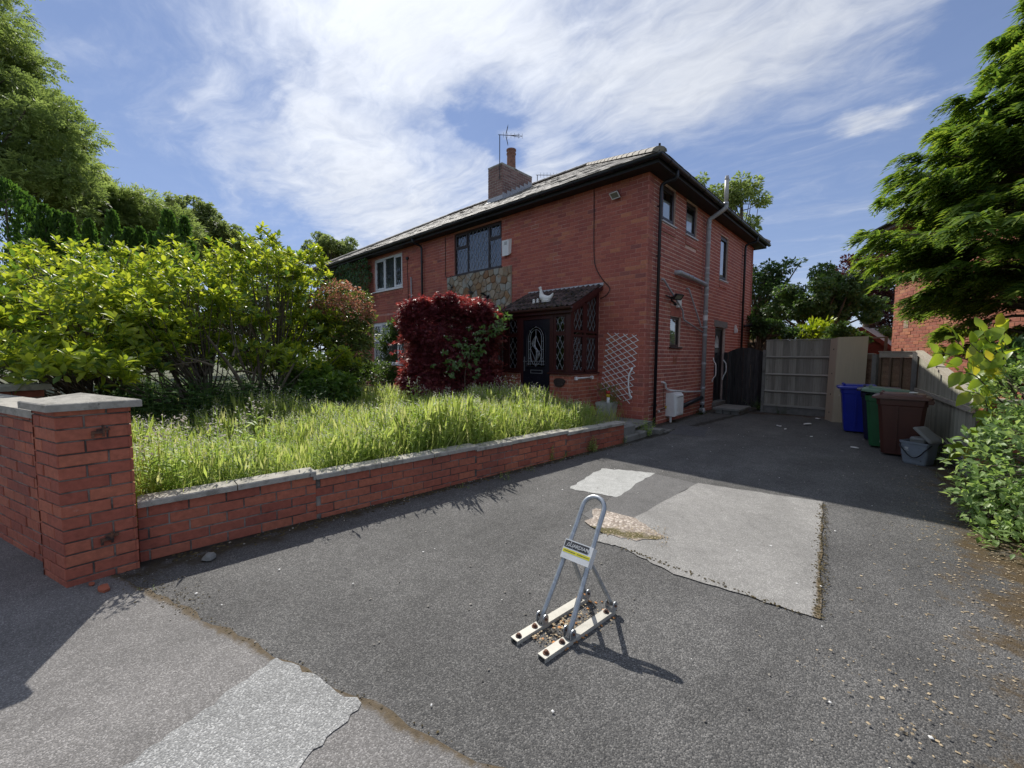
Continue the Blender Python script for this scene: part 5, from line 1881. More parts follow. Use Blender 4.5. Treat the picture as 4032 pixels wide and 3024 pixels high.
# metal birds on the stone
for i, (x, z, yaw, lab) in enumerate(((-6.16, 3.52, 0.2, 'small dark metal bird on stone cladding, leftmost and smallest'), (-5.30, 3.30, -0.3, 'middle black metal bird on the stone cladding above the red bush'), (-4.62, 3.08, 0.5, 'black metal bird on the stone cladding nearest the porch roof'))):
    s = 0.7 if i == 0 else 1.15
    t = thing('metal_bird', lab, 'wall ornament', (x, -0.05, z), group='metal birds on the stone cladding')
    mb = MB()
    c = Vector((x, -0.075, z))
    dr = Vector((math.cos(yaw), -0.12, math.sin(yaw)))
    mb.tube([c - dr * 0.12 * s, c - dr * 0.06 * s, c + dr * 0.02 * s, c + dr * 0.08 * s, c + dr * 0.12 * s], [0.004, 0.022 * s, 0.032 * s, 0.024 * s, 0.006], 8)
    mb.build('body', M_BLACKB, t, smooth=True)
    for sg in (1, -1):
        mb = MB()
        up = Vector((-math.sin(yaw), -0.5, math.cos(yaw))) * sg
        up.y = -0.35
        a, b, d = c + dr * 0.04 * s, c + up * 0.14 * s, c + up * 0.19 * s - dr * 0.11 * s
        mb.prism([a, b, d, c + up * 0.06 * s - dr * 0.03 * s], (0, -0.008, 0))
        mb.build('wing', M_BLACKB, t)

# goose and goslings on the porch roof
def on_roof(x, v):
    return Vector((x, RY0 - 0.02, RZr)) + PV * v + PN * 0.035


g0 = on_roof(-1.93, 0.36)
t = thing('goose_ornament', 'white ornamental goose sitting on the porch roof tiles', 'ornament', tuple(g0))
mb = MB()
g0 = g0 + Vector((0, 0, 0.01))
L_ = Vector((-1, -0.15, 0)).normalized()
mb.tube(curve([g0 - L_ * 0.19 + Z * 0.17, g0 - L_ * 0.155 + Z * 0.12, g0 - L_ * 0.10 + Z * 0.075, g0 - L_ * 0.02 + Z * 0.06, g0 + L_ * 0.07 + Z * 0.10, g0 + L_ * 0.105 + Z * 0.18, g0 + L_ * 0.115 + Z * 0.25, g0 + L_ * 0.14 + Z * 0.30], 4),
        [float(x) for x in np.interp(np.linspace(0, 7, 29), range(8), (0.012, 0.03, 0.055, 0.078, 0.076, 0.045, 0.028, 0.03))], 10)
mb.build('body', M_CERAM, t, smooth=True)
mb = MB()
mb.lathe(g0 + L_ * 0.13 + Z * 0.305, [(0.0, -0.035), (0.028, -0.02), (0.034, 0.0), (0.026, 0.022), (0.012, 0.034), (0.004, 0.065)], 10, axis=L_ + Z * 0.1)
mb.build('head', M_CERAM, t, smooth=True)
mb = MB()
mb.lathe(g0 - L_ * 0.02, [(0.10, -0.02), (0.11, 0.02), (0.07, 0.04)], 12)
mb.build('base', M_CERAM, t)
for i, (x, lab) in enumerate(((-2.13, 'white gosling ornament next to the goose on the porch roof'), (-2.23, 'white gosling ornament at the left end of the porch roof group'))):
    q = on_roof(x, 0.34 - 0.02 * i)
    t = thing('gosling_ornament', lab, 'ornament', tuple(q), group='goslings on the porch roof')
    mb = MB()
    mb.lathe(q, [(0.03, 0), (0.036, 0.03), (0.026, 0.06)], 10)
    mb.build('body', M_CERAM, t, smooth=True)
    mb = MB()
    mb.lathe(q + Z * 0.078, [(0.0, -0.03), (0.03, -0.012), (0.033, 0.005), (0.0, 0.032)], 10)
    mb.build('head', M_CERAM, t, smooth=True)

# television aerials
def aerial(label, base, h, boom, n, el, refl, group):
    t = thing('television_aerial', label, 'aerial', base, group=group)
    B = Vector(base)
    mb = MB()
    mb.tube([B, B + Z * h], 0.014, 6)
    mb.build('mast', M_IRON, t)
    d = Vector(boom)
    L = d.length
    dn = d.normalized()
    u = dn.cross(Z).normalized()
    mb = MB()
    mb.tube([B + Z * h - dn * 0.05, B + Z * h + d], 0.010, 6)
    mb.build('boom', M_IRON, t)
    for i in range(n):
        c = B + Z * h + d * ((i + 1) / n)
        mb = MB()
        mb.tube([c - Z * el, c + Z * el], 0.006, 4)
        mb.build('element', M_IRON, t)
    if refl:
        mb = MB()
        c0 = B + Z * h + dn * 0.20
        for s in (1, -1):
            for k in range(4):
                o = u * ((k - 1.5) * 0.05)
                mb.tube([c0 + o + Z * 0.02 * s, c0 + o + dn * 0.07 * 1 + Z * s * 0.30], 0.004, 4)
            for q in (0.12, 0.2, 0.29):
                mb.tube([c0 + dn * 0.07 * q / 0.3 + u * -0.08 + Z * s * q, c0 + dn * 0.07 * q / 0.3 + u * 0.08 + Z * s * q], 0.004, 4)
        mb.build('reflector', M_IRON, t)
        mb = MB()
        for s in (1, -1):
            mb.tube([c0 + dn * 0.12, c0 + d - dn * 0.28 + Z * s * 0.045], 0.006, 4)
        mb.build('brace', M_IRON, t)
    return t


aerial('tall television aerial with grid reflector strapped to the chimney corner', (-6.09, 1.90, 7.25), 1.40, tuple(Vector((0.62, 0.60, -0.04)) * 0.85), 6, 0.08, True, 'television aerials')
aerial('low comb-shaped television aerial behind the ridge right of the chimney', (-6.40, 4.2, 7.66), 0.52, tuple(Vector((0.60, 0.58, 0.0)) * 1.15), 8, 0.09, False, 'television aerials')

# gas meter box
t = thing('meter_box', 'white gas meter box standing off the side wall', 'meter box', (0, 1.3, 0.15))
mb = MB()
x1 = 0.24
V = [(0.0, 1.08, 0.12), (x1, 1.10, 0.18), (x1, 1.52, 0.18), (0.0, 1.54, 0.12), (0.0, 1.08, 0.68), (x1 - 0.04, 1.10, 0.66), (x1 - 0.04, 1.52, 0.66), (0.0, 1.54, 0.68)]
mb.add([(0.004, 1.08, 0.14), (0.21, 1.08, 0.14), (0.24, 1.11, 0.17), (0.24, 1.50, 0.17), (0.21, 1.53, 0.14), (0.004, 1.53, 0.14),
        (0.004, 1.08, 0.66), (0.18, 1.08, 0.66), (0.24, 1.11, 0.60), (0.24, 1.50, 0.60), (0.18, 1.53, 0.66), (0.004, 1.53, 0.66)],
       [(5, 4, 3, 2, 1, 0), (6, 7, 8, 9, 10, 11), (0, 1, 7, 6), (1, 2, 8, 7), (2, 3, 9, 8), (3, 4, 10, 9), (4, 5, 11, 10)])
mb.build('casing', M_ABS, t)
mb = MB()
mb.box(0.2405, 0.248, 1.14, 1.47, 0.20, 0.56)
mb.build('door', M_WPAINT, t)
mb = MB()
mb.box(0.2405, 0.249, 1.15, 1.46, 0.575, 0.582)
mb.build('door_gap', M_INK, t)
mb = MB()
mb.tube([(0.10, 1.14, 0.0), (0.10, 1.14, 0.13)], 0.026, 8)
mb.build('pipe_sleeve', M_WHITE, t)
t = thing('garden_tap', 'brass and white tap fitting on the wall left of the meter box', 'tap', (0, 0.75, 0.3))
mb = MB()
mb.tube([(0.0, 0.62, 0.30), (0.04, 0.62, 0.30), (0.05, 0.66, 0.31), (0.05, 1.0, 0.345)], 0.013, 6)
mb.tube([(0.03, 0.9, 0.95), (0.03, 0.9, 0.36)], 0.007, 5)
mb.build('pipe', M_RUST, t)
mb = MB()
mb.lathe((0.05, 0.97, 0.35), [(0.02, -0.03), (0.024, 0.03)], 8)
mb.build('valve', M_YELP, t)
mb = MB()
mb.lathe((0.04, 0.64, 0.295), [(0.026, -0.02), (0.026, 0.02)], 8, axis=(1, 0, 0))
mb.build('flange', M_ABS, t)

# ------------------------------------------------------------------ garden wall with stepped coping
gw = thing('garden_wall', 'low red brick garden wall with stepped concrete coping along the drive', 'wall', (0.15, -4.7, 0))
g0v, g1v = Vector((-0.10, -7.77, 0)), Vector((0.412, -1.60, 0))
GU = (g1v - g0v).normalized()
GL = (g1v - g0v).length
wG = Wl(g0v, GU)
steps = [(0.0, 1.205, 0.405), (1.205, 3.02, 0.345), (3.02, 4.69, 0.335), (4.69, GL, 0.318)]
steps = [(0.0, 1.20, 0.410), (1.20, 3.03, 0.372), (3.03, 4.69, 0.352), (4.69, GL, 0.325)]
GB = Bricks()
mb = MB()
for a, b, h in steps:
    wG.box(mb, a + 0.001, b - 0.001, -0.11, -0.006, -0.05, h)
    wb = Wl(wG.pt(b, -0.12, 0), -GU)
    rows = 5
    cs = 0.0815
    top = h
    rc = [(p, q, top - (top - z0) if False else z0, z1) for p, q, z0, z1 in brick_rects(GL, h - cs * 5, h, [], cs, 0.236, 0.010, 0.06)]
    rc = [(max(p, a), min(q, b), max(z0, -0.02), z1) for p, q, z0, z1 in rc if q > a + 0.03 and p < b - 0.03 and z1 > 0.005]
    GB.wall(wG, rc, M_GBRICK, jit=0.003)
    GB.wall(wb, [(q0, q1, z0, z1) for q0, q1, z0, z1 in brick_rects(b - a, h - cs * 3, h, [], cs, 0.236, 0.010)], M_GBRICK, jit=0.003)
we = Wl(g1v, Vector((-GU.y, GU.x, 0)))
GB.wall(we, brick_rects(0.118, 0.0, 0.325, [], 0.0815, 0.236, 0.010, 0.1), M_GBRICK)
mb.build('wall_core', M_GMORT, gw)
GB.emit(gw, 300)
for a, b, h in steps:
    n = 3 if b - a > 1.6 else 2
    for k in range(n):
        u0, u1 = a + (b - a) * k / n + 0.004, a + (b - a) * (k + 1) / n - 0.004
        if k == 0 and a > 0:
            u0 -= 0.03
        mb = MB()
        dz_ = rnd.uniform(-0.004, 0.004)
        p = wG.pt
        n1, n0 = 0.035, -0.155
        z0, z1 = h + 0.002 + dz_, h + 0.046 + dz_
        ch_ = 0.008
        nseg = 8
        for q in range(nseg):
            ua, ub = u0 + (u1 - u0) * q / nseg, u0 + (u1 - u0) * (q + 1) / nseg
            j = [rnd.uniform(-0.003, 0.003) for _ in range(2)]
            if q == 0:
                jl = j[0]
            ja, jb = jl, j[1]
            jl = j[1]
            V = [p(ua, n1, z0), p(ub, n1, z0), p(ub, n0, z0), p(ua, n0, z0),
                 p(ua, n1 + ja, z1 - ch_), p(ub, n1 + jb, z1 - ch_), p(ub, n0, z1), p(ua, n0, z1),
                 p(ua, n1 - ch_ + ja, z1), p(ub, n1 - ch_ + jb, z1)]
            F = [(0, 3, 2, 1), (0, 1, 5, 4), (4, 5, 9, 8), (8, 9, 6, 7), (2, 3, 7, 6)]
            if q == 0:
                F.append((0, 4, 8, 7, 3))
            if q == nseg - 1:
                F.append((1, 2, 6, 9, 5))
            mb.add(V, F)
        mb.build('coping_stone', M_CONC, gw)

# ------------------------------------------------------------------ gate pillar
SWd = -SD                                        # along the street wall, away from the drive
Fp = Vector((0.0, -8.13, 0))
pil = thing('gate_pillar', 'tall red brick gate pillar with pyramid concrete cap and rusty hinge stubs', 'pillar', (-0.15, -8.0, 0))


def pillar(t, F, ud, vd, a, b, h, cs, m, mm, cap_z, cap_over=0.045, cap_h=0.050, apex=0.05, weight=1.0):
    """parallelogram pillar: from corner F along ud (left) for a, along vd (back) for b"""
    ud, vd = ud.normalized(), vd.normalized()
    c0, c1, c2, c3 = F, F + vd * b, F + vd * b + ud * a, F + ud * a
    mb = MB()
    cx = (c0 + c1 + c2 + c3) / 4
    k = [cx + (c - cx) * 0.955 for c in (c0, c1, c2, c3)]
    mb.hexa([*(q - Z * 0.04 for q in k), *(q + Z * h for q in k)])
    mb.build('pillar_core', mm, t)
    B = Bricks()
    for i, (p, q) in enumerate(((c0, c1), (c3, c0), (c1, c2), (c2, c3))):
        w = Wl(p, (q - p))
        L = (q - p).length
        rects = []
        r = 0
        z = -0.03
        while z < h - 0.01:
            z1 = min(z + cs - 0.010, h)
            cut = L * 0.64 if (r + i) % 2 else L * 0.36
            if i % 2 == 0:
                cut = L * 0.36 if r % 2 else L * 0.66
            rects += [(0.0, cut - 0.005, z, z1), (cut + 0.005, L, z, z1)]
            z += cs
            r += 1
        B.wall(w, rects, m, weight, jit=0.002)
    B.emit(t, 300)
    o = cap_over
    kk = [c0 - ud * o - vd * o, c1 + vd * o - ud * o, c2 + ud * o + vd * o, c3 + ud * o - vd * o]
    mb = MB()
    base = [q + Z * (h + 0.002) for q in kk]
    rim = [q + Z * (h + cap_h - 0.006) for q in kk]
    cin = (kk[0] + kk[2]) / 2
    rim2 = [q + (cin - q).normalized() * 0.010 + Z * (h + cap_h) for q in kk]
    ap = cin + Z * (h + cap_h + apex)
    V = base + rim + rim2 + [ap]
    F_ = [(3, 2, 1, 0)]
    for i in range(4):
        j = (i + 1) % 4
        F_ += [(i, j, 4 + j, 4 + i), (4 + i, 4 + j, 8 + j, 8 + i), (8 + i, 8 + j, 12)]
    mb.add(V, F_)
    mb.build('cap', M_CONC, t)


pillar(pil, Fp, SWd, Vector((-0.045, 1, 0)), 0.375, 0.352, 1.137, 0.0812, M_GBRICK, M_GMORT, 1.14)
for z, u in ((0.985, 0.20), (0.265, 0.21)):
    mb = MB()
    c = Fp + Vector((-0.045, 1, 0)).normalized() * u + Z * z
    c.x += 0.0
    mb.box(c.x - 0.02, c.x + 0.030, c.y - 0.045, c.y + 0.02, c.z - 0.008, c.z + 0.008)
    mb.box(c.x - 0.02, c.x + 0.034, c.y - 0.045, c.y - 0.030, c.z - 0.032, c.z - 0.009)
    mb.box(c.x - 0.01, c.x + 0.022, c.y - 0.02, c.y + 0.045, c.z + 0.009, c.z + 0.022)
    mb.tube([(c.x + 0.02, c.y + 0.012, c.z - 0.03), (c.x + 0.02, c.y + 0.012, c.z + 0.045)], 0.008, 6)
    mb.build('hinge_stub', M_RUST, pil)
# street wall running off to the left
sw = thing('street_wall', 'high red brick street wall with concrete coping left of the gate pillar', 'wall', tuple(Fp + SWd * 3))
s0 = Fp + SWd * 0.376 - SO * 0.06
SLn = 6.5
wW = Wl(s0 + SWd * SLn, -SWd)
mb = MB()
wW.box(mb, 0, SLn - 0.002, -0.22, -0.006, -0.05, 1.06)
mb.build('wall_core', M_GMORT, sw)
B = Bricks()
B.wall(wW, brick_rects(SLn - 0.004, -0.03, 1.06, [], 0.0812, 0.225, 0.010, 0.04), M_GBRICK, jit=0.003)
wb = Wl(s0 - SO * 0.225, SWd)
B.wall(wb, brick_rects(SLn, 0.2, 1.06, [], 0.0812, 0.225, 0.010), M_GBRICK)
B.emit(sw, 300)
for k in range(9):
    mb = MB()
    a, b_ = SLn - (k + 1) * 0.72, SLn - k * 0.72 - 0.006
    wW.box(mb, a, b_ - 0.002, -0.26, 0.045, 1.063 + rnd.uniform(-.003, .003), 1.115)
    mb.build('coping_stone', M_CONC, sw)
p2 = thing('garden_pillar', 'shorter-looking brick pillar with flat concrete cap behind the street wall', 'pillar', (-3.05, -8.4, 0))
pillar(p2, Vector((-2.95, -8.60, 0)), SWd, Vector((-0.28, 0.96, 0)), 0.36, 0.36, 1.10, 0.0812, M_GBRICK, M_GMORT, 1.1, 0.05, 0.06, 0.015)

# front steps at the end of the wall, side step, loose blocks
t = thing('front_step', 'worn stone step between the garden wall and the house corner', 'step', (0.4, -1.1, 0))
mb = MB()
mb.bbox(0.14, 0.44, -1.585, -0.45, -0.02, 0.105, 0.02)
mb.build('lower_slab', M_CONC2, t)
mb = MB()
mb.bbox(0.20, 0.40, -1.57, -1.12, 0.106, 0.30, 0.05)
mb.build('upper_block', M_CONC2, t)
t = thing('side_step', 'grey paving slab step on bricks below the side door', 'step', (0.65, 4.0, 0))
mb = MB()
mb.bbox(0.28, 0.93, 3.40, 4.45, 0.10, 0.155, 0.008)
mb.build('slab', M_CONC2, t)
for i in range(5):
    for j in range(3):
        if j in (0, 2) or i in (0, 4):
            mb = MB()
            mb.bbox(0.34 + j * 0.19, 0.34 + j * 0.19 + 0.17, 3.45 + i * 0.2, 3.45 + i * 0.2 + 0.185, -0.02, 0.098, 0.006)
            mb.build('brick', M_CONC2, t)
t = thing('loose_block', 'small grey concrete block lying by the foot of the black downpipe', 'block', (0.45, -0.30, 0))
mb = MB()
mb.bbox(0.31, 0.53, -0.42, -0.24, 0.0, 0.085, 0.008)
mb.build('block', M_CONC2, t)
t = thing('drain_gully', 'dark square drain gully under the corner downpipe', 'drain', (0.3, 0.15, 0))
mb = MB()
for a in ((0.08, 0.55, 0.06, 0.10), (0.08, 0.55, -0.20, -0.16), (0.08, 0.12, -0.16, 0.06), (0.51, 0.55, -0.16, 0.06)):
    mb.box(a[0], a[1], a[2], a[3], 0.0, 0.028)
mb.build('frame', M_CONC2, t)
mb = MB()
mb.box(0.12, 0.51, -0.16, 0.06, 0.002, 0.008)
mb.build('grating', M_IRON, t)

# ------------------------------------------------------------------ parking post
pp = thing('parking_post', 'folding galvanised steel parking post bolted to the drive', 'parking post', (2.53, -6.24, 0))
bars = (((2.415, -6.535), (2.470, -5.945)), ((2.597, -6.533), (2.652, -5.945)))
for a, b in bars:
    A_, B_ = Vector((*a, 0)), Vector((*b, 0))
    d = (B_ - A_).normalized()
    s = d.cross(Z)
    mb = MB()
    for off, z0, z1, w_ in ((0.0, 0.018, 0.023, 0.052), (-0.024, 0.0, 0.018, 0.004), (0.024, 0.0, 0.018, 0.004)):
        c = s * off
        hw = s * (w_ / 2)
        mb.hexa([A_ + c - hw + Z * z0, A_ + c + hw + Z * z0, B_ + c + hw + Z * z0, B_ + c - hw + Z * z0, A_ + c - hw + Z * z1, A_ + c + hw + Z * z1, B_ + c + hw + Z * z1, B_ + c - hw + Z * z1])
    bp_ = mb.build('base_bar', M_PLATE, pp)
    for f_ in (0.055, 0.255, 0.90):
        c = A_.lerp(B_, f_)
        mb = MB()
        mb.lathe(c + Z * 0.0231, [(0.017, 0), (0.017, 0.004)], 12)
        mb.lathe(c + Z * 0.0272, [(0.0105, 0), (0.0105, 0.010), (0.008, 0.012)], 6)
        mb.build('bolt', M_RUST, bp_)
    for f_ in (0.355, 0.985):
        c = A_.lerp(B_, f_)
        for sg in (1, -1):
            mb = MB()
            o = c + s * (0.022 * sg)
            pts = [o - d * 0.022 + Z * 0.0231, o + d * 0.022 + Z * 0.0231, o + d * 0.022 + Z * 0.055] + [o + d * (0.022 * math.cos(t_)) + Z * (0.055 + 0.022 * math.sin(t_)) for t_ in [math.pi * i / 6 for i in range(1, 6)]] + [o - d * 0.022 + Z * 0.055]
            mb.prism(pts, s * (0.005 * sg))
            mb.build('lug', M_GALV, bp_)
        mb = MB()
        mb.tube([c - s * 0.034 + Z * 0.052, c + s * 0.034 + Z * 0.052], 0.007, 8)
        mb.build('pivot_pin', M_RUST, bp_)
pl = [Vector((*a, 0)).lerp(Vector((*b, 0)), 0.355) + Z * 0.052 for a, b in bars]
qb = [Vector((*a, 0)).lerp(Vector((*b, 0)), 0.985) + Z * 0.052 for a, b in bars]
TOP = Vector((2.507, -5.900, 0.640))
base_c = (pl[0] + pl[1]) / 2
axis_ = (TOP - base_c).normalized()
sx = (pl[1] - pl[0]).normalized()
Lp = (TOP - base_c).length
hw0, rad = (pl[1] - pl[0]).length / 2, 0.072
cc = base_c + axis_ * (Lp - rad)
path = [pl[0] - axis_ * 0.03] + [pl[0] + axis_ * 0.05, cc - sx * rad - axis_ * 0.10]
path += [cc + sx * (-rad * math.cos(t_)) + axis_ * (rad * math.sin(t_)) for t_ in [math.pi * i / 14 for i in range(15)]]
path += [cc + sx * rad - axis_ * 0.10, pl[1] + axis_ * 0.05, pl[1] - axis_ * 0.03]
mb = MB()
mb.tube(path, 0.0145, 12)
mb.build('hoop', M_GALV, pp, smooth=True)


def leg_at(i, f):
    """point on a hoop leg"""
    a = pl[i] + axis_ * 0.05
    b = cc + sx * (rad if i else -rad) - axis_ * 0.10
    return a.lerp(b, f)


for i in (0, 1):
    top = leg_at(i, 0.66)
    inn = sx * (0.016 * (1 if i == 0 else -1))
    mb = MB()
    k = qb[i].lerp(top + inn, 0.80)
    mb.tube(curve([qb[i], qb[i].lerp(k, 0.5), k, top + inn - Z * 0.012], 5), 0.0125, 10)
    mb.build('stay', M_GALV, pp, smooth=True)
nrm_ = sx.cross(axis_)
if nrm_.dot(CAM - TOP) < 0:
    nrm_ = -nrm_
pa = leg_at(0, 0.66) - sx * 0.016
pb = leg_at(1, 0.66) + sx * 0.016
ph, pd = 0.108, 0.040
mb = MB()
cpl = (pa + pb) / 2
uu = (pb - pa).normalized()
W2 = (pb - pa).length / 2
P = lambda x, y, n: cpl + uu * x + axis_ * y + nrm_ * n
mb.hexa([P(-W2, -ph / 2, 0.020), P(W2, -ph / 2, 0.020), P(W2, ph / 2, 0.020), P(-W2, ph / 2, 0.020), P(-W2, -ph / 2, 0.024), P(W2, -ph / 2, 0.024), P(W2, ph / 2, 0.024), P(-W2, ph / 2, 0.024)])
mb.hexa([P(-W2, ph / 2 - 0.004, -0.022), P(W2, ph / 2 - 0.004, -0.022), P(W2, ph / 2, -0.022), P(-W2, ph / 2, -0.022), P(-W2, ph / 2 - 0.004, 0.0198), P(W2, ph / 2 - 0.004, 0.0198), P(W2, ph / 2, 0.0198), P(-W2, ph / 2, 0.0198)])
for x in (-W2, W2 - 0.004):
    mb.hexa([P(x, -ph / 2, -0.022), P(x + 0.004, -ph / 2, -0.022), P(x + 0.004, ph / 2 - .0045, -0.022), P(x, ph / 2 - .0045, -0.022), P(x, -ph / 2, 0.0198), P(x + 0.004, -ph / 2, 0.0198), P(x + 0.004, ph / 2 - .0045, 0.0198), P(x, ph / 2 - .0045, 0.0198)])
sign = mb.build('sign_plate', M_SWHT, pp)


def band(y0, y1, n, m, name, x0=-0.96, x1=0.96, raggy=0.0):
    mb = MB()
    mb.add([P(W2 * x0, y0, n), P(W2 * x1, y0 + raggy, n), P(W2 * x1, y1, n), P(W2 * x0, y1, n)], [(0, 1, 2, 3)])
    return mb.build(name, m, sign)


band(0.008, 0.048, 0.0246, M_SBLK, 'black_band', -0.96, 0.75)
band(-0.020, 0.0, 0.0246, M_SYEL, 'yellow_band')


def text(parent, body, size, origin, ux, uy, m, ext=0.0004, name='lettering'):
    cu_ = bpy.data.curves.new(name, 'FONT')
    cu_.body = body
    cu_.size = size
    cu_.align_x = 'CENTER'
    cu_.align_y = 'CENTER'
    cu_.extrude = ext
    tmp = bpy.data.objects.new('tmp', cu_)
    COL.objects.link(tmp)
    bpy.context.view_layer.update()
    me = bpy.data.meshes.new_from_object(tmp)
    bpy.data.objects.remove(tmp)
    me.name = name
    me.materials.clear()
    o = link(name, me, m, parent)
    ux, uy = ux.normalized(), uy.normalized()
    M = Matrix((ux, uy, ux.cross(uy))).transposed().to_4x4()
    M.translation = Vector(origin) - OFF[parent.name]
    o.matrix_local = M
    return o


text(sign, "GUARDIAN", 0.0285, P(0, 0.026, 0.0255), uu, axis_, M_SWHT)
mb = MB()
x = -0.88
while x < 0.88:                       # the small print on the stripe is worn to dashes
    l_ = rnd.choice((0.02, 0.03, 0.045))
    if not -0.08 < x < 0.06:
        mb.add([P(W2 * x, -0.0125, 0.0250), P(W2 * (x + l_), -0.0125, 0.0250), P(W2 * (x + l_), -0.0075, 0.0250), P(W2 * x, -0.0075, 0.0250)], [(0, 1, 2, 3)])
    x += l_ + 0.018
mb.build('worn_print', M_INK, sign)

# ------------------------------------------------------------------ gate, fences
gt = thing('side_gate', 'black stained arched board gate beside the house', 'gate', (0.55, 5.15, 0))
n = 9
gx0, gx1 = 0.12, 1.02
for i in range(n):
    a, b = gx0 + (gx1 - gx0) * i / n + 0.003, gx0 + (gx1 - gx0) * (i + 1) / n - 0.003
    arc = lambda x: 1.57 + 0.165 * math.sin(math.pi * min(1, max(0, (x - gx0 + 0.05) / (gx1 - gx0 + 0.1)))) ** 0.8
    j = rnd.uniform(-0.008, 0.008)
    y = 5.14 + rnd.uniform(-0.003, 0.003)
    mb = MB()
    mb.hexa([(a, y, 0.05), (b, y, 0.05), (b, y + 0.022, 0.05), (a, y + 0.022, 0.05), (a, y, arc(a) + j), (b, y, arc(b) + j), (b, y + 0.022, arc(b) + j), (a, y + 0.022, arc(a) + j)])
    mb.build('board', M_WGATE, gt)
mb = MB()
for z in (0.35, 1.25):
    mb.box(gx0, gx1, 5.165, 5.20, z, z + 0.1)
mb.build('ledge', M_WGATE, gt)
mb = MB()
mb.box(0.01, 0.10, 5.13, 5.22, 0, 1.60)
mb.build('hanging_post', M_WGATE, gt)
mb = MB()
mb.box(1.045, 1.145, 5.08, 5.18, 0, 1.655)
mb.build('concrete_post', M_CONC2, gt)
# grey close-boarded fence seen from its rail side
gf = thing('grey_fence_panel', 'grey weathered board fence panel with arris rails beside the gate', 'fence', (1.9, 4.5, 0))
fa, fb = Vector((1.20, 4.58, 0)), Vector((2.62, 4.62, 0))
wv = Wl(fa, fb - fa)
FL = (fb - fa).length
n = 19
for i in range(n):
    a, b = FL * i / n, FL * (i + 1) / n + 0.018
    mb = MB()
    t0 = rnd.uniform(-0.003, 0.003)
    zt = 1.90 + rnd.uniform(-0.006, 0.003)
    p = wv.pt
    mb.hexa([p(a, -0.010 + t0, 0.20), p(b, -0.020 + t0, 0.20), p(b, -0.034 + t0, 0.20), p(a, -0.030 + t0, 0.20), p(a, -0.010 + t0, zt), p(b, -0.020 + t0, zt), p(b, -0.034 + t0, zt), p(a, -0.030 + t0, zt)])
    mb.build('board', M_WGREY, gf)
for z in (1.47, 1.02, 0.575, 0.205):
    mb = MB()
    p = wv.pt
    if z < 0.3:
        wv.box(mb, 0, FL, -0.009, 0.03, z - 0.02, z + 0.03)
    else:
        mb.hexa([p(0, -0.008, z - 0.035), p(FL, -0.008, z - 0.035), p(FL, -0.010, z - 0.035), p(0, -0.010, z - 0.035), p(0, 0.04, z - 0.004), p(FL, 0.04, z - 0.004), p(FL, -0.010, z + 0.03), p(0, -0.010, z + 0.03)])
    mb.build('arris_rail', M_WRAIL, gf)
mb = MB()
wv.box(mb, -0.01, FL + 0.01, -0.05, 0.012, 1.905, 1.925)
mb.build('capping', M_WRAIL, gf)
mb = MB()
wv.box(mb, 0, FL, -0.045, -0.005, -0.03, 0.18)
mb.build('gravel_board', M_CONC2, gf)
mb = MB()
mb.box(1.135, 1.205, 4.56, 4.66, 0, 1.66)
mb.build('concrete_post', M_CONC2, gf)
# chipboard wardrobe panels leaning in front
cb = thing('chipboard_panel', 'tall beech chipboard wardrobe side leaning against the fence', 'board', (2.8, 4.0, 0))
A_, B_, C_ = Vector((2.56, 4.20, 0)), Vector((2.735, 3.80, 0)), Vector((3.25, 4.02, 0))
lean = Vector((0.02, 0.10, 0))
mb = MB()
thk = Vector((-0.02, 0.05, 0)).normalized() * 0.02
mb.hexa([B_, C_, C_ + thk, B_ + thk, B_ + lean + Z * 1.93, C_ + lean + Z * 1.945, C_ + lean + thk + Z * 1.945, B_ + lean + thk + Z * 1.93])
mb.build('main_board', M_CHIP, cb)
e2 = (A_ - B_).normalized()
sn = e2.cross(Z) * 0.018
mb = MB()
B2 = B_ - sn * 0.2 + e2 * 0.022
mb.hexa([B2, A_, A_ + sn, B2 + sn, B2 + lean + Z * 1.925, A_ + lean + Z * 1.90, A_ + lean + sn + Z * 1.90, B2 + lean + sn + Z * 1.925])
mb.build('side_board', M_CHIP, cb)
for z in (0.2, 0.62, 1.1, 1.66):
    for f_ in (0.45,):
        mb = MB()
        c = B_.lerp(A_, f_) + lean * (z / 1.93) + Z * z
        no = -sn.normalized()
        if no.dot(CAM - c) < 0:
            no = -no
        mb.lathe(c + no * 0.002, [(0.016, -0.001), (0.016, 0.006), (0.007, 0.008)], 8, axis=no)
        mb.build('cam_lock', M_IRON, cb)

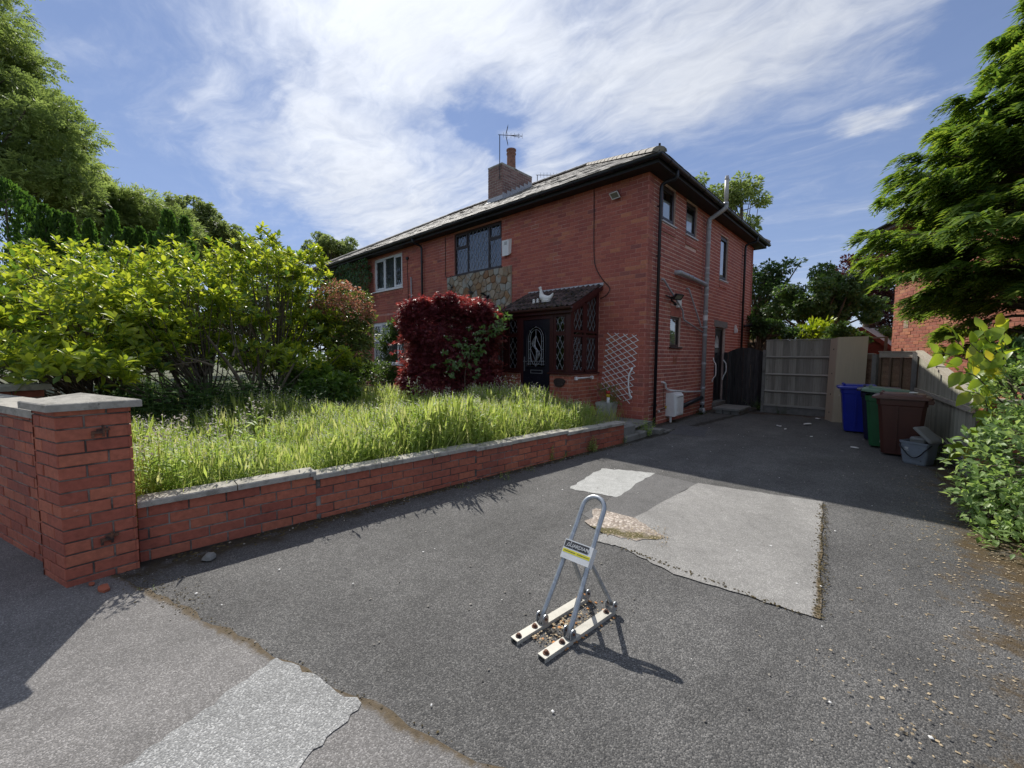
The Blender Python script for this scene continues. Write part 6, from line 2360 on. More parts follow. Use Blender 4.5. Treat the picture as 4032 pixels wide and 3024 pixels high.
# brown waney-lap fence
bf = thing('brown_lap_fence', 'brown waney lap fence panels with concrete posts behind the bins', 'fence', (3.5, 4.0, 0))
Pp = [Vector((2.80, 4.50, 0)), Vector((3.44, 4.12, 0)), Vector((4.07, 3.62, 0))]
for k, (p, q, ht) in enumerate(((Pp[0], Pp[1], 1.56), (Pp[1], Pp[2], 1.605))):
    w = Wl(p, q - p)
    L = (q - p).length
    u0, u1 = (0.0 if k == 0 else 0.06), L - 0.05
    nb = 9
    for i in range(nb):
        z0 = 0.16 + (ht - 0.32) * i / nb
        z1 = 0.16 + (ht - 0.32) * (i + 1) / nb + 0.03
        mb = MB()
        m_ = 8
        V = []
        for j in range(m_ + 1):
            u = u0 + (u1 - u0) * j / m_
            wob = rnd.uniform(-0.008, 0.008)
            V += [w.pt(u, 0.004, z0 + wob), w.pt(u, -0.012, z1), w.pt(u, -0.006, z0 + wob)]
        F = []
        for j in range(m_):
            a = j * 3
            F += [(a, a + 3, a + 4, a + 1), (a + 2, a + 5, a + 3, a)]
        mb.add(V, F)
        mb.build('lap_board', M_WBROWN, bf)
    nbat = 4 if k else 3
    for i in range(nbat):
        u = u0 + (u1 - u0 - 0.045) * i / (nbat - 1)
        mb = MB()
        w.box(mb, u, u + 0.045, 0.006, 0.032, 0.10, ht - 0.13)
        mb.build('batten', M_WBATT, bf)
    mb = MB()
    w.box(mb, u0, u1, -0.02, 0.036, ht - 0.128, ht - 0.012)
    mb.build('top_rail', M_WCAP if k else M_WBATT, bf)
    mb = MB()
    w.box(mb, u0 - 0.01, u1 + (0.05 if k else 0), -0.03, 0.05, ht - 0.010, ht + 0.008)
    mb.build('capping', M_WCAP, bf)
    mb = MB()
    w.box(mb, u0, u1, -0.04, 0.01, -0.03, 0.14)
    mb.build('gravel_board', M_CONC2, bf)
for q, h in ((Pp[1], 1.545), (Pp[2], 1.585)):
    w = Wl(q, Pp[2] - Pp[1])
    mb = MB()
    w.box(mb, -0.045, 0.05, -0.03, 0.085, 0, h)
    mb.build('concrete_post', M_CONC2, bf)
# sloping-topped pale fence running to the brick pillar
rf = thing('sloping_fence', 'pale vertical board fence with sloping capped top right of the bins', 'fence', (4.3, 1.4, 0))
ra, rb_ = Vector((4.10, 3.55, 0)), Vector((4.53, -0.55, 0))
w = Wl(ra, rb_ - ra)
L = (rb_ - ra).length
ztop = lambda u: 1.60 - 0.56 * (u / L) ** 1.0
n = 38
for i in range(n):
    a, b = L * i / n + 0.005, L * (i + 1) / n - 0.016
    mb = MB()
    p = w.pt
    tt = rnd.uniform(-0.002, 0.002)
    za, zb = ztop(a) - 0.03, ztop(b) - 0.03
    zl = 0.20
    mb.hexa([p(a, 0.022 + tt, zl), p(b, 0.014 + tt, zl), p(b, 0.0, zl), p(a, 0.0, zl), p(a, 0.022 + tt, za), p(b, 0.014 + tt, zb), p(b, 0.0, zb), p(a, 0.0, za)])
    mb.build('board', M_WFEATH, rf)
mb = MB()
w.box(mb, 0, L, -0.012, -0.001, 0.16, 0.95)
mb.build('backing_board', M_DARKIN, rf)
mb = MB()
w.box(mb, 0, L, 0.024, 0.062, 0.815, 0.875)
mb.build('mid_rail', M_WCAP, rf)
mb = MB()
w.box(mb, 0, L, 0.024, 0.05, 0.20, 0.245)
mb.build('bottom_rail', M_WGREY, rf)
for dn0, dn1, dz0, dz1, nm in ((-0.03, 0.075, -0.005, 0.022, 'capping'), (0.024, 0.05, -0.075, -0.006, 'top_rail')):
    mb = MB()
    p = w.pt
    mb.hexa([p(0, dn1, ztop(0) + dz0), p(L, dn1, ztop(L) + dz0), p(L, dn0, ztop(L) + dz0), p(0, dn0, ztop(0) + dz0), p(0, dn1, ztop(0) + dz1), p(L, dn1, ztop(L) + dz1), p(L, dn0, ztop(L) + dz1), p(0, dn0, ztop(0) + dz1)])
    mb.build(nm, M_WCAP, rf)
mb = MB()
w.box(mb, 0, L, 0.0, 0.035, -0.03, 0.175)
mb.build('gravel_board', M_CONC2, rf)
rp = thing('boundary_pillar', 'red brick boundary pillar at the end of the sloping fence by the green bush', 'pillar', (4.65, -0.72, 0))
pillar(rp, Vector((4.53, -0.90, 0)), Vector((0, 1, 0)), Vector((1, 0, 0)), 0.34, 0.34, 0.98, 0.0858, M_GBRICK, M_MORT2, 1.0, 0.02, 0.03, 0.01)
lw = thing('boundary_wall', 'low boundary wall with grey coping half hidden under the green bush', 'wall', (4.8, -2.6, 0))
wv = Wl((4.64, -0.905, 0), (0.16, -1, 0))
mb = MB()
wv.box(mb, 0, 5.0, -0.11, -0.006, -0.05, 0.22)
mb.build('wall_core', M_GMORT, lw)
B = Bricks()
B.wall(wv, brick_rects(5.0, -0.03, 0.22, [], 0.0815, 0.236, 0.010), M_GBRICK)
B.emit(lw, 120)
for k in range(6):
    mb = MB()
    wv.box(mb, k * 0.82 + 0.003, k * 0.82 + 0.815, -0.15, 0.03, 0.223, 0.268)
    mb.build('coping_stone', M_CONC2, lw)


# ------------------------------------------------------------------ wheelie bins
def wheelie(label, loc, rz, bm, lm, open_lid=0.0, marks=None):
    t = thing('wheelie_bin', label, 'wheelie bin', loc, rz, 'wheelie bins by the fence', local=True)
    # local: front faces -Y, +X right
    H = 0.86

    def ring(x, y0, y1, z, b):
        return [(-x + b, y0, z), (x - b, y0, z), (x, y0 + b, z), (x, y1 - b, z), (x - b, y1, z), (-x + b, y1, z), (-x, y1 - b, z), (-x, y0 + b, z)]
    V = ring(0.195, -0.205, 0.20, 0.03, 0.05) + ring(0.200, -0.215, 0.215, 0.10, 0.045) + ring(0.245, -0.270, 0.265, H - 0.10, 0.045) + ring(0.252, -0.285, 0.275, H - 0.085, 0.045) + ring(0.257, -0.292, 0.285, H, 0.045)
    F = [tuple(reversed(range(8)))]
    for k in range(4):
        for i in range(8):
            j = (i + 1) % 8
            F.append((k * 8 + i, k * 8 + j, k * 8 + 8 + j, k * 8 + 8 + i))
    mb = MB()
    mb.add(V, F)
    for sx_ in (-1, 1):
        mb.hexa([(sx_ * 0.205, -0.06, 0.12), (sx_ * 0.222, -0.06, 0.12), (sx_ * 0.222, -0.035, 0.12), (sx_ * 0.205, -0.035, 0.12), (sx_ * 0.240, -0.06, H - 0.10), (sx_ * 0.258, -0.06, H - 0.10), (sx_ * 0.258, -0.035, H - 0.10), (sx_ * 0.240, -0.035, H - 0.10)])
    mb.build('body', bm, t)
    mb = MB()
    mb.tube([(-0.24, 0.325, H - 0.02), (0.24, 0.325, H - 0.02)], 0.016, 8)
    for x in (-0.24, 0.0, 0.24):
        mb.box(x - 0.014, x + 0.014, 0.27, 0.33, H - 0.05, H + 0.01)
    mb.build('handle', bm, t)
    for sx_ in (-1, 1):
        mb = MB()
        mb.lathe((sx_ * 0.225 - 0.025, 0.235, 0.09), [(0.06, 0), (0.088, 0.008), (0.088, 0.042), (0.06, 0.05)], 16, axis=(1, 0, 0))
        mb.build('wheel', M_BLACK, t)
    ca, sa = math.cos(open_lid), math.sin(open_lid)

    def lp(x, y, z):
        dy, dz_ = y - 0.30, z
        return (x, 0.30 + dy * ca + dz_ * sa, H + 0.006 + dz_ * ca - dy * sa)
    prof = [(0.285, -0.345, 0.305, 0.0), (0.285, -0.345, 0.305, 0.030), (0.255, -0.310, 0.280, 0.048), (0.225, -0.262, 0.250, 0.052), (0.215, -0.250, 0.24, 0.078)]
    V, F = [], []
    for x, y0, y1, z in prof:
        V += [lp(*q) for q in ring(x, y0, y1, z, 0.035)]
    for k in range(len(prof) - 1):
        for i in range(8):
            j = (i + 1) % 8
            F.append((k * 8 + i, k * 8 + j, k * 8 + 8 + j, k * 8 + 8 + i))
    F.append(tuple(range(len(V) - 8, len(V))))
    F.append(tuple(reversed(range(8))))
    mb = MB()
    mb.add(V, F)
    lid = mb.build('lid', lm, t)
    for sx_ in (-1, 1):
        mb = MB()
        a = [lp(sx_ * 0.15 - 0.05, -0.27, 0.079), lp(sx_ * 0.15 + 0.05, -0.27, 0.079), lp(sx_ * 0.15 + 0.05, -0.22, 0.079), lp(sx_ * 0.15 - 0.05, -0.22, 0.079)]
        b = [lp(sx_ * 0.15 - 0.05, -0.25, 0.098), lp(sx_ * 0.15 + 0.05, -0.25, 0.098), lp(sx_ * 0.15 + 0.05, -0.225, 0.098), lp(sx_ * 0.15 - 0.05, -0.225, 0.098)]
        mb.hexa(a + b)
        mb.build('lid_grip', lm, lid)
    mb = MB()
    mb.tube([lp(-0.2, 0.30, 0.02), lp(0.2, 0.30, 0.02)], 0.014, 6)
    mb.build('hinge', bm, t)
    for (x, y, z, w_, h_) in (marks or ()):
        mb = MB()
        mb.box(x - w_ / 2, x + w_ / 2, y - 0.002, y, z, z + h_)
        mb.build('sticker', M_LITTER, t)
    return t


wheelie('bright blue wheelie bin nearest the chipboard panel', (3.24, 2.62, 0), R(-90 + 8), M_BBLUE, M_BBLUE, 0.0, [(-0.05, -0.302, 0.70, 0.13, 0.02)])
wheelie('dark navy wheelie bin squeezed between the blue and green bins', (3.60, 1.82, 0), R(-90 + 2), M_BNAVY, M_BNAVY, 0.03)
wheelie('green wheelie bin with a faded propped lid next to the brown bin', (3.70, 1.14, 0), R(-90 + 1), M_BGREEN, M_BGREENL, 0.10)
wheelie('dark brown wheelie bin standing behind the grey food caddy', (3.87, 0.58, 0), R(-90 - 2), M_BBROWN, M_BBROWNL, 0.0, [(0.05, -0.225, 0.30, 0.012, 0.05), (0.16, -0.222, 0.18, 0.010, 0.05)])
t = thing('crumpled_paper', 'white crumpled scrap lying on the brown bin lid', 'scrap', (3.98, 0.52, 0.945))
mb = MB()
mb.lathe((3.98, 0.52, 0.945), [(0.03, 0), (0.055, 0.012), (0.045, 0.026), (0.0, 0.032)], 9)
mb.build('scrap', M_LITTER, t)
# food caddy
fc = thing('food_caddy', 'small grey food caddy with its lid open beside the brown bin', 'food caddy', (4.06, 0.02, 0), R(-28), local=True)


def rrect(x, y, z, b, n=3):
    out = []
    for cx, cy, a0 in ((x - b, y - b, 0), (-x + b, y - b, 90), (-x + b, -y + b, 180), (x - b, -y + b, 270)):
        for k in range(n + 1):
            a = R(a0 + 90 * k / n)
            out.append((cx + b * math.cos(a), cy + b * math.sin(a), z))
    return out


def stack(mb, rings, cap0=True, cap1=True):
    m_ = len(rings[0])
    V = [p for r_ in rings for p in r_]
    F = []
    for k in range(len(rings) - 1):
        for i in range(m_):
            j = (i + 1) % m_
            F.append((k * m_ + i, k * m_ + j, (k + 1) * m_ + j, (k + 1) * m_ + i))
    if cap0:
        F.append(tuple(reversed(range(m_))))
    if cap1:
        F.append(tuple(range((len(rings) - 1) * m_, len(rings) * m_)))
    return mb.add(V, F)


mb = MB()
stack(mb, [rrect(0.125, 0.10, 0.0, 0.03), rrect(0.135, 0.108, 0.02, 0.035), rrect(0.138, 0.112, 0.075, 0.035), rrect(0.142, 0.115, 0.078, 0.035), rrect(0.160, 0.128, 0.285, 0.035), rrect(0.168, 0.136, 0.288, 0.035), rrect(0.170, 0.138, 0.315, 0.035), rrect(0.158, 0.126, 0.315, 0.03), rrect(0.150, 0.12, 0.12, 0.03)], True, True)
mb.build('bucket', M_CADDY, fc)
mb = MB()
hp = [Vector((-0.165, 0.136, 0.27)) for _ in range(1)]
pts = [(-0.17, -0.06, 0.29)] + [(-0.17 + 0.34 * k / 12, -0.145 - 0.02 * math.sin(math.pi * k / 12), 0.27 - 0.165 * math.sin(math.pi * (k / 12) ** 1.25)) for k in range(1, 12)] + [(0.17, -0.06, 0.29)]
mb.tube(curve(pts, 3), 0.008, 6)
mb.build('carry_handle', M_BLACK, fc, smooth=True)
mb = MB()
lp = []
tilt = R(52)
ring_l = []
for z, k in ((0.0, 1.0), (0.012, 1.0), (0.03, 0.86), (0.036, 0.7)):
    rr = rrect(0.170 * k, 0.138 * k, z, 0.035)
    out = []
    for x, y, zz in rr:
        # lid hinges at the right side (+X) and stands open
        dx = x - 0.17
        out.append((0.185 + dx * math.cos(tilt) + zz * math.sin(tilt) * 1.0, y, 0.315 - dx * math.sin(tilt) * 0.75 + zz * math.cos(tilt)))
    ring_l.append(out)
stack(mb, ring_l)
mb.build('lid', M_CADDY2, fc)
mb = MB()
for x in (-0.09, -0.075, -0.06):
    mb.box(x, x + 0.008, -0.1345, -0.1335, 0.205, 0.235)
mb.box(-0.105, -0.045, -0.1335, -0.1325, 0.188, 0.194)
mb.build('printed_mark', M_SWHT, fc)
t = thing('plastic_tub', 'translucent grey plastic tub sitting inside the open food caddy', 'tub', (4.07, 0.03, 0.25), R(-28), local=True)
mb = MB()
stack(mb, [rrect(0.085, 0.07, 0.0, 0.03), rrect(0.095, 0.075, 0.10, 0.03), rrect(0.085, 0.065, 0.125, 0.03)])
mb.build('tub', M_CADDY2, t)
mb = MB()
mb.tube([(-0.06, -0.078, 0.08), (0.05, -0.078, 0.10)], 0.004, 5)
mb.build('rib', M_CADDY2, t)

# ------------------------------------------------------------------ neighbour, sheds
nbh = thing('neighbour_house', 'orange-red brick neighbouring house behind the big conifer', 'house', (6.5, 9.0, 0))
nA = Vector((3.603, 7.564, 0))
nd = Vector((0.448, -0.894, 0))
wN = Wl(nA, nd)
nL, nD, nH = 7.6, 8.0, 4.95
back_d = -wN.N
mb = MB()
backing(mb, wN, nL, -0.1, nH, [])
wN2 = Wl(nA + nd * nL, back_d)
wN3 = Wl(nA + back_d * nD, -back_d)
p = [wN.pt(0, -0.22, 0), wN.pt(nL, -0.22, 0), wN.pt(nL, -nD, 0), wN.pt(0, -nD, 0)]
mb.hexa([q - Z * 0.1 for q in (p[0], p[3], p[2], p[1])] + [q + Z * nH for q in (p[0], p[3], p[2], p[1])])
mb.build('wall', M_NMORT, nbh)
B = Bricks()
B.wall(wN, brick_rects(nL, 0.0, nH, [(0.50, 0.70, 2.25, 2.45)], 0.0862, 0.236, 0.009, 0.1), M_NBRICK, jit=0.003)
wl_ = Wl(wN.pt(0, -nD, 0), back_d * -1)
B.wall(wl_, brick_rects(nD, 1.2, nH, [], 0.0862, 0.236, 0.009), M_NBRICK)
B.emit(nbh, 300, hidden=[lambda c: c.z < 1.55, lambda c: (c - nA).length > 5.2])
mb = MB()
for k in range(5):
    wN.box(mb, 0.505, 0.695, -0.004, 0.008, 2.26 + k * 0.037, 2.26 + k * 0.037 + 0.022)
mb.build('air_brick', M_CHIP, nbh)
mb = MB()
ov = 0.45
c4 = [wN.pt(-ov, ov, nH), wN.pt(nL + ov, ov, nH), wN.pt(nL + ov, -nD - ov, nH), wN.pt(-ov, -nD - ov, nH)]
mb.hexa([c4[0] - Z * 0.1, c4[3] - Z * 0.1, c4[2] - Z * 0.1, c4[1] - Z * 0.1, c4[0] + Z * 0.08, c4[3] + Z * 0.08, c4[2] + Z * 0.08, c4[1] + Z * 0.08])
mb.build('soffit', M_WGREY, nbh)
mb = MB()
rzz = nH + 0.08
r1, r2 = wN.pt(nL * 0.5, -nD * 0.5 + 0.3, rzz + 2.3), wN.pt(nL * 0.5 + 0.2, -nD * 0.5 - 0.3, rzz + 2.3)
q4 = [q + Z * 0.081 for q in c4]
mb.add(q4 + [r1, r2], [(0, 1, 4), (1, 2, 5, 4), (2, 3, 5), (3, 0, 4, 5)])
mb.build('roof', M_SLATE, nbh)
gutter(nbh, [tuple(q + Z * 0.04) for q in (wN.pt(-ov - 0.05, -nD - ov, nH), wN.pt(-ov - 0.05, ov + 0.05, nH), wN.pt(nL, ov + 0.05, nH))][::-1], M_BLACK)

sh = thing('red_shed', 'red stained wooden shed gable showing above the brown fence', 'shed', (3.2, 9.3, 0))
apx = Vector((2.93, 8.9, 0))
# gable faces the drive
ga, gb_ = Vector((2.05, 8.55, 0)), Vector((3.75, 8.2, 0))
w = Wl(ga, gb_ - ga)
L = (gb_ - ga).length
n = 15
for i in range(n):
    z0 = 0.1 + i * 0.15
    z1 = min(z0 + 0.155, 2.25)
    mid_u = L * 0.5
    wid = lambda z: L / 2 if z < 1.62 else max(0.02, L / 2 * (2.30 - z) / 0.68)
    mb = MB()
    pt = w.pt
    a0, a1 = wid(z0), wid(z1)
    mb.hexa([pt(mid_u - a0, 0.012, z0), pt(mid_u + a0, 0.012, z0), pt(mid_u + a0, -0.02, z0), pt(mid_u - a0, -0.02, z0), pt(mid_u - a1, 0.0, z1), pt(mid_u + a1, 0.0, z1), pt(mid_u + a1, -0.02, z1), pt(mid_u - a1, -0.02, z1)])
    mb.build('board', M_REDW, sh)
    if z1 >= 2.25:
        break
mb = MB()
for sg in (-1, 1):
    e0 = w.pt(L / 2 + sg * (L / 2 + 0.12), 0.10, 1.55)
    e1 = w.pt(L / 2, 0.10, 2.36)
    e2 = w.pt(L / 2, -2.4, 2.36)
    e3 = w.pt(L / 2 + sg * (L / 2 + 0.12), -2.4, 1.55)
    mb.prism([e0, e1, e2, e3], (0, 0, 0.03))
mb.build('roof', M_FELT, sh)
mb = MB()
for sg in (-1, 1):
    mb.bar(w.pt(L / 2 + sg * (L / 2 + 0.12), 0.13, 1.53), w.pt(L / 2, 0.13, 2.34), 0.025, 0.11, side=w.N)
mb.build('barge_board', M_REDW, sh)
mb = MB()
w.box(mb, 0.02, L - 0.02, -2.3, -0.021, 0.0, 1.58)
mb.build('wall', M_REDW, sh)
s2 = thing('garden_shed', 'low tan shed with pale felt roof behind the side gate', 'shed', (-0.2, 11.0, 0))
w = Wl((-1.6, 10.4, 0), (1, -0.1, 0))
mb = MB()
w.box(mb, 0, 2.4, -2, 0, 0, 1.55)
p = w.pt
mb.prism([p(0, 0.001, 1.55), p(2.4, 0.001, 1.55), p(1.2, 0.001, 2.32)], w.N * -2)
mb.build('wall', M_CHIP, s2)
mb = MB()
for sg in (-1, 1):
    mb.prism([p(1.2 + sg * 1.38, 0.12, 1.47), p(1.2, 0.12, 2.36), p(1.2, -2.1, 2.36), p(1.2 + sg * 1.38, -2.1, 1.47)], (0, 0, 0.03))
mb.build('roof', M_FELT, s2)
mb = MB()
for sg in (-1, 1):
    mb.bar(p(1.2 + sg * 1.38, 0.14, 1.46), p(1.2, 0.14, 2.34), 0.02, 0.09, side=w.N)
mb.build('barge_board', M_WBATT, s2)
t = thing('timber_frame', 'dark timber post and rail frame against the neighbouring house wall', 'timber frame', (3.55, 7.2, 0))
mb = MB()
mb.box(3.46, 3.53, 7.22, 7.29, 0, 2.02)
mb.build('post', M_WBATT, t)
mb = MB()
mb.bar((2.3, 7.9, 2.02), (3.52, 7.25, 2.02), 0.05, 0.04)
mb.build('rail', M_WBATT, t)
t = thing('overhead_cable', 'thin dark cable sagging from the neighbouring house wall', 'cable', (3.6, 8.0, 2.4))
mb = MB()
mb.tube(curve([(3.55, 8.2, 2.42), (2.9, 9.2, 2.36), (2.2, 10.5, 2.38), (1.0, 12.5, 2.6)], 6), 0.014, 5)
mb.build('cable', M_CABLE, t)

# ------------------------------------------------------------------ planter by the porch
pt_ = thing('stone_planter', 'grey stone-effect planter with grasses in front of the trellis', 'planter', (-0.62, -0.42, 0.17), R(8), local=True)
mb = MB()
mb.hexa([(-0.13, -0.13, 0), (0.13, -0.13, 0), (0.13, 0.13, 0), (-0.13, 0.13, 0), (-0.175, -0.175, 0.36), (0.175, -0.175, 0.36), (0.175, 0.175, 0.36), (-0.175, 0.175, 0.36)])
mb.build('pot', M_PLANTER, pt_)
for sgn, ax_ in (((0, -1), 0), ((1, 0), 1), ((0, 1), 0), ((-1, 0), 1)):
    for r_ in range(5):
        z0, z1 = r_ * 0.072 + 0.002, r_ * 0.072 + 0.066
        for c_ in range(3):
            k0, k1 = 0.13 + 0.045 * z0 / 0.36, 0.13 + 0.045 * z1 / 0.36
            f0 = -1 + 2 * c_ / 3 + (0.16 if r_ % 2 else 0) + 0.03
            f1 = min(-1 + 2 * (c_ + 1) / 3 + (0.16 if r_ % 2 else 0), 1.0) - 0.03
            o_ = 0.008 + rnd.uniform(0, 0.004)
            mb = MB()

            def q(f, k, o):
                return (f * k, sgn[1] * (k + o)) if ax_ == 0 else (sgn[0] * (k + o), f * k)
            a, b, c, d = q(f0, k0, o_), q(f1, k0, o_), q(f1, k0, 0), q(f0, k0, 0)
            a2, b2, c2, d2 = q(f0, k1, o_ * .7), q(f1, k1, o_ * .7), q(f1, k1, 0), q(f0, k1, 0)
            mb.hexa([(*a, z0), (*b, z0), (*c, z0), (*d, z0), (*a2, z1), (*b2, z1), (*c2, z1), (*d2, z1)])
            mb.build('moulded_stone', M_PLANTER, pt_)
mb = MB()
mb.box(-0.165, 0.165, -0.165, 0.165, 0.30, 0.345)
mb.build('compost', M_SOIL, pt_)
t = thing('garden_ornament', 'small red and yellow ornament standing in the stone planter', 'ornament', (-0.54, -0.50, 0.50))
q = Vector((-0.54, -0.50, 0.50))
mb = MB()
mb.lathe(q, [(0.03, 0.0), (0.035, 0.06), (0.03, 0.14)], 10)
mb.build('body', M_WHITE, t, smooth=True)
mb = MB()
mb.lathe(q + Z * 0.14, [(0.032, 0.0), (0.042, 0.03), (0.036, 0.07)], 10)
mb.build('collar', M_YELP, t, smooth=True)
mb = MB()
mb.lathe(q + Z * 0.21, [(0.038, 0.0), (0.048, 0.015), (0.04, 0.05), (0.0, 0.07)], 10)
mb.build('cap', M_REDP, t, smooth=True)
t = thing('vase_stand', 'pale twig stand seen through the porch side glass', 'stand', (-1.45, -0.5, 1.12))
mb = MB()
mb.tube([(-1.42, -0.62, 1.12), (-1.40, -0.60, 1.95)], 0.02, 6)
for k in range(26):
    a = rnd.uniform(0, 6.28)
    z = rnd.uniform(1.2, 1.9)
    mb.tube([(-1.41, -0.61, z), (-1.41 + 0.2 * math.cos(a), -0.61 + 0.2 * math.sin(a), z + rnd.uniform(-0.12, 0.12))], 0.006, 4)
mb.build('twigs', M_WPAINT, t)
t = thing('dividing_wall', 'low brick dividing wall with grey coping beside the red bush', 'wall', (-6.9, -1.6, 0))
wv = Wl((-8.9, -2.2, 0), (1, 0.05, 0))
mb = MB()
wv.box(mb, 0, 2.6, -0.11, -0.006, 0, 0.52)
mb.build('wall_core', M_GMORT, t)
B = Bricks()
B.wall(wv, brick_rects(2.6, 0.0, 0.52, [], 0.0815, 0.236, 0.010), M_GBRICK)
B.emit(t, 80)
for k in range(4):
    mb = MB()
    wv.box(mb, k * 0.65 + 0.003, k * 0.65 + 0.645, -0.15, 0.03, 0.523, 0.57)
    mb.build('coping_stone', M_CONC2, t)

# ------------------------------------------------------------------ bits on the ground
for i, (x, y, r_, lab) in enumerate(((0.19, -7.97, 0.055, 'broken red brick shard on the tarmac by the gate pillar'), (0.06, -8.02, 0.028, 'tiny chip of red brick left of the larger shard'))):
    t = thing('brick_shard', lab, 'brick shard', (x, y, 0.004))
    mb = MB()
    poly = [(x + r_ * math.cos(a) * rnd.uniform(0.7, 1.25), y + r_ * 0.62 * math.sin(a) * rnd.uniform(0.7, 1.2), 0.006) for a in [2 * math.pi * k / 8 for k in range(8)]]
    mb.prism(list(reversed(poly)), (0.003, 0, r_ * 0.28))
    mb.build('shard', M_SHARD, t)
t = thing('stone_lump', 'rounded grey stone lump near the foot of the garden wall', 'stone', (0.33, -7.35, 0))
mb = MB()
q = Vector((0.20, -7.42, 0.0))
mb.lathe(q, [(0.028, 0), (0.045, 0.012), (0.042, 0.03), (0.025, 0.045), (0.0, 0.048)], 9)
mb.v = [(x + rnd.uniform(-.006, .006), y + rnd.uniform(-.006, .006), z + rnd.uniform(-.004, .004)) for x, y, z in mb.v]
mb.build('lump', M_CONC2, t)
scr = [(2.40, 2.9, 0.12, 'large pale paper scrap on the dark drive in front of the grey fence'), (2.0, 2.2, 0.07, 'white paper scrap in the middle of the shaded drive'), (2.17, 1.85, 0.06, 'thin white scrap just nearer than the paper in the middle of the drive'),
       (2.68, 1.25, 0.045, 'small pale scrap on the drive left of the navy bin'), (3.33, 0.62, 0.07, 'white plastic scrap at the foot of the green bin'), (2.44, 4.05, 0.10, 'white paper scrap at the foot of the chipboard panel')]
for x, y, r_, lab in scr:
    t = thing('litter_scrap', lab, 'litter', (x, y, 0.004), group='scraps of litter on the drive')
    a0 = rnd.uniform(0, 6)
    mb = MB()
    poly = []
    for k in range(9):
        a = 2 * math.pi * k / 9
        lx, ly = r_ * math.cos(a) * rnd.uniform(0.7, 1.1), r_ * 0.42 * math.sin(a) * rnd.uniform(0.6, 1.2)
        poly.append((x + lx * math.cos(a0) - ly * math.sin(a0), y + lx * math.sin(a0) + ly * math.cos(a0), 0.012))
    mb.prism(list(reversed(poly)), (0.004, 0, r_ * 0.14))
    mb.v = [(a, b, c + rnd.uniform(-0.004, 0.010)) for a, b, c in mb.v]
    mb.build('scrap', M_LITTER, t)

# ------------------------------------------------------------------ vegetation
def px(x, y, dist):
    """place on the ray of a photo pixel, dist metres ahead of the lens"""
    f = 1632.0
    return CAM + (cam_right * ((x - 2016) / f) - cam_up * ((y - 1512) / f) + cam_fwd) * dist


def shell(c, r, n, inner=0.55, flat=0.35):
    """points in the outer part of an ellipsoid, fewer underneath"""
    d = rand_unit(n)
    d[:, 2] = np.where(d[:, 2] < -flat, -d[:, 2] * 0.6, d[:, 2])
    k = (inner ** 3 + (1 - inner ** 3) * rng.random(n)) ** (1 / 3)
    return np.asarray(c) + d * k[:, None] * np.asarray(r), nrm(d / np.asarray(r))


def limbs(mb, base, top, targets, r0, seed=0, n=6):
    """tapered limbs from a leader towards clump centres"""
    r = random.Random(seed)
    base, top = Vector(base), Vector(top)
    for t in targets:
        t = Vector(t)
        f = r.uniform(0.25, 0.95)
        s = base.lerp(top, f)
        m = s.lerp(t, 0.5) + Vector((r.uniform(-.1, .1), r.uniform(-.1, .1), -0.08 * (t - s).length))
        P = curve([s, m, t], 3)
        rr = r0 * (1 - 0.6 * f) * 0.6
        mb.tube(P, [rr * (1 - 0.8 * i / (len(P) - 1)) for i in range(len(P))], n, caps=False)


def tree(name, label, cat, base, height, crown, leafm, tmpl, n_leaf, size, n_clump=30, clump_r=0.3, trunk_r=0.2, group=None, bark=None, droop=0.25, seed=1, gaps=0.0, crown_name='crown', updir=0.5, limb_n=None):
    """crown: list of (center, radii). Leaves gather in clumps so that sky shows between them."""
    t = thing(name, label, cat, tuple(base), group=group)
    cl = []
    vol = [c[1][0] * c[1][1] * c[1][2] for c in crown]
    for (c, r_), v in zip(crown, vol):
        k = max(6, int(n_clump * v ** 0.67 / sum(x ** 0.67 for x in vol)))
        p, d = shell(c, r_, k, 0.45, 0.5)
        cl += [(p[i], d[i], min(r_) * clump_r * rng.uniform(0.7, 1.35)) for i in range(k)]
    w_ = np.array([q[2] ** 2 for q in cl])
    cnt = (w_ / w_.sum() * n_leaf).astype(int)
    P, D, UP = [], [], []
    for (c, d, r_), k in zip(cl, cnt):
        o = rand_unit(k)
        o[:, 2] *= 0.75
        rad = r_ * (0.25 + 0.75 * rng.random(k) ** 0.5)
        P.append(c + o * rad[:, None])
        dd = o * 0.9 + d * 0.5 + rng.normal(size=(k, 3)) * 0.35
        dd[:, 2] -= droop
        D.append(dd)
        uu = o * 0.6 + np.array([0, 0, updir]) + rng.normal(size=(k, 3)) * 0.45
        UP.append(uu)
    P, D, UP = np.concatenate(P), np.concatenate(D), np.concatenate(UP)
    sc = size * rng.uniform(0.65, 1.25, len(P))
    scatter(crown_name, leafm, *tmpl, P, frames(D, UP, sc), t)
    mb = MB()
    base = Vector(base)
    top = Vector(crown[0][0]) + Vector((0, 0, crown[0][1][2] * 0.3))
    ld = curve([base - Z * 0.1, base.lerp(top, 0.4) + Vector((rnd.uniform(-.1, .1) * height * .1, rnd.uniform(-.1, .1) * height * .1, 0)), top], 4)
    mb.tube(ld, [trunk_r * (1.15 - 0.9 * i / (len(ld) - 1)) for i in range(len(ld))], 8)
    tg = [q[0] for q in cl]
    rnd.shuffle(tg)
    limbs(mb, base + (top - base) * 0.3, top, tg[:limb_n or min(40, len(tg))], trunk_r * 0.7, seed)
    mb.build('trunk', bark or M_BARK, t, smooth=True)
    return t


T_DIA = dia_t(0.55)
T_LEAF3 = leaf_t(0.42, 0.15, 0.18, 3)
T_LEAF2 = leaf_t(0.5, 0.15, 0.15, 2)
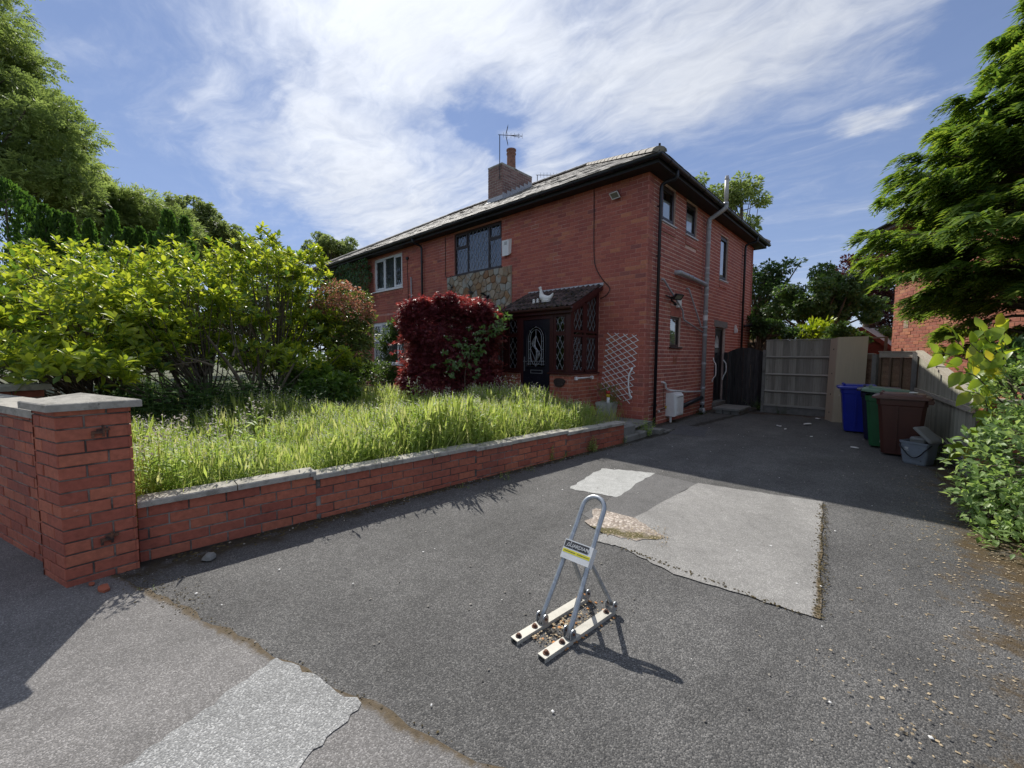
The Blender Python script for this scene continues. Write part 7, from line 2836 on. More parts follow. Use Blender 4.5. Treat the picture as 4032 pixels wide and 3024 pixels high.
# pinnate spray: seven leaflets on a stalk
it = []
for i in range(4):
    for sg in (-1, 1):
        if i == 3 and sg == 1:
            continue
        v, f = dia_t(0.42)
        ang = (0 if i == 3 else sg * 0.95)
        it.append((xf(v, (math.sin(ang), math.cos(ang), -0.15), (0, 0, 1), 0.42, (0, 0.2 + i * 0.22, -0.06 * i * i * 0.3)), f))
T_PINN = join_t(it)
# hand of three leaflets, hanging (laburnum)
T_TRIF = join_t([(xf(dia_t(0.5)[0], (math.sin(a), math.cos(a), -0.35), (0, 0, 1), 0.6), dia_t(0.5)[1]) for a in (-1.1, 0, 1.1)])
# small palmate maple leaf
T_PALM = join_t([(xf(dia_t(0.26)[0], (math.sin(a), math.cos(a), -0.12), (0, 0, 1), s), dia_t(0.26)[1]) for a, s in ((-1.5, .62), (-.75, .88), (0, 1.0), (.75, .88), (1.5, .62))])
# flat cypress frond
it = []
for i in range(6):
    for sg in (-1, 1):
        a = sg * 0.72
        it.append((xf(dia_t(0.30)[0], (math.sin(a), math.cos(a), -0.06 * i * 0.5), (0, 0, 1), 0.46 * (1 - 0.09 * i), (0, 0.08 + 0.13 * i, -0.018 * i * i)), dia_t(0.30)[1]))
it.append((xf(dia_t(0.16)[0], (0, 1, -0.25), (0, 0, 1), 1.05), dia_t(0.16)[1]))
T_FROND = join_t(it)
# willowherb stem: leaves up a stalk, pale buds on top
it, itf = [], []
stalk = np.array([(-0.006, 0, 0), (0.006, 0, 0), (0.003, 1, 0), (-0.003, 1, 0)])
stalk2 = np.array([(0, 0, -0.006), (0, 0, 0.006), (0, 1, 0.003), (0, 1, -0.003)])
it += [(stalk, np.array([(0, 1, 2, 3)])), (stalk2, np.array([(0, 1, 2, 3)]))]
_r = random.Random(5)
for i in range(15):
    a = i * 2.4
    h = 0.10 + 0.055 * i
    it.append((xf(dia_t(0.26)[0], (math.cos(a), 0.55, math.sin(a)), (0, 1, 0.01), 0.19 * (1 - 0.045 * i) + 0.03, (0, h, 0)), dia_t(0.26)[1]))
T_HERB = join_t(it)
for i in range(12):
    a = i * 2.4 + 0.5
    h = 0.80 + 0.018 * i
    itf.append((xf(dia_t(0.45)[0], (math.cos(a), 0.7, math.sin(a)), (0, 1, 0.01), 0.034, (0.05 * math.cos(a) * (1 - i / 14), h, 0.05 * math.sin(a) * (1 - i / 14))), dia_t(0.45)[1]))
T_HERBF = join_t(itf)
# nettle-like leafy stem
it = [(stalk, np.array([(0, 1, 2, 3)]))]
for i in range(8):
    for sg in (0, math.pi):
        a = sg + (i % 2) * math.pi / 2
        it.append((xf(dia_t(0.5)[0], (math.cos(a), 0.15, math.sin(a)), (0, 1, 0.01), 0.17 * (1 - 0.06 * i), (0, 0.15 + 0.105 * i, 0)), dia_t(0.5)[1]))
T_NETT = join_t(it)
# grass blade
T_BLADE = (np.array([(-0.009, 0, 0), (0.009, 0, 0), (0.008, 0.5, 0.03), (-0.008, 0.5, 0.03), (0.001, 1, 0.16), (-0.001, 1, 0.16)]), np.array([(0, 1, 2, 3), (3, 2, 4, 5)]))
# seed-head grass
T_SEED = join_t([(np.array([(-0.004, 0, 0), (0.004, 0, 0), (0.002, 0.8, 0.04), (-0.002, 0.8, 0.04)]), np.array([(0, 1, 2, 3)])),
                 (np.array([(0, 0.74, 0.035), (0.014, 0.86, 0.05), (0, 1.0, 0.07), (-0.014, 0.86, 0.05)]), np.array([(0, 1, 2, 3)])),
                 (np.array([(0, 0.74, 0.02), (0, 0.86, 0.07), (0, 1.0, 0.07), (0, 0.86, 0.03)]), np.array([(0, 1, 2, 3)]))])


def ring_dirs(n, tilt):
    a = rng.random(n) * 2 * math.pi
    return np.stack([np.cos(a) * tilt, np.sin(a) * tilt, np.ones(n)], 1)


def upright(n, tilt=0.15, sc=1.0):
    """frames whose +Y points up with a lean and a random turn"""
    d = np.array([0, 0, 1.0]) + rng.normal(size=(n, 3)) * np.array([tilt, tilt, 0])
    u = rand_unit(n)
    u[:, 2] = 0.0
    return frames(d, u, sc)


# --- meadow in the front garden
def garden_pts(n):
    out = []
    while len(out) < n:
        y = rng.uniform(-7.75, -1.75)
        x = WX(y) - 0.14 - abs(rng.normal()) * 2.3 - rng.random() * 0.3
        if x < -6.5 or (y > -1.9 and x > -3.2 and rng.random() < 0.7):
            continue
        out.append((x, y))
    return np.array(out)


def hmap(x, y):
    h = 0.44 + 0.08 * np.sin(x * 1.7 + y * 0.9) + 0.06 * np.sin(y * 2.3 - x) + 0.06 * np.sin(x * 5.1) * np.sin(y * 4.3)
    return h * np.clip(1.0 - 0.15 * (y > -2.2), 0.3, 1)


N = 46000
p = garden_pts(N)
h = hmap(p[:, 0], p[:, 1]) * rng.uniform(0.55, 1.15, N)
d = np.stack([rng.normal(size=N) * 0.42, rng.normal(size=N) * 0.42, np.ones(N)], 1)
u = rand_unit(N)
scatter('meadow_grass', L_GRASS, *T_BLADE, np.c_[p, np.full(N, 0.165)], frames(d, u, h), None, 'stuff')
N = 12000
p = garden_pts(N)
h = hmap(p[:, 0], p[:, 1]) * rng.uniform(0.9, 1.45, N)
scatter('seed_grass', L_GRASS, *T_SEED, np.c_[p, np.full(N, 0.165)], frames(np.stack([rng.normal(size=N) * 0.16, rng.normal(size=N) * 0.16, np.ones(N)], 1), rand_unit(N), h), None, 'stuff')
N = 5000
p = garden_pts(N)
h = hmap(p[:, 0], p[:, 1]) * rng.uniform(0.85, 1.5, N)
fr = upright(N, 0.12, h)
scatter('meadow_weeds', L_WEED, *T_HERB, np.c_[p, np.full(N, 0.165)], fr, None, 'stuff')
k = rng.random(N) < 0.75
scatter('meadow_flowers', L_FLOW, *T_HERBF, np.c_[p, np.full(N, 0.165)][k], fr[k], None, 'stuff')
N = 2200          # low broad growth near the wall and on the path edge
p = garden_pts(N)
scatter('low_weeds', L_WEED, *T_NETT, np.c_[p, np.full(N, 0.165)], upright(N, 0.3, rng.uniform(0.18, 0.42, N)), None, 'stuff')

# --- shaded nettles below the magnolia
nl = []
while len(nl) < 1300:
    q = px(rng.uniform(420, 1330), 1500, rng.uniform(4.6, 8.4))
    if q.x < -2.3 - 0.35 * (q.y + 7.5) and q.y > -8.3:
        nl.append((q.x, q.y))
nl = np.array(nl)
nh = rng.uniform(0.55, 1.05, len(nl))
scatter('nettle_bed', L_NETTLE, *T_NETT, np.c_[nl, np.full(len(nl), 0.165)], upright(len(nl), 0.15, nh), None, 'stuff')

# --- individual tall willowherbs standing clear of the meadow
tall = [(1500 + 0.3617 * x, y_, D, top, lab) for x, y_, D, top, lab in (
    (410, 1630, 7.3, 1482, 'tall pale willowherb in front of the left edge of the red bush'), (725, 1630, 7.6, 1520, 'tall willowherb in front of the middle of the red bush'),
    (1070, 1630, 7.9, 1545, 'willowherb standing before the right edge of the red bush'), (1440, 1650, 7.5, 1475, 'tallest seeding weed in front of the porch door'),
    (1730, 1660, 7.6, 1552, 'weed in front of the porch below the log slice'), (1600, 1660, 7.3, 1530, 'bushy weed in front of the lower door panel'), (1990, 1670, 7.2, 1602, 'thin weed at the right end of the meadow by the porch corner'),
    (1290, 1640, 7.4, 1478, 'branching seeding weed leaning left before the porch door'))]
tall += [(700, 1900, 3.3, 1632, 'tall white-tipped willowherb just right of the gate pillar'), (600, 1900, 3.2, 1668, 'willowherb close beside the gate pillar'), (1000, 1880, 4.0, 1570, 'willowherb standing alone in the middle of the meadow'), (830, 1880, 3.6, 1650, 'leafy willowherb between the pillar and the middle of the meadow')]
for x, yb, D, yt, lab in tall:
    b = px(x, 1500, D)
    tp_ = px(x, yt, D)
    H_ = tp_.z - 0.165
    t = thing('willowherb', lab, 'weed', (b.x, b.y, 0.165), group='tall weeds in the front garden')
    k = 5
    pos = np.tile([b.x, b.y, 0.165], (k, 1)) + rng.normal(size=(k, 3)) * np.array([0.07, 0.07, 0])
    sc = np.array([H_] + [H_ * rng.uniform(0.72, 0.95) for _ in range(k - 1)])
    fr = upright(k, 0.10, sc)
    scatter('stem', L_WEED, *T_HERB, pos, fr, t)
    scatter('flower', L_FLOW, *T_HERBF, pos, fr, t)
    # side sprays of pale seed heads
    m = 40
    hh = rng.uniform(0.72, 1.0, m) * H_
    a = rng.random(m) * 6.28
    rr = (1.05 * H_ - hh) * 0.5
    pp = np.stack([b.x + np.cos(a) * rr, b.y + np.sin(a) * rr, 0.165 + hh], 1)
    scatter('flower', L_FLOW, *dia_t(0.5), pp, frames(rand_unit(m), rand_unit(m), rng.uniform(0.018, 0.04, m)), t)


# --- weeds at the foot of walls
def tuft(label, pos, n, hgt, sp, m=None, tmpl=None, cat='weed', group=None, name='wall_weed'):
    t = thing(name, label, cat, pos, group=group)
    pp = np.tile(pos, (n, 1)) + rng.normal(size=(n, 3)) * np.array([sp, sp, 0])
    scatter('leaves', m or L_WEED, *(tmpl or T_NETT), pp, upright(n, 0.35, hgt * rng.uniform(0.5, 1.1, n)), t)
    return t


for x, y_, n, h_, lab in ((1995, 1888, 9, 0.10, 'round-leaved weed at the foot of the garden wall midway along'), (2170, 1815, 8, 0.20, 'spindly weed growing up the garden wall'), (2225, 1800, 8, 0.10, 'low weed right of the spindly one at the garden wall'),
                          (2330, 1778, 16, 0.22, 'leafy weed clump near the far end of the garden wall'), (2450, 1745, 9, 0.15, 'weed at the end corner of the garden wall'), (2535, 1715, 18, 0.28, 'bushy weed on the front step by the house corner'), (1840, 1925, 7, 0.06, 'tiny weed at the foot of the garden wall left of the round-leaved one'),
                          (2080, 1852, 10, 0.08, 'flat weed at the foot of the garden wall'), (125, 2110, 9, 0.13, 'pale weed at the foot of the street wall'), (570, 2320, 4, 0.035, 'tiny green seedling on the tarmac right of the gate pillar')):
    f = 1632.0
    r_ = cam_right * ((x - 2016) / f) - cam_up * ((y_ - 1512) / f) + cam_fwd
    q = CAM + r_ * (-CAM.z / r_.z)
    tuft(lab, (q.x, q.y, 0.0), n, h_ * 1.3, 0.05, group='weeds along the wall foot')
tuft('dark ivy-like weed round the foot of the grey soil pipe', (0.16, 2.9, 0.0), 22, 0.22, 0.10, L_NETTLE, group='weeds along the wall foot')
tuft('green weed at the foot of the concrete gate post', (1.02, 4.92, 0.0), 22, 0.45, 0.08, L_BRAM, group='weeds along the wall foot')
tuft('weed against the gravel board of the grey fence', (1.6, 4.5, 0.0), 10, 0.3, 0.08, L_NETTLE, group='weeds along the wall foot')
tuft('weed between the food caddy and the sloping fence', (4.27, 0.25, 0.0), 26, 0.32, 0.11, L_BRAM, group='weeds along the wall foot')
tuft('weeds at the foot of the boundary pillar', (4.42, -0.85, 0.0), 22, 0.16, 0.12, L_WEED, group='weeds along the wall foot')
tuft('grass tuft round the stone planter', (-0.42, -0.70, 0.17), 160, 0.36, 0.14, L_GRASS, T_BLADE, 'grass tuft', name='grass_tuft')
t = thing('planter_grasses', 'dry grasses and green leaves growing in the stone planter', 'plant', (-0.62, -0.42, 0.5))
n = 110
pp = np.tile([-0.62, -0.42, 0.51], (n, 1)) + rng.normal(size=(n, 3)) * np.array([0.08, 0.08, 0])
scatter('blades', L_FUCH, *T_SEED, pp, frames(np.stack([rng.normal(size=n) * 0.45, rng.normal(size=n) * 0.45, np.ones(n)], 1), rand_unit(n), rng.uniform(0.2, 0.5, n)), t)
pp = np.tile([-0.50, -0.36, 0.56], (120, 1)) + rng.normal(size=(120, 3)) * np.array([0.09, 0.09, 0.06])
scatter('leaves', L_FUCH, *T_LEAF2, pp, frames(rand_unit(120) + np.array([0, 0, .4]), rand_unit(120), rng.uniform(0.03, 0.07, 120)), t)

# --- the big magnolia
mg = thing('magnolia', 'big sprawling bright green magnolia shrub filling the garden behind the street wall', 'shrub', (-3.2, -6.6, 0.165))
blobs = [(px(120, 1190, 4.6), (0.95, 0.75, 0.52), 1.0), (px(430, 1230, 4.3), (0.75, 0.6, 0.50), 0.9), (px(330, 1050, 6.0), (1.0, 0.9, 0.42), 0.7), (px(720, 1150, 5.2), (0.75, 0.7, 0.42), 0.9), (px(760, 1040, 6.6), (1.0, 0.9, 0.40), 0.6), (px(1010, 1090, 6.3), (0.75, 0.75, 0.55), 0.9),
         (px(1060, 980, 6.9), (0.45, 0.45, 0.30), 0.35), (px(1200, 1050, 6.8), (0.40, 0.40, 0.32), 0.35), (px(1230, 1250, 6.9), (0.60, 0.55, 0.42), 0.55), (px(300, 1400, 4.0), (0.62, 0.5, 0.24), 0.5), (px(60, 1330, 4.2), (0.6, 0.5, 0.32), 0.5), (px(1130, 1400, 6.4), (0.65, 0.55, 0.25), 0.4),
         (px(560, 1330, 4.9), (0.45, 0.4, 0.22), 0.3), (px(930, 1230, 5.8), (0.5, 0.5, 0.28), 0.35), (px(1330, 1390, 7.1), (0.35, 0.35, 0.2), 0.2), (px(-200, 1200, 4.6), (0.9, 0.8, 0.6), 0.6), (px(640, 1290, 5.0), (0.6, 0.5, 0.25), 0.5), (px(900, 1370, 6.3), (0.7, 0.5, 0.3), 0.4), (px(1180, 1330, 7.0), (0.6, 0.5, 0.35), 0.5), (px(480, 1130, 5.4), (0.8, 0.7, 0.4), 0.6)]
tips, tdir = [], []
for c, r_, w_ in blobs:
    # the shrub stands back from the wall: its top catches the sun clear of the meadow
    k_ = 1.24 if c.z > 1.75 else 1.14
    c = CAM + (c - CAM) * k_ - Z * 0.14
    r_ = tuple(v * k_ for v in r_)
    k = int(250 * w_)
    P, D = shell(tuple(c), r_, k, 0.55, 0.55)
    P = P + np.array([0, 0, 1.0]) * (0.22 * np.sin(P[:, :1] * 5.3) * np.sin(P[:, 1:2] * 4.7 + 1))
    tips.append(P)
    tdir.append(D * 0.55 + np.array([0, 0, 0.75]) + rng.normal(size=(k, 3)) * 0.18)
tips, tdir = np.concatenate(tips), nrm(np.concatenate(tdir))
LP, LD, LU = [], [], []
for q, d in zip(tips, tdir):
    s, u_, _ = (np.array(v) for v in ortho(d))
    a0 = rng.random() * 6.28
    nl = rng.integers(7, 11)
    for k in range(nl):
        a = a0 + k * 2.4
        el = 0.25 + 0.75 * k / nl
        ra = s * math.cos(a) + u_ * math.sin(a)
        LD.append(ra * (1.15 - 0.75 * el) + d * (0.25 + 0.8 * el) + rng.normal(size=3) * 0.12)
        LU.append(d * 1.0 - ra * 0.45 + rng.normal(size=3) * 0.15)
        LP.append(q - d * (0.06 * (1 - el)) + ra * 0.008)
LP, LD, LU = np.array(LP), np.array(LD), np.array(LU)
LS = rng.uniform(0.075, 0.15, len(LP))
T_MAG = leaf_t(0.46, 0.22, 0.20, 3, 0.56)
dist = np.linalg.norm(LP - np.array(CAM), axis=1)
vis = np.array([in_view(Vector(q)) for q in LP])
score = np.where(vis, LS / dist, 0)
solo = np.zeros(len(LP), bool)
solo[np.argsort(-score)[:300]] = True
fr = frames(LD, LU, LS)
up = rng.random(len(LP)) < 0.80
k = ~solo & up
scatter('leaves', L_MAG, *T_MAG, LP[k], fr[k], mg, 'stuff')
k = ~solo & ~up
scatter('leaves', L_MAGD, *T_MAG, LP[k], fr[k], mg, 'stuff')


def solo_leaves(parent, tm, m, P, F, name='leaf', variants=3):
    mes = []
    for i in range(variants):
        tv = tm[0].copy()
        tv[:, 2] += (i - 1) * 0.10 * tv[:, 1] ** 2
        me = qmesh(name, tv, tm[1])
        me.materials.append(m)
        mes.append(me)
    off = OFF[parent.name]
    for i in range(len(P)):
        o = bpy.data.objects.new(name, mes[i % variants])
        COL.objects.link(o)
        o.parent = parent
        M = Matrix([list(map(float, F[i][r_])) for r_ in range(3)]).to_4x4()
        M.translation = Vector(P[i]) - off
        o.matrix_local = M


solo_leaves(mg, T_MAG, L_MAG, LP[solo], fr[solo])
mb = MB()
roots = [px(1000, 1480, 6.7), px(1090, 1500, 7.9), px(820, 1470, 6.4), px(380, 1500, 6.0)]
for i, rt in enumerate(roots):
    rt.z = 0.1
for i, (q, d) in enumerate(zip(tips, tdir)):
    if i % 7:
        continue
    qv = Vector(q)
    rt = min(roots, key=lambda r_: (r_.xy - qv.xy).length)
    fork = rt.lerp(Vector((qv.x, qv.y, rt.z)), 0.22) + Vector((0, 0, 0.25 + 0.35 * (qv.z - 0.2)))
    m1 = fork.lerp(qv, 0.55) + Vector((rnd.uniform(-.12, .12), rnd.uniform(-.12, .12), -0.10))
    P = curve([fork, m1, qv], 4)
    mb.tube(P, [0.013 - 0.009 * j / (len(P) - 1) for j in range(len(P))], 5, caps=False)
for i, rt in enumerate(roots):
    for j in range(4):
        tgt = rt + Vector((rnd.uniform(-0.7, 0.7), rnd.uniform(-0.7, 0.7), rnd.uniform(0.9, 1.7)))
        P = curve([rt + Vector((rnd.uniform(-.12, .12), rnd.uniform(-.12, .12), 0)), rt.lerp(tgt, 0.5) + Vector((rnd.uniform(-.15, .15), rnd.uniform(-.15, .15), 0.05)), tgt], 5)
        mb.tube(P, [0.045 - 0.030 * k / (len(P) - 1) for k in range(len(P))], 7, caps=False)
for j in range(10):       # low sweeping boughs at the front
    a = px(rnd.uniform(500, 1000), rnd.uniform(1400, 1470), rnd.uniform(5.4, 6.6))
    b = a + cam_right * rnd.uniform(-0.9, 0.9) + Z * rnd.uniform(-0.12, 0.2) + cam_fwd * rnd.uniform(-.3, .3)
    P = curve([a, a.lerp(b, 0.5) + Z * rnd.uniform(-.08, .08), b], 5)
    mb.tube(P, [0.020 - 0.013 * k / (len(P) - 1) for k in range(len(P))], 6, caps=False)
mb.build('branches', M_BARK, mg, smooth=True)

# --- pieris with pink new growth, hedge and climber in front of the left house
pc = px(1340, 1270, 9.2)
tree('pieris', 'rounded evergreen shrub with pink and cream tips right of the magnolia', 'shrub', (pc.x, pc.y, 0.165), 3, [(tuple(px(1330, 1270, 9.2)), (0.72, 0.7, 0.78)), (tuple(px(1390, 1390, 9.0)), (0.6, 0.6, 0.6))], L_PIER, T_LEAF2, 6500, 0.085, 60, 0.30, 0.05, seed=2)
t = bpy.data.objects['pieris']
P, D = shell(tuple(px(1340, 1255, 9.1)), (0.75, 0.7, 0.80), 900, 0.92, 0.1)
keep = (P[:, 2] > 1.9) & (rng.random(len(P)) < 0.75)
P, D = P[keep], D[keep]
P = np.repeat(P, 5, 0) + rng.normal(size=(len(P) * 5, 3)) * 0.03
scatter('new_growth', L_PINK, *T_LEAF2, P, frames(rand_unit(len(P)) + np.array([0, 0, 0.5]), rand_unit(len(P)), 0.06 * rng.uniform(0.7, 1.2, len(P))), t)
tree('garden_hedge', 'low dark hedge in front of the adjoining house downstairs window', 'hedge', (-7.6, -2.4, 0.165), 1.3, [(tuple(px(1330, 1490, 9.6)), (0.9, 0.5, 0.50)), (tuple(px(1450, 1480, 10.2)), (0.7, 0.5, 0.48)), (tuple(px(1560, 1500, 10.8)), (0.55, 0.45, 0.42))], L_HEDGE, T_LEAF2, 8500, 0.075, 70, 0.34, 0.03, seed=3, limb_n=18)
tree('climbing_shrub', 'loose green climber growing up before the left downstairs window', 'shrub', (-8.4, -1.2, 0.165), 2.3, [(tuple(px(1545, 1370, 11.6)), (0.42, 0.35, 0.85)), (tuple(px(1580, 1300, 11.6)), (0.3, 0.3, 0.4))], L_HEDGE, T_LEAF2, 3200, 0.07, 44, 0.36, 0.02, seed=4, limb_n=20)
for j, (x, y_, D, lab) in enumerate(((1250, 1520, 7.6, 'low leafy bush at the foot of the pieris'),)):
    c = px(x, y_, D)
    tree('low_bush', lab, 'shrub', (c.x, c.y, 0.165), 1.0, [(tuple(c), (0.8, 0.6, 0.34))], L_MAGD, T_LEAF2, 2600, 0.11, 30, 0.36, 0.02, seed=5)

# --- Japanese maple, clipped into a block
mp = thing('red_maple', 'dense dark red Japanese maple bush left of the porch', 'shrub', (-4.08, -1.72, 0.165))
cr, cf = np.array(cam_right), np.array([cam_fwd.x, cam_fwd.y, 0]) / math.hypot(cam_fwd.x, cam_fwd.y)
cr = np.array([cam_right.x, cam_right.y, 0])
C0 = np.array(px(1785, 1400, 9.55))
n = 26000
a = rng.uniform(-1, 1, n)
zz = rng.random(n)
ht = 2.70 - 0.30 * a ** 2 - 0.10 * np.sin(a * 3 + 1) + 0.12 * np.cos(a * 7) - 0.45 * np.clip(np.abs(a) - 0.72, 0, 1) ** 1.3 * 4 + 0.05 * np.sin(a * 19)
wd = 0.93 + 0.07 * np.sin(zz * 9) + 0.05 * np.sin(zz * 23)
dep = rng.uniform(-1, 1, n)
# sit on the faces of a rounded block
face = rng.random(n)
top = face < 0.30
side = (face >= 0.30) & (face < 0.5)
frontb = face >= 0.5
aa = np.where(side, np.sign(a) * (0.90 + 0.12 * rng.random(n)), a)
dd_ = np.where(frontb, np.where(rng.random(n) < 0.75, -1, 1) * (0.84 + 0.22 * rng.random(n)), dep)
rr = np.sqrt(np.abs(aa) ** 4 + np.abs(dd_) ** 4) ** 0.5
f_ = np.where(rr > 1.0, 1.0 / rr, 1.0)
aa, dd_ = aa * f_, dd_ * f_
zb = np.where(top, ht - 0.22 * rng.random(n) ** 2, 0.25 + (ht - 0.25) * zz)
bulge = 1 + 0.10 * np.sin(zb * 5.0 + aa * 4) + 0.06 * np.sin(zb * 11 - dd_ * 6)
P = np.c_[C0[0] + cr[0] * aa * wd * bulge + cf[0] * dd_ * 0.85 * bulge, C0[1] + cr[1] * aa * wd * bulge + cf[1] * dd_ * 0.85 * bulge, zb]
P += rng.normal(size=P.shape) * 0.045
out = np.c_[cr[0] * aa + cf[0] * dd_, cr[1] * aa + cf[1] * dd_, np.where(top, 1.2, 0.15)]
D = nrm(out) + rng.normal(size=(n, 3)) * 0.6
D[:, 2] -= 0.25
U = np.array([0, 0, 1.0]) + nrm(out) * 0.6 + rng.normal(size=(n, 3)) * 0.4
scatter('foliage', L_MAPLE, *T_PALM, P, frames(D, U, rng.uniform(0.055, 0.10, n)), mp)
# arching tip sprays, their lighter red painting in the sunlit edges
n = 420
a = rng.uniform(-1, 1, n)
sp_ = []
for i in range(n):
    el = rng.random()
    if el < 0.6:
        base_ = C0 + cr * a[i] * 0.95 + cf * rng.uniform(-.8, .5)
        base_[2] = 2.60 - 0.30 * a[i] ** 2 - 0.35 * max(0, abs(a[i]) - 0.7) * 4
    else:
        base_ = C0 + cr * np.sign(a[i]) * 0.93 + cf * rng.uniform(-.8, .3)
        base_[2] = rng.uniform(0.6, 2.5)
    dirv = nrm((cr * a[i] * 0.8 + np.array([0, 0, 0.7 if el < 0.6 else 0.15]) + rng.normal(size=3) * 0.3)[None])[0]
    L = rng.uniform(0.12, 0.30)
    for k in range(11):
        q = base_ + dirv * L * k / 10 - np.array([0, 0, 0.25 * L * (k / 10) ** 2])
        sp_.append((q, dirv))
SP_ = np.array([q for q, _ in sp_]) + rng.normal(size=(len(sp_), 3)) * 0.02
SD_ = np.array([q for _, q in sp_]) + rng.normal(size=(len(sp_), 3)) * 0.6
scatter('sprays', L_MAPLE2, *T_PALM, SP_, frames(SD_, np.array([0, 0, 1.0]) + rng.normal(size=SP_.shape) * 0.4, rng.uniform(0.05, 0.09, len(SP_))), mp)
mb = MB()
b0 = Vector((C0[0], C0[1], 0.1))
mb.tube([b0, b0 + Z * 0.6], [0.07, 0.055], 8)
for i in range(26):
    tgt = Vector(P[rng.integers(len(P))])
    mb.tube(curve([b0 + Z * 0.5, b0.lerp(tgt, 0.5) + Z * 0.3, tgt], 3), [0.03, 0.026, 0.02, 0.016, 0.012, 0.008, 0.005], 5, caps=False)
mb.build('branches', M_BARK, mp, smooth=True)
br = thing('bramble', 'green bramble shoots with pale flowers growing through the red maple', 'shrub', (-3.3, -2.4, 0.165))
for (x0, y0), (x1, y1), k, sp in (((1760, 1420), (1870, 1450), 60, 0.16), ((1830, 1370), (1880, 1390), 40, 0.12), ((1860, 1330), (1960, 1290), 40, 0.12), ((1955, 1300), (1990, 1240), 30, 0.10), ((1800, 1340), (1830, 1370), 16, 0.1)):
    pp = []
    for i in range(k):
        f = i / k
        c = px(x0 + (x1 - x0) * f, y0 + (y1 - y0) * f, 8.62)
        pp.append(np.array(c) + rng.normal(size=3) * sp * np.array([1, 1, 0.8]) - np.array(cam_fwd) * 0.05)
    pp = np.array(pp)
    v = np.array(CAM) - pp
    scatter('leaves', L_BRAM, *T_TRIF, pp, frames(rand_unit(k) * 0.8 + np.array([0, 0, -0.1]), nrm(v) * 0.8 + np.array([0, 0, .5]) + rng.normal(size=pp.shape) * 0.3, rng.uniform(0.12, 0.17, k)), br)
    m = max(4, k // 5)
    scatter('flowers', L_FLOW, *T_TRIF, pp[:m] - np.array(cam_fwd) * 0.04, frames(rand_unit(m), rand_unit(m), 0.05), br)
mb = MB()
mb.tube(curve([px(1850, 1640, 8.6), px(1830, 1500, 8.58), px(1850, 1400, 8.55), px(1900, 1320, 8.58), px(1985, 1250, 8.6)], 5), 0.008, 5)
mb.build('stem', M_BARK, br)

# --- ivy on the adjoining house
iv = thing('wall_ivy', 'dense dark green ivy covering the left end of the adjoining house', 'ivy', (-13, -0.1, 1))
n = 11000
x = rng.uniform(-15.6, -10.86, n)
z = rng.uniform(2.0, 5.12, n)
lo = 2.55 + 0.55 * np.clip((x + 11.6) / 0.75, 0, 1) + 0.12 * np.sin(x * 6)
edge = -10.98 + 0.06 * np.sin(z * 9) + 0.05 * np.sin(z * 21)
k = (z > lo) & (x < edge)
x, z = x[k], z[k]
P = np.c_[x, -0.03 - np.abs(rng.normal(size=len(x))) * 0.08 - 0.06 * (1 + np.sin(x * 3 + z * 4)) - 0.10 * (z > 4.9), z]
D = np.array([0, -0.35, -1.0]) + rng.normal(size=(len(x), 3)) * 0.4
U = np.array([0, -1.0, 0.45]) + rng.normal(size=(len(x), 3)) * 0.35
scatter('leaves', L_IVY, *T_LEAF2, P, frames(D, U, rng.uniform(0.07, 0.125, len(x))), iv)

t = tree('boundary_hedge', 'tall dark boundary hedge behind the magnolia', 'hedge', tuple(px(560, 1404, 9.6).xy) + (0.0,), 2.2,
     [(tuple(px(x, 1350 + 25 * math.sin(x), 10.8)), (1.0, 0.8, 1.65)) for x in range(-250, 1300, 200)], L_HEDGE, T_LEAF2, 30000, 0.12, 150, 0.42, 0.05, seed=6, limb_n=20)

# --- row of clipped conifers, far left
ci = 0
for x, yt, w_, D, lab in ((70, 735, 290, 11.5, 'broad dark conifer at the far left end of the conifer row'), (215, 830, 100, 11.6, 'narrow conifer just right of the broad dark one'), (305, 862, 85, 11.8, 'fourth-from-right dark column conifer'), (385, 885, 70, 12, 'small conifer in the gap of the row'), (475, 850, 78, 12, 'tall slim conifer in the middle of the row'),
                          (535, 918, 60, 12.2, 'low conifer right of the tall slim one'), (580, 912, 60, 12.4, 'low conifer left of the tallest right-hand conifer'), (690, 850, 105, 12, 'tall golden-tipped conifer near the right end of the row'), (752, 872, 70, 12.6, 'rightmost narrow conifer of the row'), (160, 800, 120, 12.0, 'bushy conifer overlapping the broad dark one'), (630, 930, 60, 12.4, 'shortest conifer tucked beside the golden-tipped one'), (260, 850, 90, 11.9, 'conifer between two narrow columns near the left end')):
    b = px(x, 1404, D)
    zt = px(x, yt, D).z
    rad = w_ / 2 / 1632 * D
    t = thing('column_conifer', lab, 'conifer', (b.x, b.y, 0), group='row of column conifers')
    n = int(1500 + 4200 * rad)
    hz = rng.random(n) ** 0.8
    zf = 1.0 + (zt - 1.0) * hz
    prof = rad * (np.clip((1 - hz) * 3.2, 0, 1) ** 0.7) * (0.92 + 0.16 * np.sin(hz * 40 + rng.random()))
    a = rng.random(n) * 6.283
    lob = 1 + 0.14 * np.sin(a * 5 + hz * 13) + 0.08 * np.sin(a * 9 - hz * 21)
    rr = prof * lob * (0.75 + 0.3 * rng.random(n))
    P = np.c_[b.x + np.cos(a) * rr, b.y + np.sin(a) * rr, zf]
    D_ = np.c_[np.cos(a) * 0.55, np.sin(a) * 0.55, np.ones(n)] + rng.normal(size=(n, 3)) * 0.25
    U_ = np.c_[-np.sin(a), np.cos(a), np.zeros(n)] + rng.normal(size=(n, 3)) * 0.5
    scatter('foliage', L_THUJA, *T_DIA, P, frames(D_, U_, rng.uniform(0.07, 0.16, n)), t)
    mb = MB()
    mb.tube([(b.x, b.y, -0.1), (b.x, b.y, zt - 0.4)], [0.07, 0.02], 6)
    mb.build('trunk', M_BARK, t)

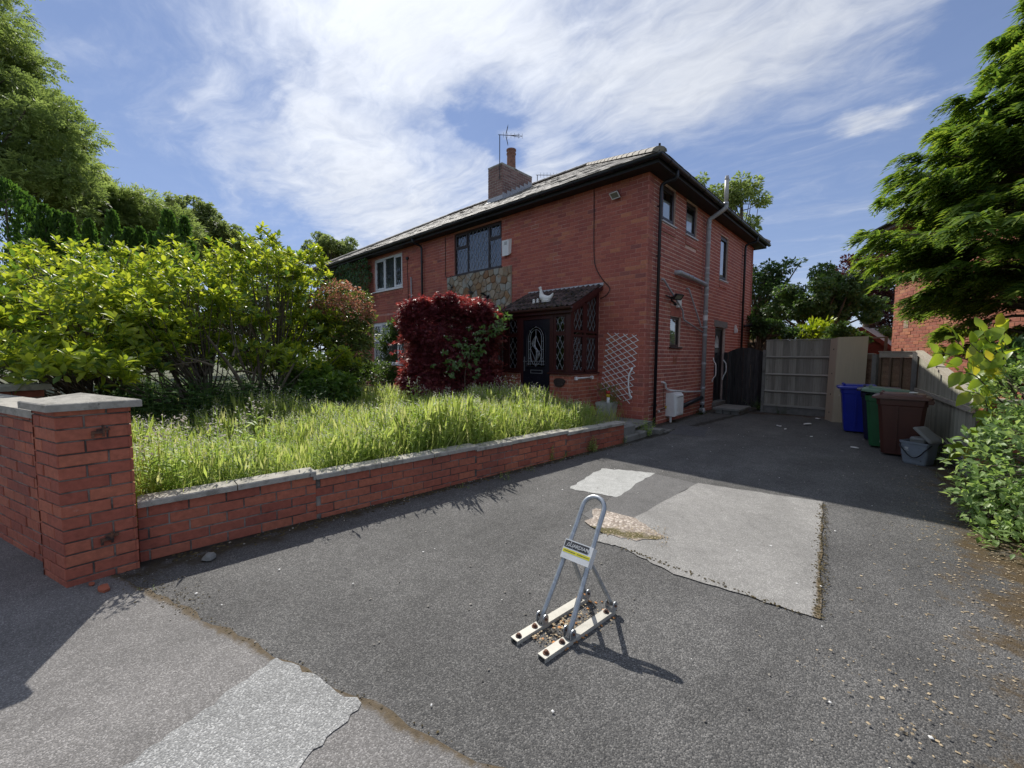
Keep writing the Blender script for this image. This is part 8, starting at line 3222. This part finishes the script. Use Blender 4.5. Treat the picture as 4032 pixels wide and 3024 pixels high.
# --- background trees
def pxr(x, y, D, rx, ry, rz=None):
    """ellipsoid seen at a pixel with pixel radii"""
    k = D / 1632
    return (tuple(px(x, y, D)), (rx * k, rx * k, ry * k))


def btree(label, D, ells, m, tm, n, size, clumps, cr_=0.34, group='trees beyond the gardens', tr=0.25, name='tree', seed=1, droop=0.25, **kw):
    c = px(ells[0][0], 1404, D)
    return tree(name, label, 'tree', (c.x, c.y, -0.05), 8, [pxr(x, y, D, rx, ry) for x, y, rx, ry in ells], m, tm, n, size, clumps, cr_, tr, group, seed=seed, droop=droop, **kw)


btree('huge pale green ash tree rising above the left edge of the picture', 19, [(-170, 260, 270, 360), (40, 580, 250, 250), (-150, -120, 180, 250), (250, 590, 110, 120), (60, 800, 260, 200), (300, 780, 130, 110)], L_ASH, T_PINN, 24000, 0.40, 230, 0.26, seed=7, tr=0.4)
btree('sloping ash tree behind the conifers right of the huge one', 23, [(500, 900, 170, 160), (410, 820, 100, 100), (640, 940, 120, 130)], L_ASH, T_PINN, 10000, 0.36, 130, 0.27, seed=8)
btree('rounded grey-green tree behind the right end of the conifer row', 27, [(750, 900, 130, 105), (680, 960, 130, 110), (870, 970, 105, 95), (950, 1010, 70, 60)], L_OAK, T_TRIF, 11000, 0.34, 130, 0.27, seed=9)
btree('small round distant tree left of the ivy gable', 42, [(1305, 1000, 100, 75), (1240, 1030, 70, 50), (1380, 1030, 50, 50)], L_OAK, T_TRIF, 7000, 0.36, 70, 0.30, seed=10)
btree('distant low trees behind the magnolia top', 34, [(1000, 1060, 150, 90), (1180, 1090, 90, 60)], L_OAK, T_TRIF, 5000, 0.40, 50, 0.34, seed=11)
btree('light green birch showing above the eaves behind the soil vent', 18, [(2920, 800, 75, 110), (2850, 780, 60, 70), (2760, 740, 32, 55), (2940, 930, 60, 90)], L_ASH, T_LEAF2, 5200, 0.15, 60, 0.36, seed=12, tr=0.12, droop=0.5)
btree('dark broadleaf tree beyond the gate with a drooping bough', 17, [(2990, 1160, 80, 130), (3060, 1080, 60, 50), (3000, 1290, 90, 90), (3120, 1040, 40, 25)], L_DARK, T_LEAF2, 8500, 0.15, 70, 0.36, seed=13)
btree('feathery laburnum-like tree in the middle beyond the grey fence', 15, [(3230, 1180, 140, 110), (3340, 1230, 100, 130), (3150, 1240, 110, 90), (3260, 1080, 60, 40)], L_LABUR, T_TRIF, 9500, 0.18, 80, 0.34, seed=14, droop=0.6)
btree('copper beech with dark purple leaves left of the neighbouring house', 20, [(3420, 1080, 110, 90), (3470, 1200, 90, 110), (3500, 1320, 80, 80), (3360, 1040, 40, 45)], L_BEECH, T_LEAF2, 9000, 0.17, 70, 0.36, seed=15)
btree('broad dark green shrub bank behind the side gate', 14, [(2990, 1300, 110, 50), (3080, 1330, 90, 40)], L_DARK, T_LEAF2, 3800, 0.13, 40, 0.4, seed=16, name='shrub')
btree('bright yellow-green laurel top showing over the grey fence', 13.5, [(3200, 1310, 62, 46), (3120, 1330, 45, 22), (3240, 1340, 50, 40)], L_LAUREL, T_LEAF3, 1100, 0.15, 34, 0.42, group='shrubs over the fence', name='laurel', seed=17, tr=0.04, droop=-0.5)
btree('olive shrub behind the red shed beside the neighbouring wall', 13, [(3490, 1340, 50, 45), (3440, 1350, 40, 30)], L_HEDGE, T_LEAF2, 1500, 0.10, 26, 0.4, group='shrubs over the fence', name='shrub', seed=18, tr=0.04)
btree('greyish shrub between the laurel and the red shed', 12, [(3330, 1330, 70, 35), (3300, 1300, 40, 30)], L_LABUR, T_LEAF2, 1700, 0.10, 26, 0.4, group='shrubs over the fence', name='shrub', seed=19, tr=0.04)
# the far side of the street behind the lens: seen in the windows
for i, (u, o, hh, rr) in enumerate(((-9, 14, 8.5, 3.2), (-1, 15, 7.0, 2.6), (9, 14, 9.0, 3.4), (-19, 15, 9, 3.4), (20, 15, 8, 3))):
    x, y = st(u, o)
    tree('street_tree', ('second broadleaf tree from the left across the street', 'smallest broadleaf tree across the street, opposite the drive', 'tallest broadleaf tree across the street', 'leftmost broadleaf tree across the street', 'rightmost broadleaf tree across the street')[i], 'tree', (x, y, 0), hh, [((x, y, hh * 0.62), (rr, rr, hh * 0.36))], L_OAK, T_TRIF, 3500, 0.42, 60, 0.3, 0.22, 'trees across the street', seed=30 + i)

# --- big cypress on the right
cy = thing('cypress', 'tall feathery dark green cypress overhanging the drive on the right', 'conifer', tuple(px(4120, 1404, 6.1).xy) + (0.0,))
cb_ = np.array(px(4150, 1404, 6.0))
n_b = 360
P, D, U, S_ = [], [], [], []
bm_ = MB()
for i in range(n_b):
    hz = (i + rng.random()) / n_b
    z = 2.5 + 4.7 * hz
    Rm = min(2.4, 0.66 * (7.3 - z)) * (0.62 + 0.48 * rng.random())
    if z < 3.2:
        Rm *= 0.72
    a = rng.random() * 6.283
    if math.cos(a) * cam_right.x + math.sin(a) * cam_right.y > 0.1 and hz < 0.35:
        z -= 1.3 * rng.random()
    droop_ = rng.uniform(0.08, 0.34)
    lift_ = rng.uniform(0.18, 0.50)
    d = np.array([math.cos(a), math.sin(a), 0.10])
    L = max(0.35, Rm)
    o = np.array([cb_[0], cb_[1], z - 0.25 * L])
    tipd = np.array([math.cos(a), math.sin(a), 0.0])
    pts = [o + tipd * L * f + np.array([0, 0, lift_ * L * f - droop_ * L * f * f]) for f in (0, .33, .66, 1)]
    bm_.tube([Vector(q) for q in pts], [0.03 * (1 - hz * .6), 0.02, 0.012, 0.004], 4, caps=False)
    k = int(8 + 26 * L)
    f = 0.35 + 0.65 * rng.random(k) ** 0.7
    q = o + tipd * (L * f)[:, None] + np.array([0, 0, 1.0]) * (lift_ * L * f - droop_ * L * f * f)[:, None]
    lat = np.array([-math.sin(a), math.cos(a), 0])
    sgn = rng.choice([-1, 1], k)
    q = q + lat * (sgn * rng.random(k) * 0.24 * L * (1.1 - f))[:, None] + rng.normal(size=(k, 3)) * 0.03
    P.append(q)
    D.append(tipd + lat * (sgn * 0.75 * rng.random(k))[:, None] + np.array([0, 0, 1.0]) * (0.05 - 0.35 * rng.random(k))[:, None])
    U.append(np.array([0, 0, 1.0]) + rng.normal(size=(k, 3)) * 0.33 + tipd * 0.25)
    S_.append(rng.uniform(0.17, 0.36, k))
P, D, U, S_ = map(np.concatenate, (P, D, U, S_))
scatter('fronds', L_LEYL, *T_FROND, P, frames(D, U, S_), cy)
bm_.tube([(cb_[0], cb_[1], -0.1), (cb_[0], cb_[1], 6.0)], [0.2, 0.03], 8)
bm_.build('trunk', M_BARK, cy, smooth=True)

# --- bright bush on the right and the broad-leaved shoots
mo = thing('green_bush', 'pale green leafy bush spilling over the low wall at the right edge', 'shrub', (4.9, -2.6, 0))
P, D = [], []
for (x, y_, D_, rx, rz, k) in ((4075, 1790, 4.0, 0.42, 0.46, 420), (4010, 2010, 3.6, 0.33, 0.34, 360), (4090, 1560, 4.3, 0.5, 0.40, 300), (4150, 1900, 3.3, 0.6, 0.6, 420), (4120, 2200, 3.1, 0.4, 0.3, 240)):
    c = px(x, y_, D_)
    q, d = shell(tuple(c), (rx, rx, rz), k, 0.6, 0.9)
    P.append(q)
    D.append(d)
P, D = np.concatenate(P), np.concatenate(D)
k = P[:, 2] > 0.05
P, D = P[k], D[k]
rep = 5
PP = np.repeat(P, rep, 0) + rng.normal(size=(len(P) * rep, 3)) * 0.028
DD = np.repeat(D, rep, 0) * 0.7 + rng.normal(size=(len(PP), 3)) * 0.6 + np.array([0, 0, 0.15])
UU = np.array([0, 0, 1.0]) + np.repeat(D, rep, 0) * 0.4 + rng.normal(size=(len(PP), 3)) * 0.4
SS = rng.uniform(0.045, 0.085, len(PP))
T_VAR = leaf_t(0.5, 0.18, 0.2, 2)
fr = frames(DD, UU, SS)
dist = np.linalg.norm(PP - np.array(CAM), axis=1)
score = np.where([in_view(Vector(q)) for q in PP], SS / dist, 0)
solo = np.zeros(len(PP), bool)
solo[np.argsort(-score)[:300]] = True
scatter('leaves', L_VARI, *T_VAR, PP[~solo], fr[~solo], mo, 'stuff')
solo_leaves(mo, T_VAR, L_VARI, PP[solo], fr[solo])
mb = MB()
for i in range(0, len(P), 14):
    a = Vector((4.95, -2.4 - 0.6 * rnd.random(), 0.1))
    b = Vector(P[i])
    mb.tube(curve([a, a.lerp(b, 0.5) + Z * 0.25, b], 3), [0.012, 0.011, 0.009, 0.008, 0.006, 0.004, 0.003], 4, caps=False)
mb.build('stems', M_BARK, mo)
kn = thing('broad_leaf_shoot', 'lime green shoots with large oval leaves hanging over the sloping fence', 'shrub', (4.7, -0.9, 0))
T_KN = leaf_t(0.62, 0.14, 0.28, 4, 0.42)
KP, KD, KU, KS = [], [], [], []
mb = MB()
for shoot in ([(3930, 1500), (3860, 1440), (3790, 1370), (3745, 1310)], [(3960, 1530), (3880, 1450), (3760, 1400), (3690, 1390)], [(3960, 1760), (3880, 1740), (3800, 1760), (3740, 1780)], [(3960, 1600), (3900, 1540), (3840, 1480), (3770, 1460)], [(3980, 1480), (3920, 1380), (3880, 1330), (3860, 1290)], [(3960, 1700), (3900, 1640), (3870, 1560), (3800, 1540)],
              [(4000, 1560), (3960, 1470), (3950, 1400), (3940, 1350)], [(3990, 1720), (3930, 1690), (3880, 1690), (3840, 1710)], [(4010, 1420), (3960, 1360), (3930, 1310), (3920, 1280)], [(3990, 1500), (3930, 1450), (3870, 1400), (3820, 1350)]):
    Dp = 4.6
    pts = curve([px(x, y_, Dp - 0.10 * i) for i, (x, y_) in enumerate(shoot)], 4)
    mb.tube(pts, [0.010 - 0.007 * j / (len(pts) - 1) for j in range(len(pts))], 6, caps=False)
    for j in range(3, len(pts)):
        sg = 1 if j % 2 else -1
        ax_ = (pts[j] - pts[j - 1]).normalized()
        lat = ax_.cross(cam_fwd).normalized() * sg
        KP.append(tuple(pts[j]))
        KD.append(tuple(ax_ * 0.6 + lat * 0.75 + Vector((0, 0, -0.25)) + Vector(rng.normal(size=3) * 0.22)))
        KU.append(tuple(Vector((0, 0, 0.8)) - cam_fwd * 0.55 + Vector(rng.normal(size=3) * 0.25)))
        KS.append(rng.uniform(0.10, 0.20))
KP, KD, KU, KS = map(np.array, (KP, KD, KU, KS))
solo_leaves(kn, T_KN, L_KNOT, KP, frames(KD, KU, KS), variants=3)
mb.build('stem', M_BARK, kn, smooth=True)
# shade leaves of the same clump, further in
c = px(4010, 1500, 4.9)
tree('boundary_shrub', 'dense mid green shrub between the cypress and the pale bush', 'shrub', (c.x, c.y, 0), 1.8, [(tuple(px(4050, 1470, 4.9)), (0.45, 0.45, 0.42)), (tuple(px(3960, 1430, 5.0)), (0.22, 0.22, 0.2))], L_BRAM, T_LEAF3, 1500, 0.11, 40, 0.36, 0.03, seed=21)

# ------------------------------------------------------------------ loose stuff on the ground
def chips(name, m, pts, lo, hi, flat=0.35, z=0.006):
    pts = np.asarray(pts)
    n = len(pts)
    tv_ = np.array([(-1, -1, -.6), (1, -1, -.6), (1, 1, -.6), (-1, 1, -.6), (-.6, -.6, .5), (.6, -.6, .5), (.6, .6, .5), (-.6, .6, .5)]) * 0.5
    tf_ = np.array([(4, 5, 6, 7), (0, 1, 5, 4), (1, 2, 6, 5), (2, 3, 7, 6), (3, 0, 4, 7)])
    a = rng.random(n) * 6.283
    s = rng.uniform(lo, hi, n)
    fr_ = frames(np.c_[np.cos(a), np.sin(a), np.zeros(n)], np.tile([0, 0, 1.0], (n, 1)), np.c_[s * rng.uniform(0.5, 1, n), s, s * flat])
    scatter(name, m, tv_, tf_, np.c_[pts, np.full(n, z)], fr_, None, 'stuff')


def along(p, q, n, w):
    p, q = np.array(p), np.array(q)
    d = nrm((q - p)[None])[0]
    return p + (q - p) * rng.random((n, 1)) + np.array([-d[1], d[0]]) * (rng.normal(size=(n, 1)) * w)


e1 = np.concatenate([along((3.32, -2.9), (3.55, -5.2), 620, 0.022), along((2.3, -5.18), (3.5, -5.22), 160, 0.012)])
chips('seam_moss', M_MOSSB, e1, 0.004, 0.014, 0.5, 0.010)
wall_l = along((0.0, -7.6), (0.45, -1.6), 900, 0.05)
wall_l[:, 0] = np.maximum(wall_l[:, 0], WX(wall_l[:, 1]) + 0.012)
chips('wall_foot_dirt', M_MOSSB, wall_l, 0.006, 0.03, 0.35, 0.003)
chips('wall_foot_chips', M_PIP, wall_l[::4] + rng.normal(size=wall_l[::4].shape) * 0.03, 0.005, 0.018, 0.6, 0.004)
pd = np.concatenate([along(st(-0.6, -0.04), st(0.35, -0.06), 260, 0.06), along(st(0, 0), st(2.6, 0), 90, 0.010)])
chips('pavement_seam_dirt', M_MOSSB, pd, 0.003, 0.011, 0.4, 0.006)
chips('pavement_seam_grit', M_PIP, pd[::5], 0.004, 0.012, 0.6, 0.008)
lit = np.c_[4.62 - np.abs(rng.normal(size=2200)) * 0.34, rng.uniform(-7.0, -0.9, 2200)]
chips('leaf_litter', M_STRAW, lit, 0.004, 0.017, 0.15, 0.004)
lit2 = np.concatenate([along((3.6, -5.4), (4.5, -6.6), 180, 0.14), along((1.3, 4.3), (2.6, 4.2), 420, 0.15), along((0.3, 1.5), (0.5, 4.0), 160, 0.2), along((2.0, -4.95), (2.5, -4.75), 300, 0.09), along((2.55, -6.25), (2.60, -6.0), 160, 0.06), along((2.50, -6.45), (2.52, -6.2), 150, 0.04)])
chips('dry_litter', M_STRAW, lit2, 0.004, 0.014, 0.18, 0.012)
sc_ = np.c_[rng.uniform(0.6, 4.3, 420), rng.uniform(-7.6, 2.5, 420)]
chips('pale_grit', M_PIP, sc_, 0.004, 0.014, 0.6, 0.006)
sc_ = np.c_[rng.uniform(0.6, 4.3, 90), rng.uniform(-7.6, 2.5, 90)]
chips('white_grit', M_LITTER, sc_, 0.005, 0.016, 0.4, 0.010)
gl_ = np.c_[rng.uniform(2.42, 2.7, 60), rng.uniform(-6.45, -5.9, 60)]
chips('orange_leaf_bits', basic("orange_leaf", (0.42, 0.19, 0.06), 0.8, 0.3, 40, isl=0.4), gl_, 0.008, 0.026, 0.25, 0.006)
# last: materials that nothing uses are dropped
for m in list(bpy.data.materials):
    if m.users == 0:
        bpy.data.materials.remove(m)
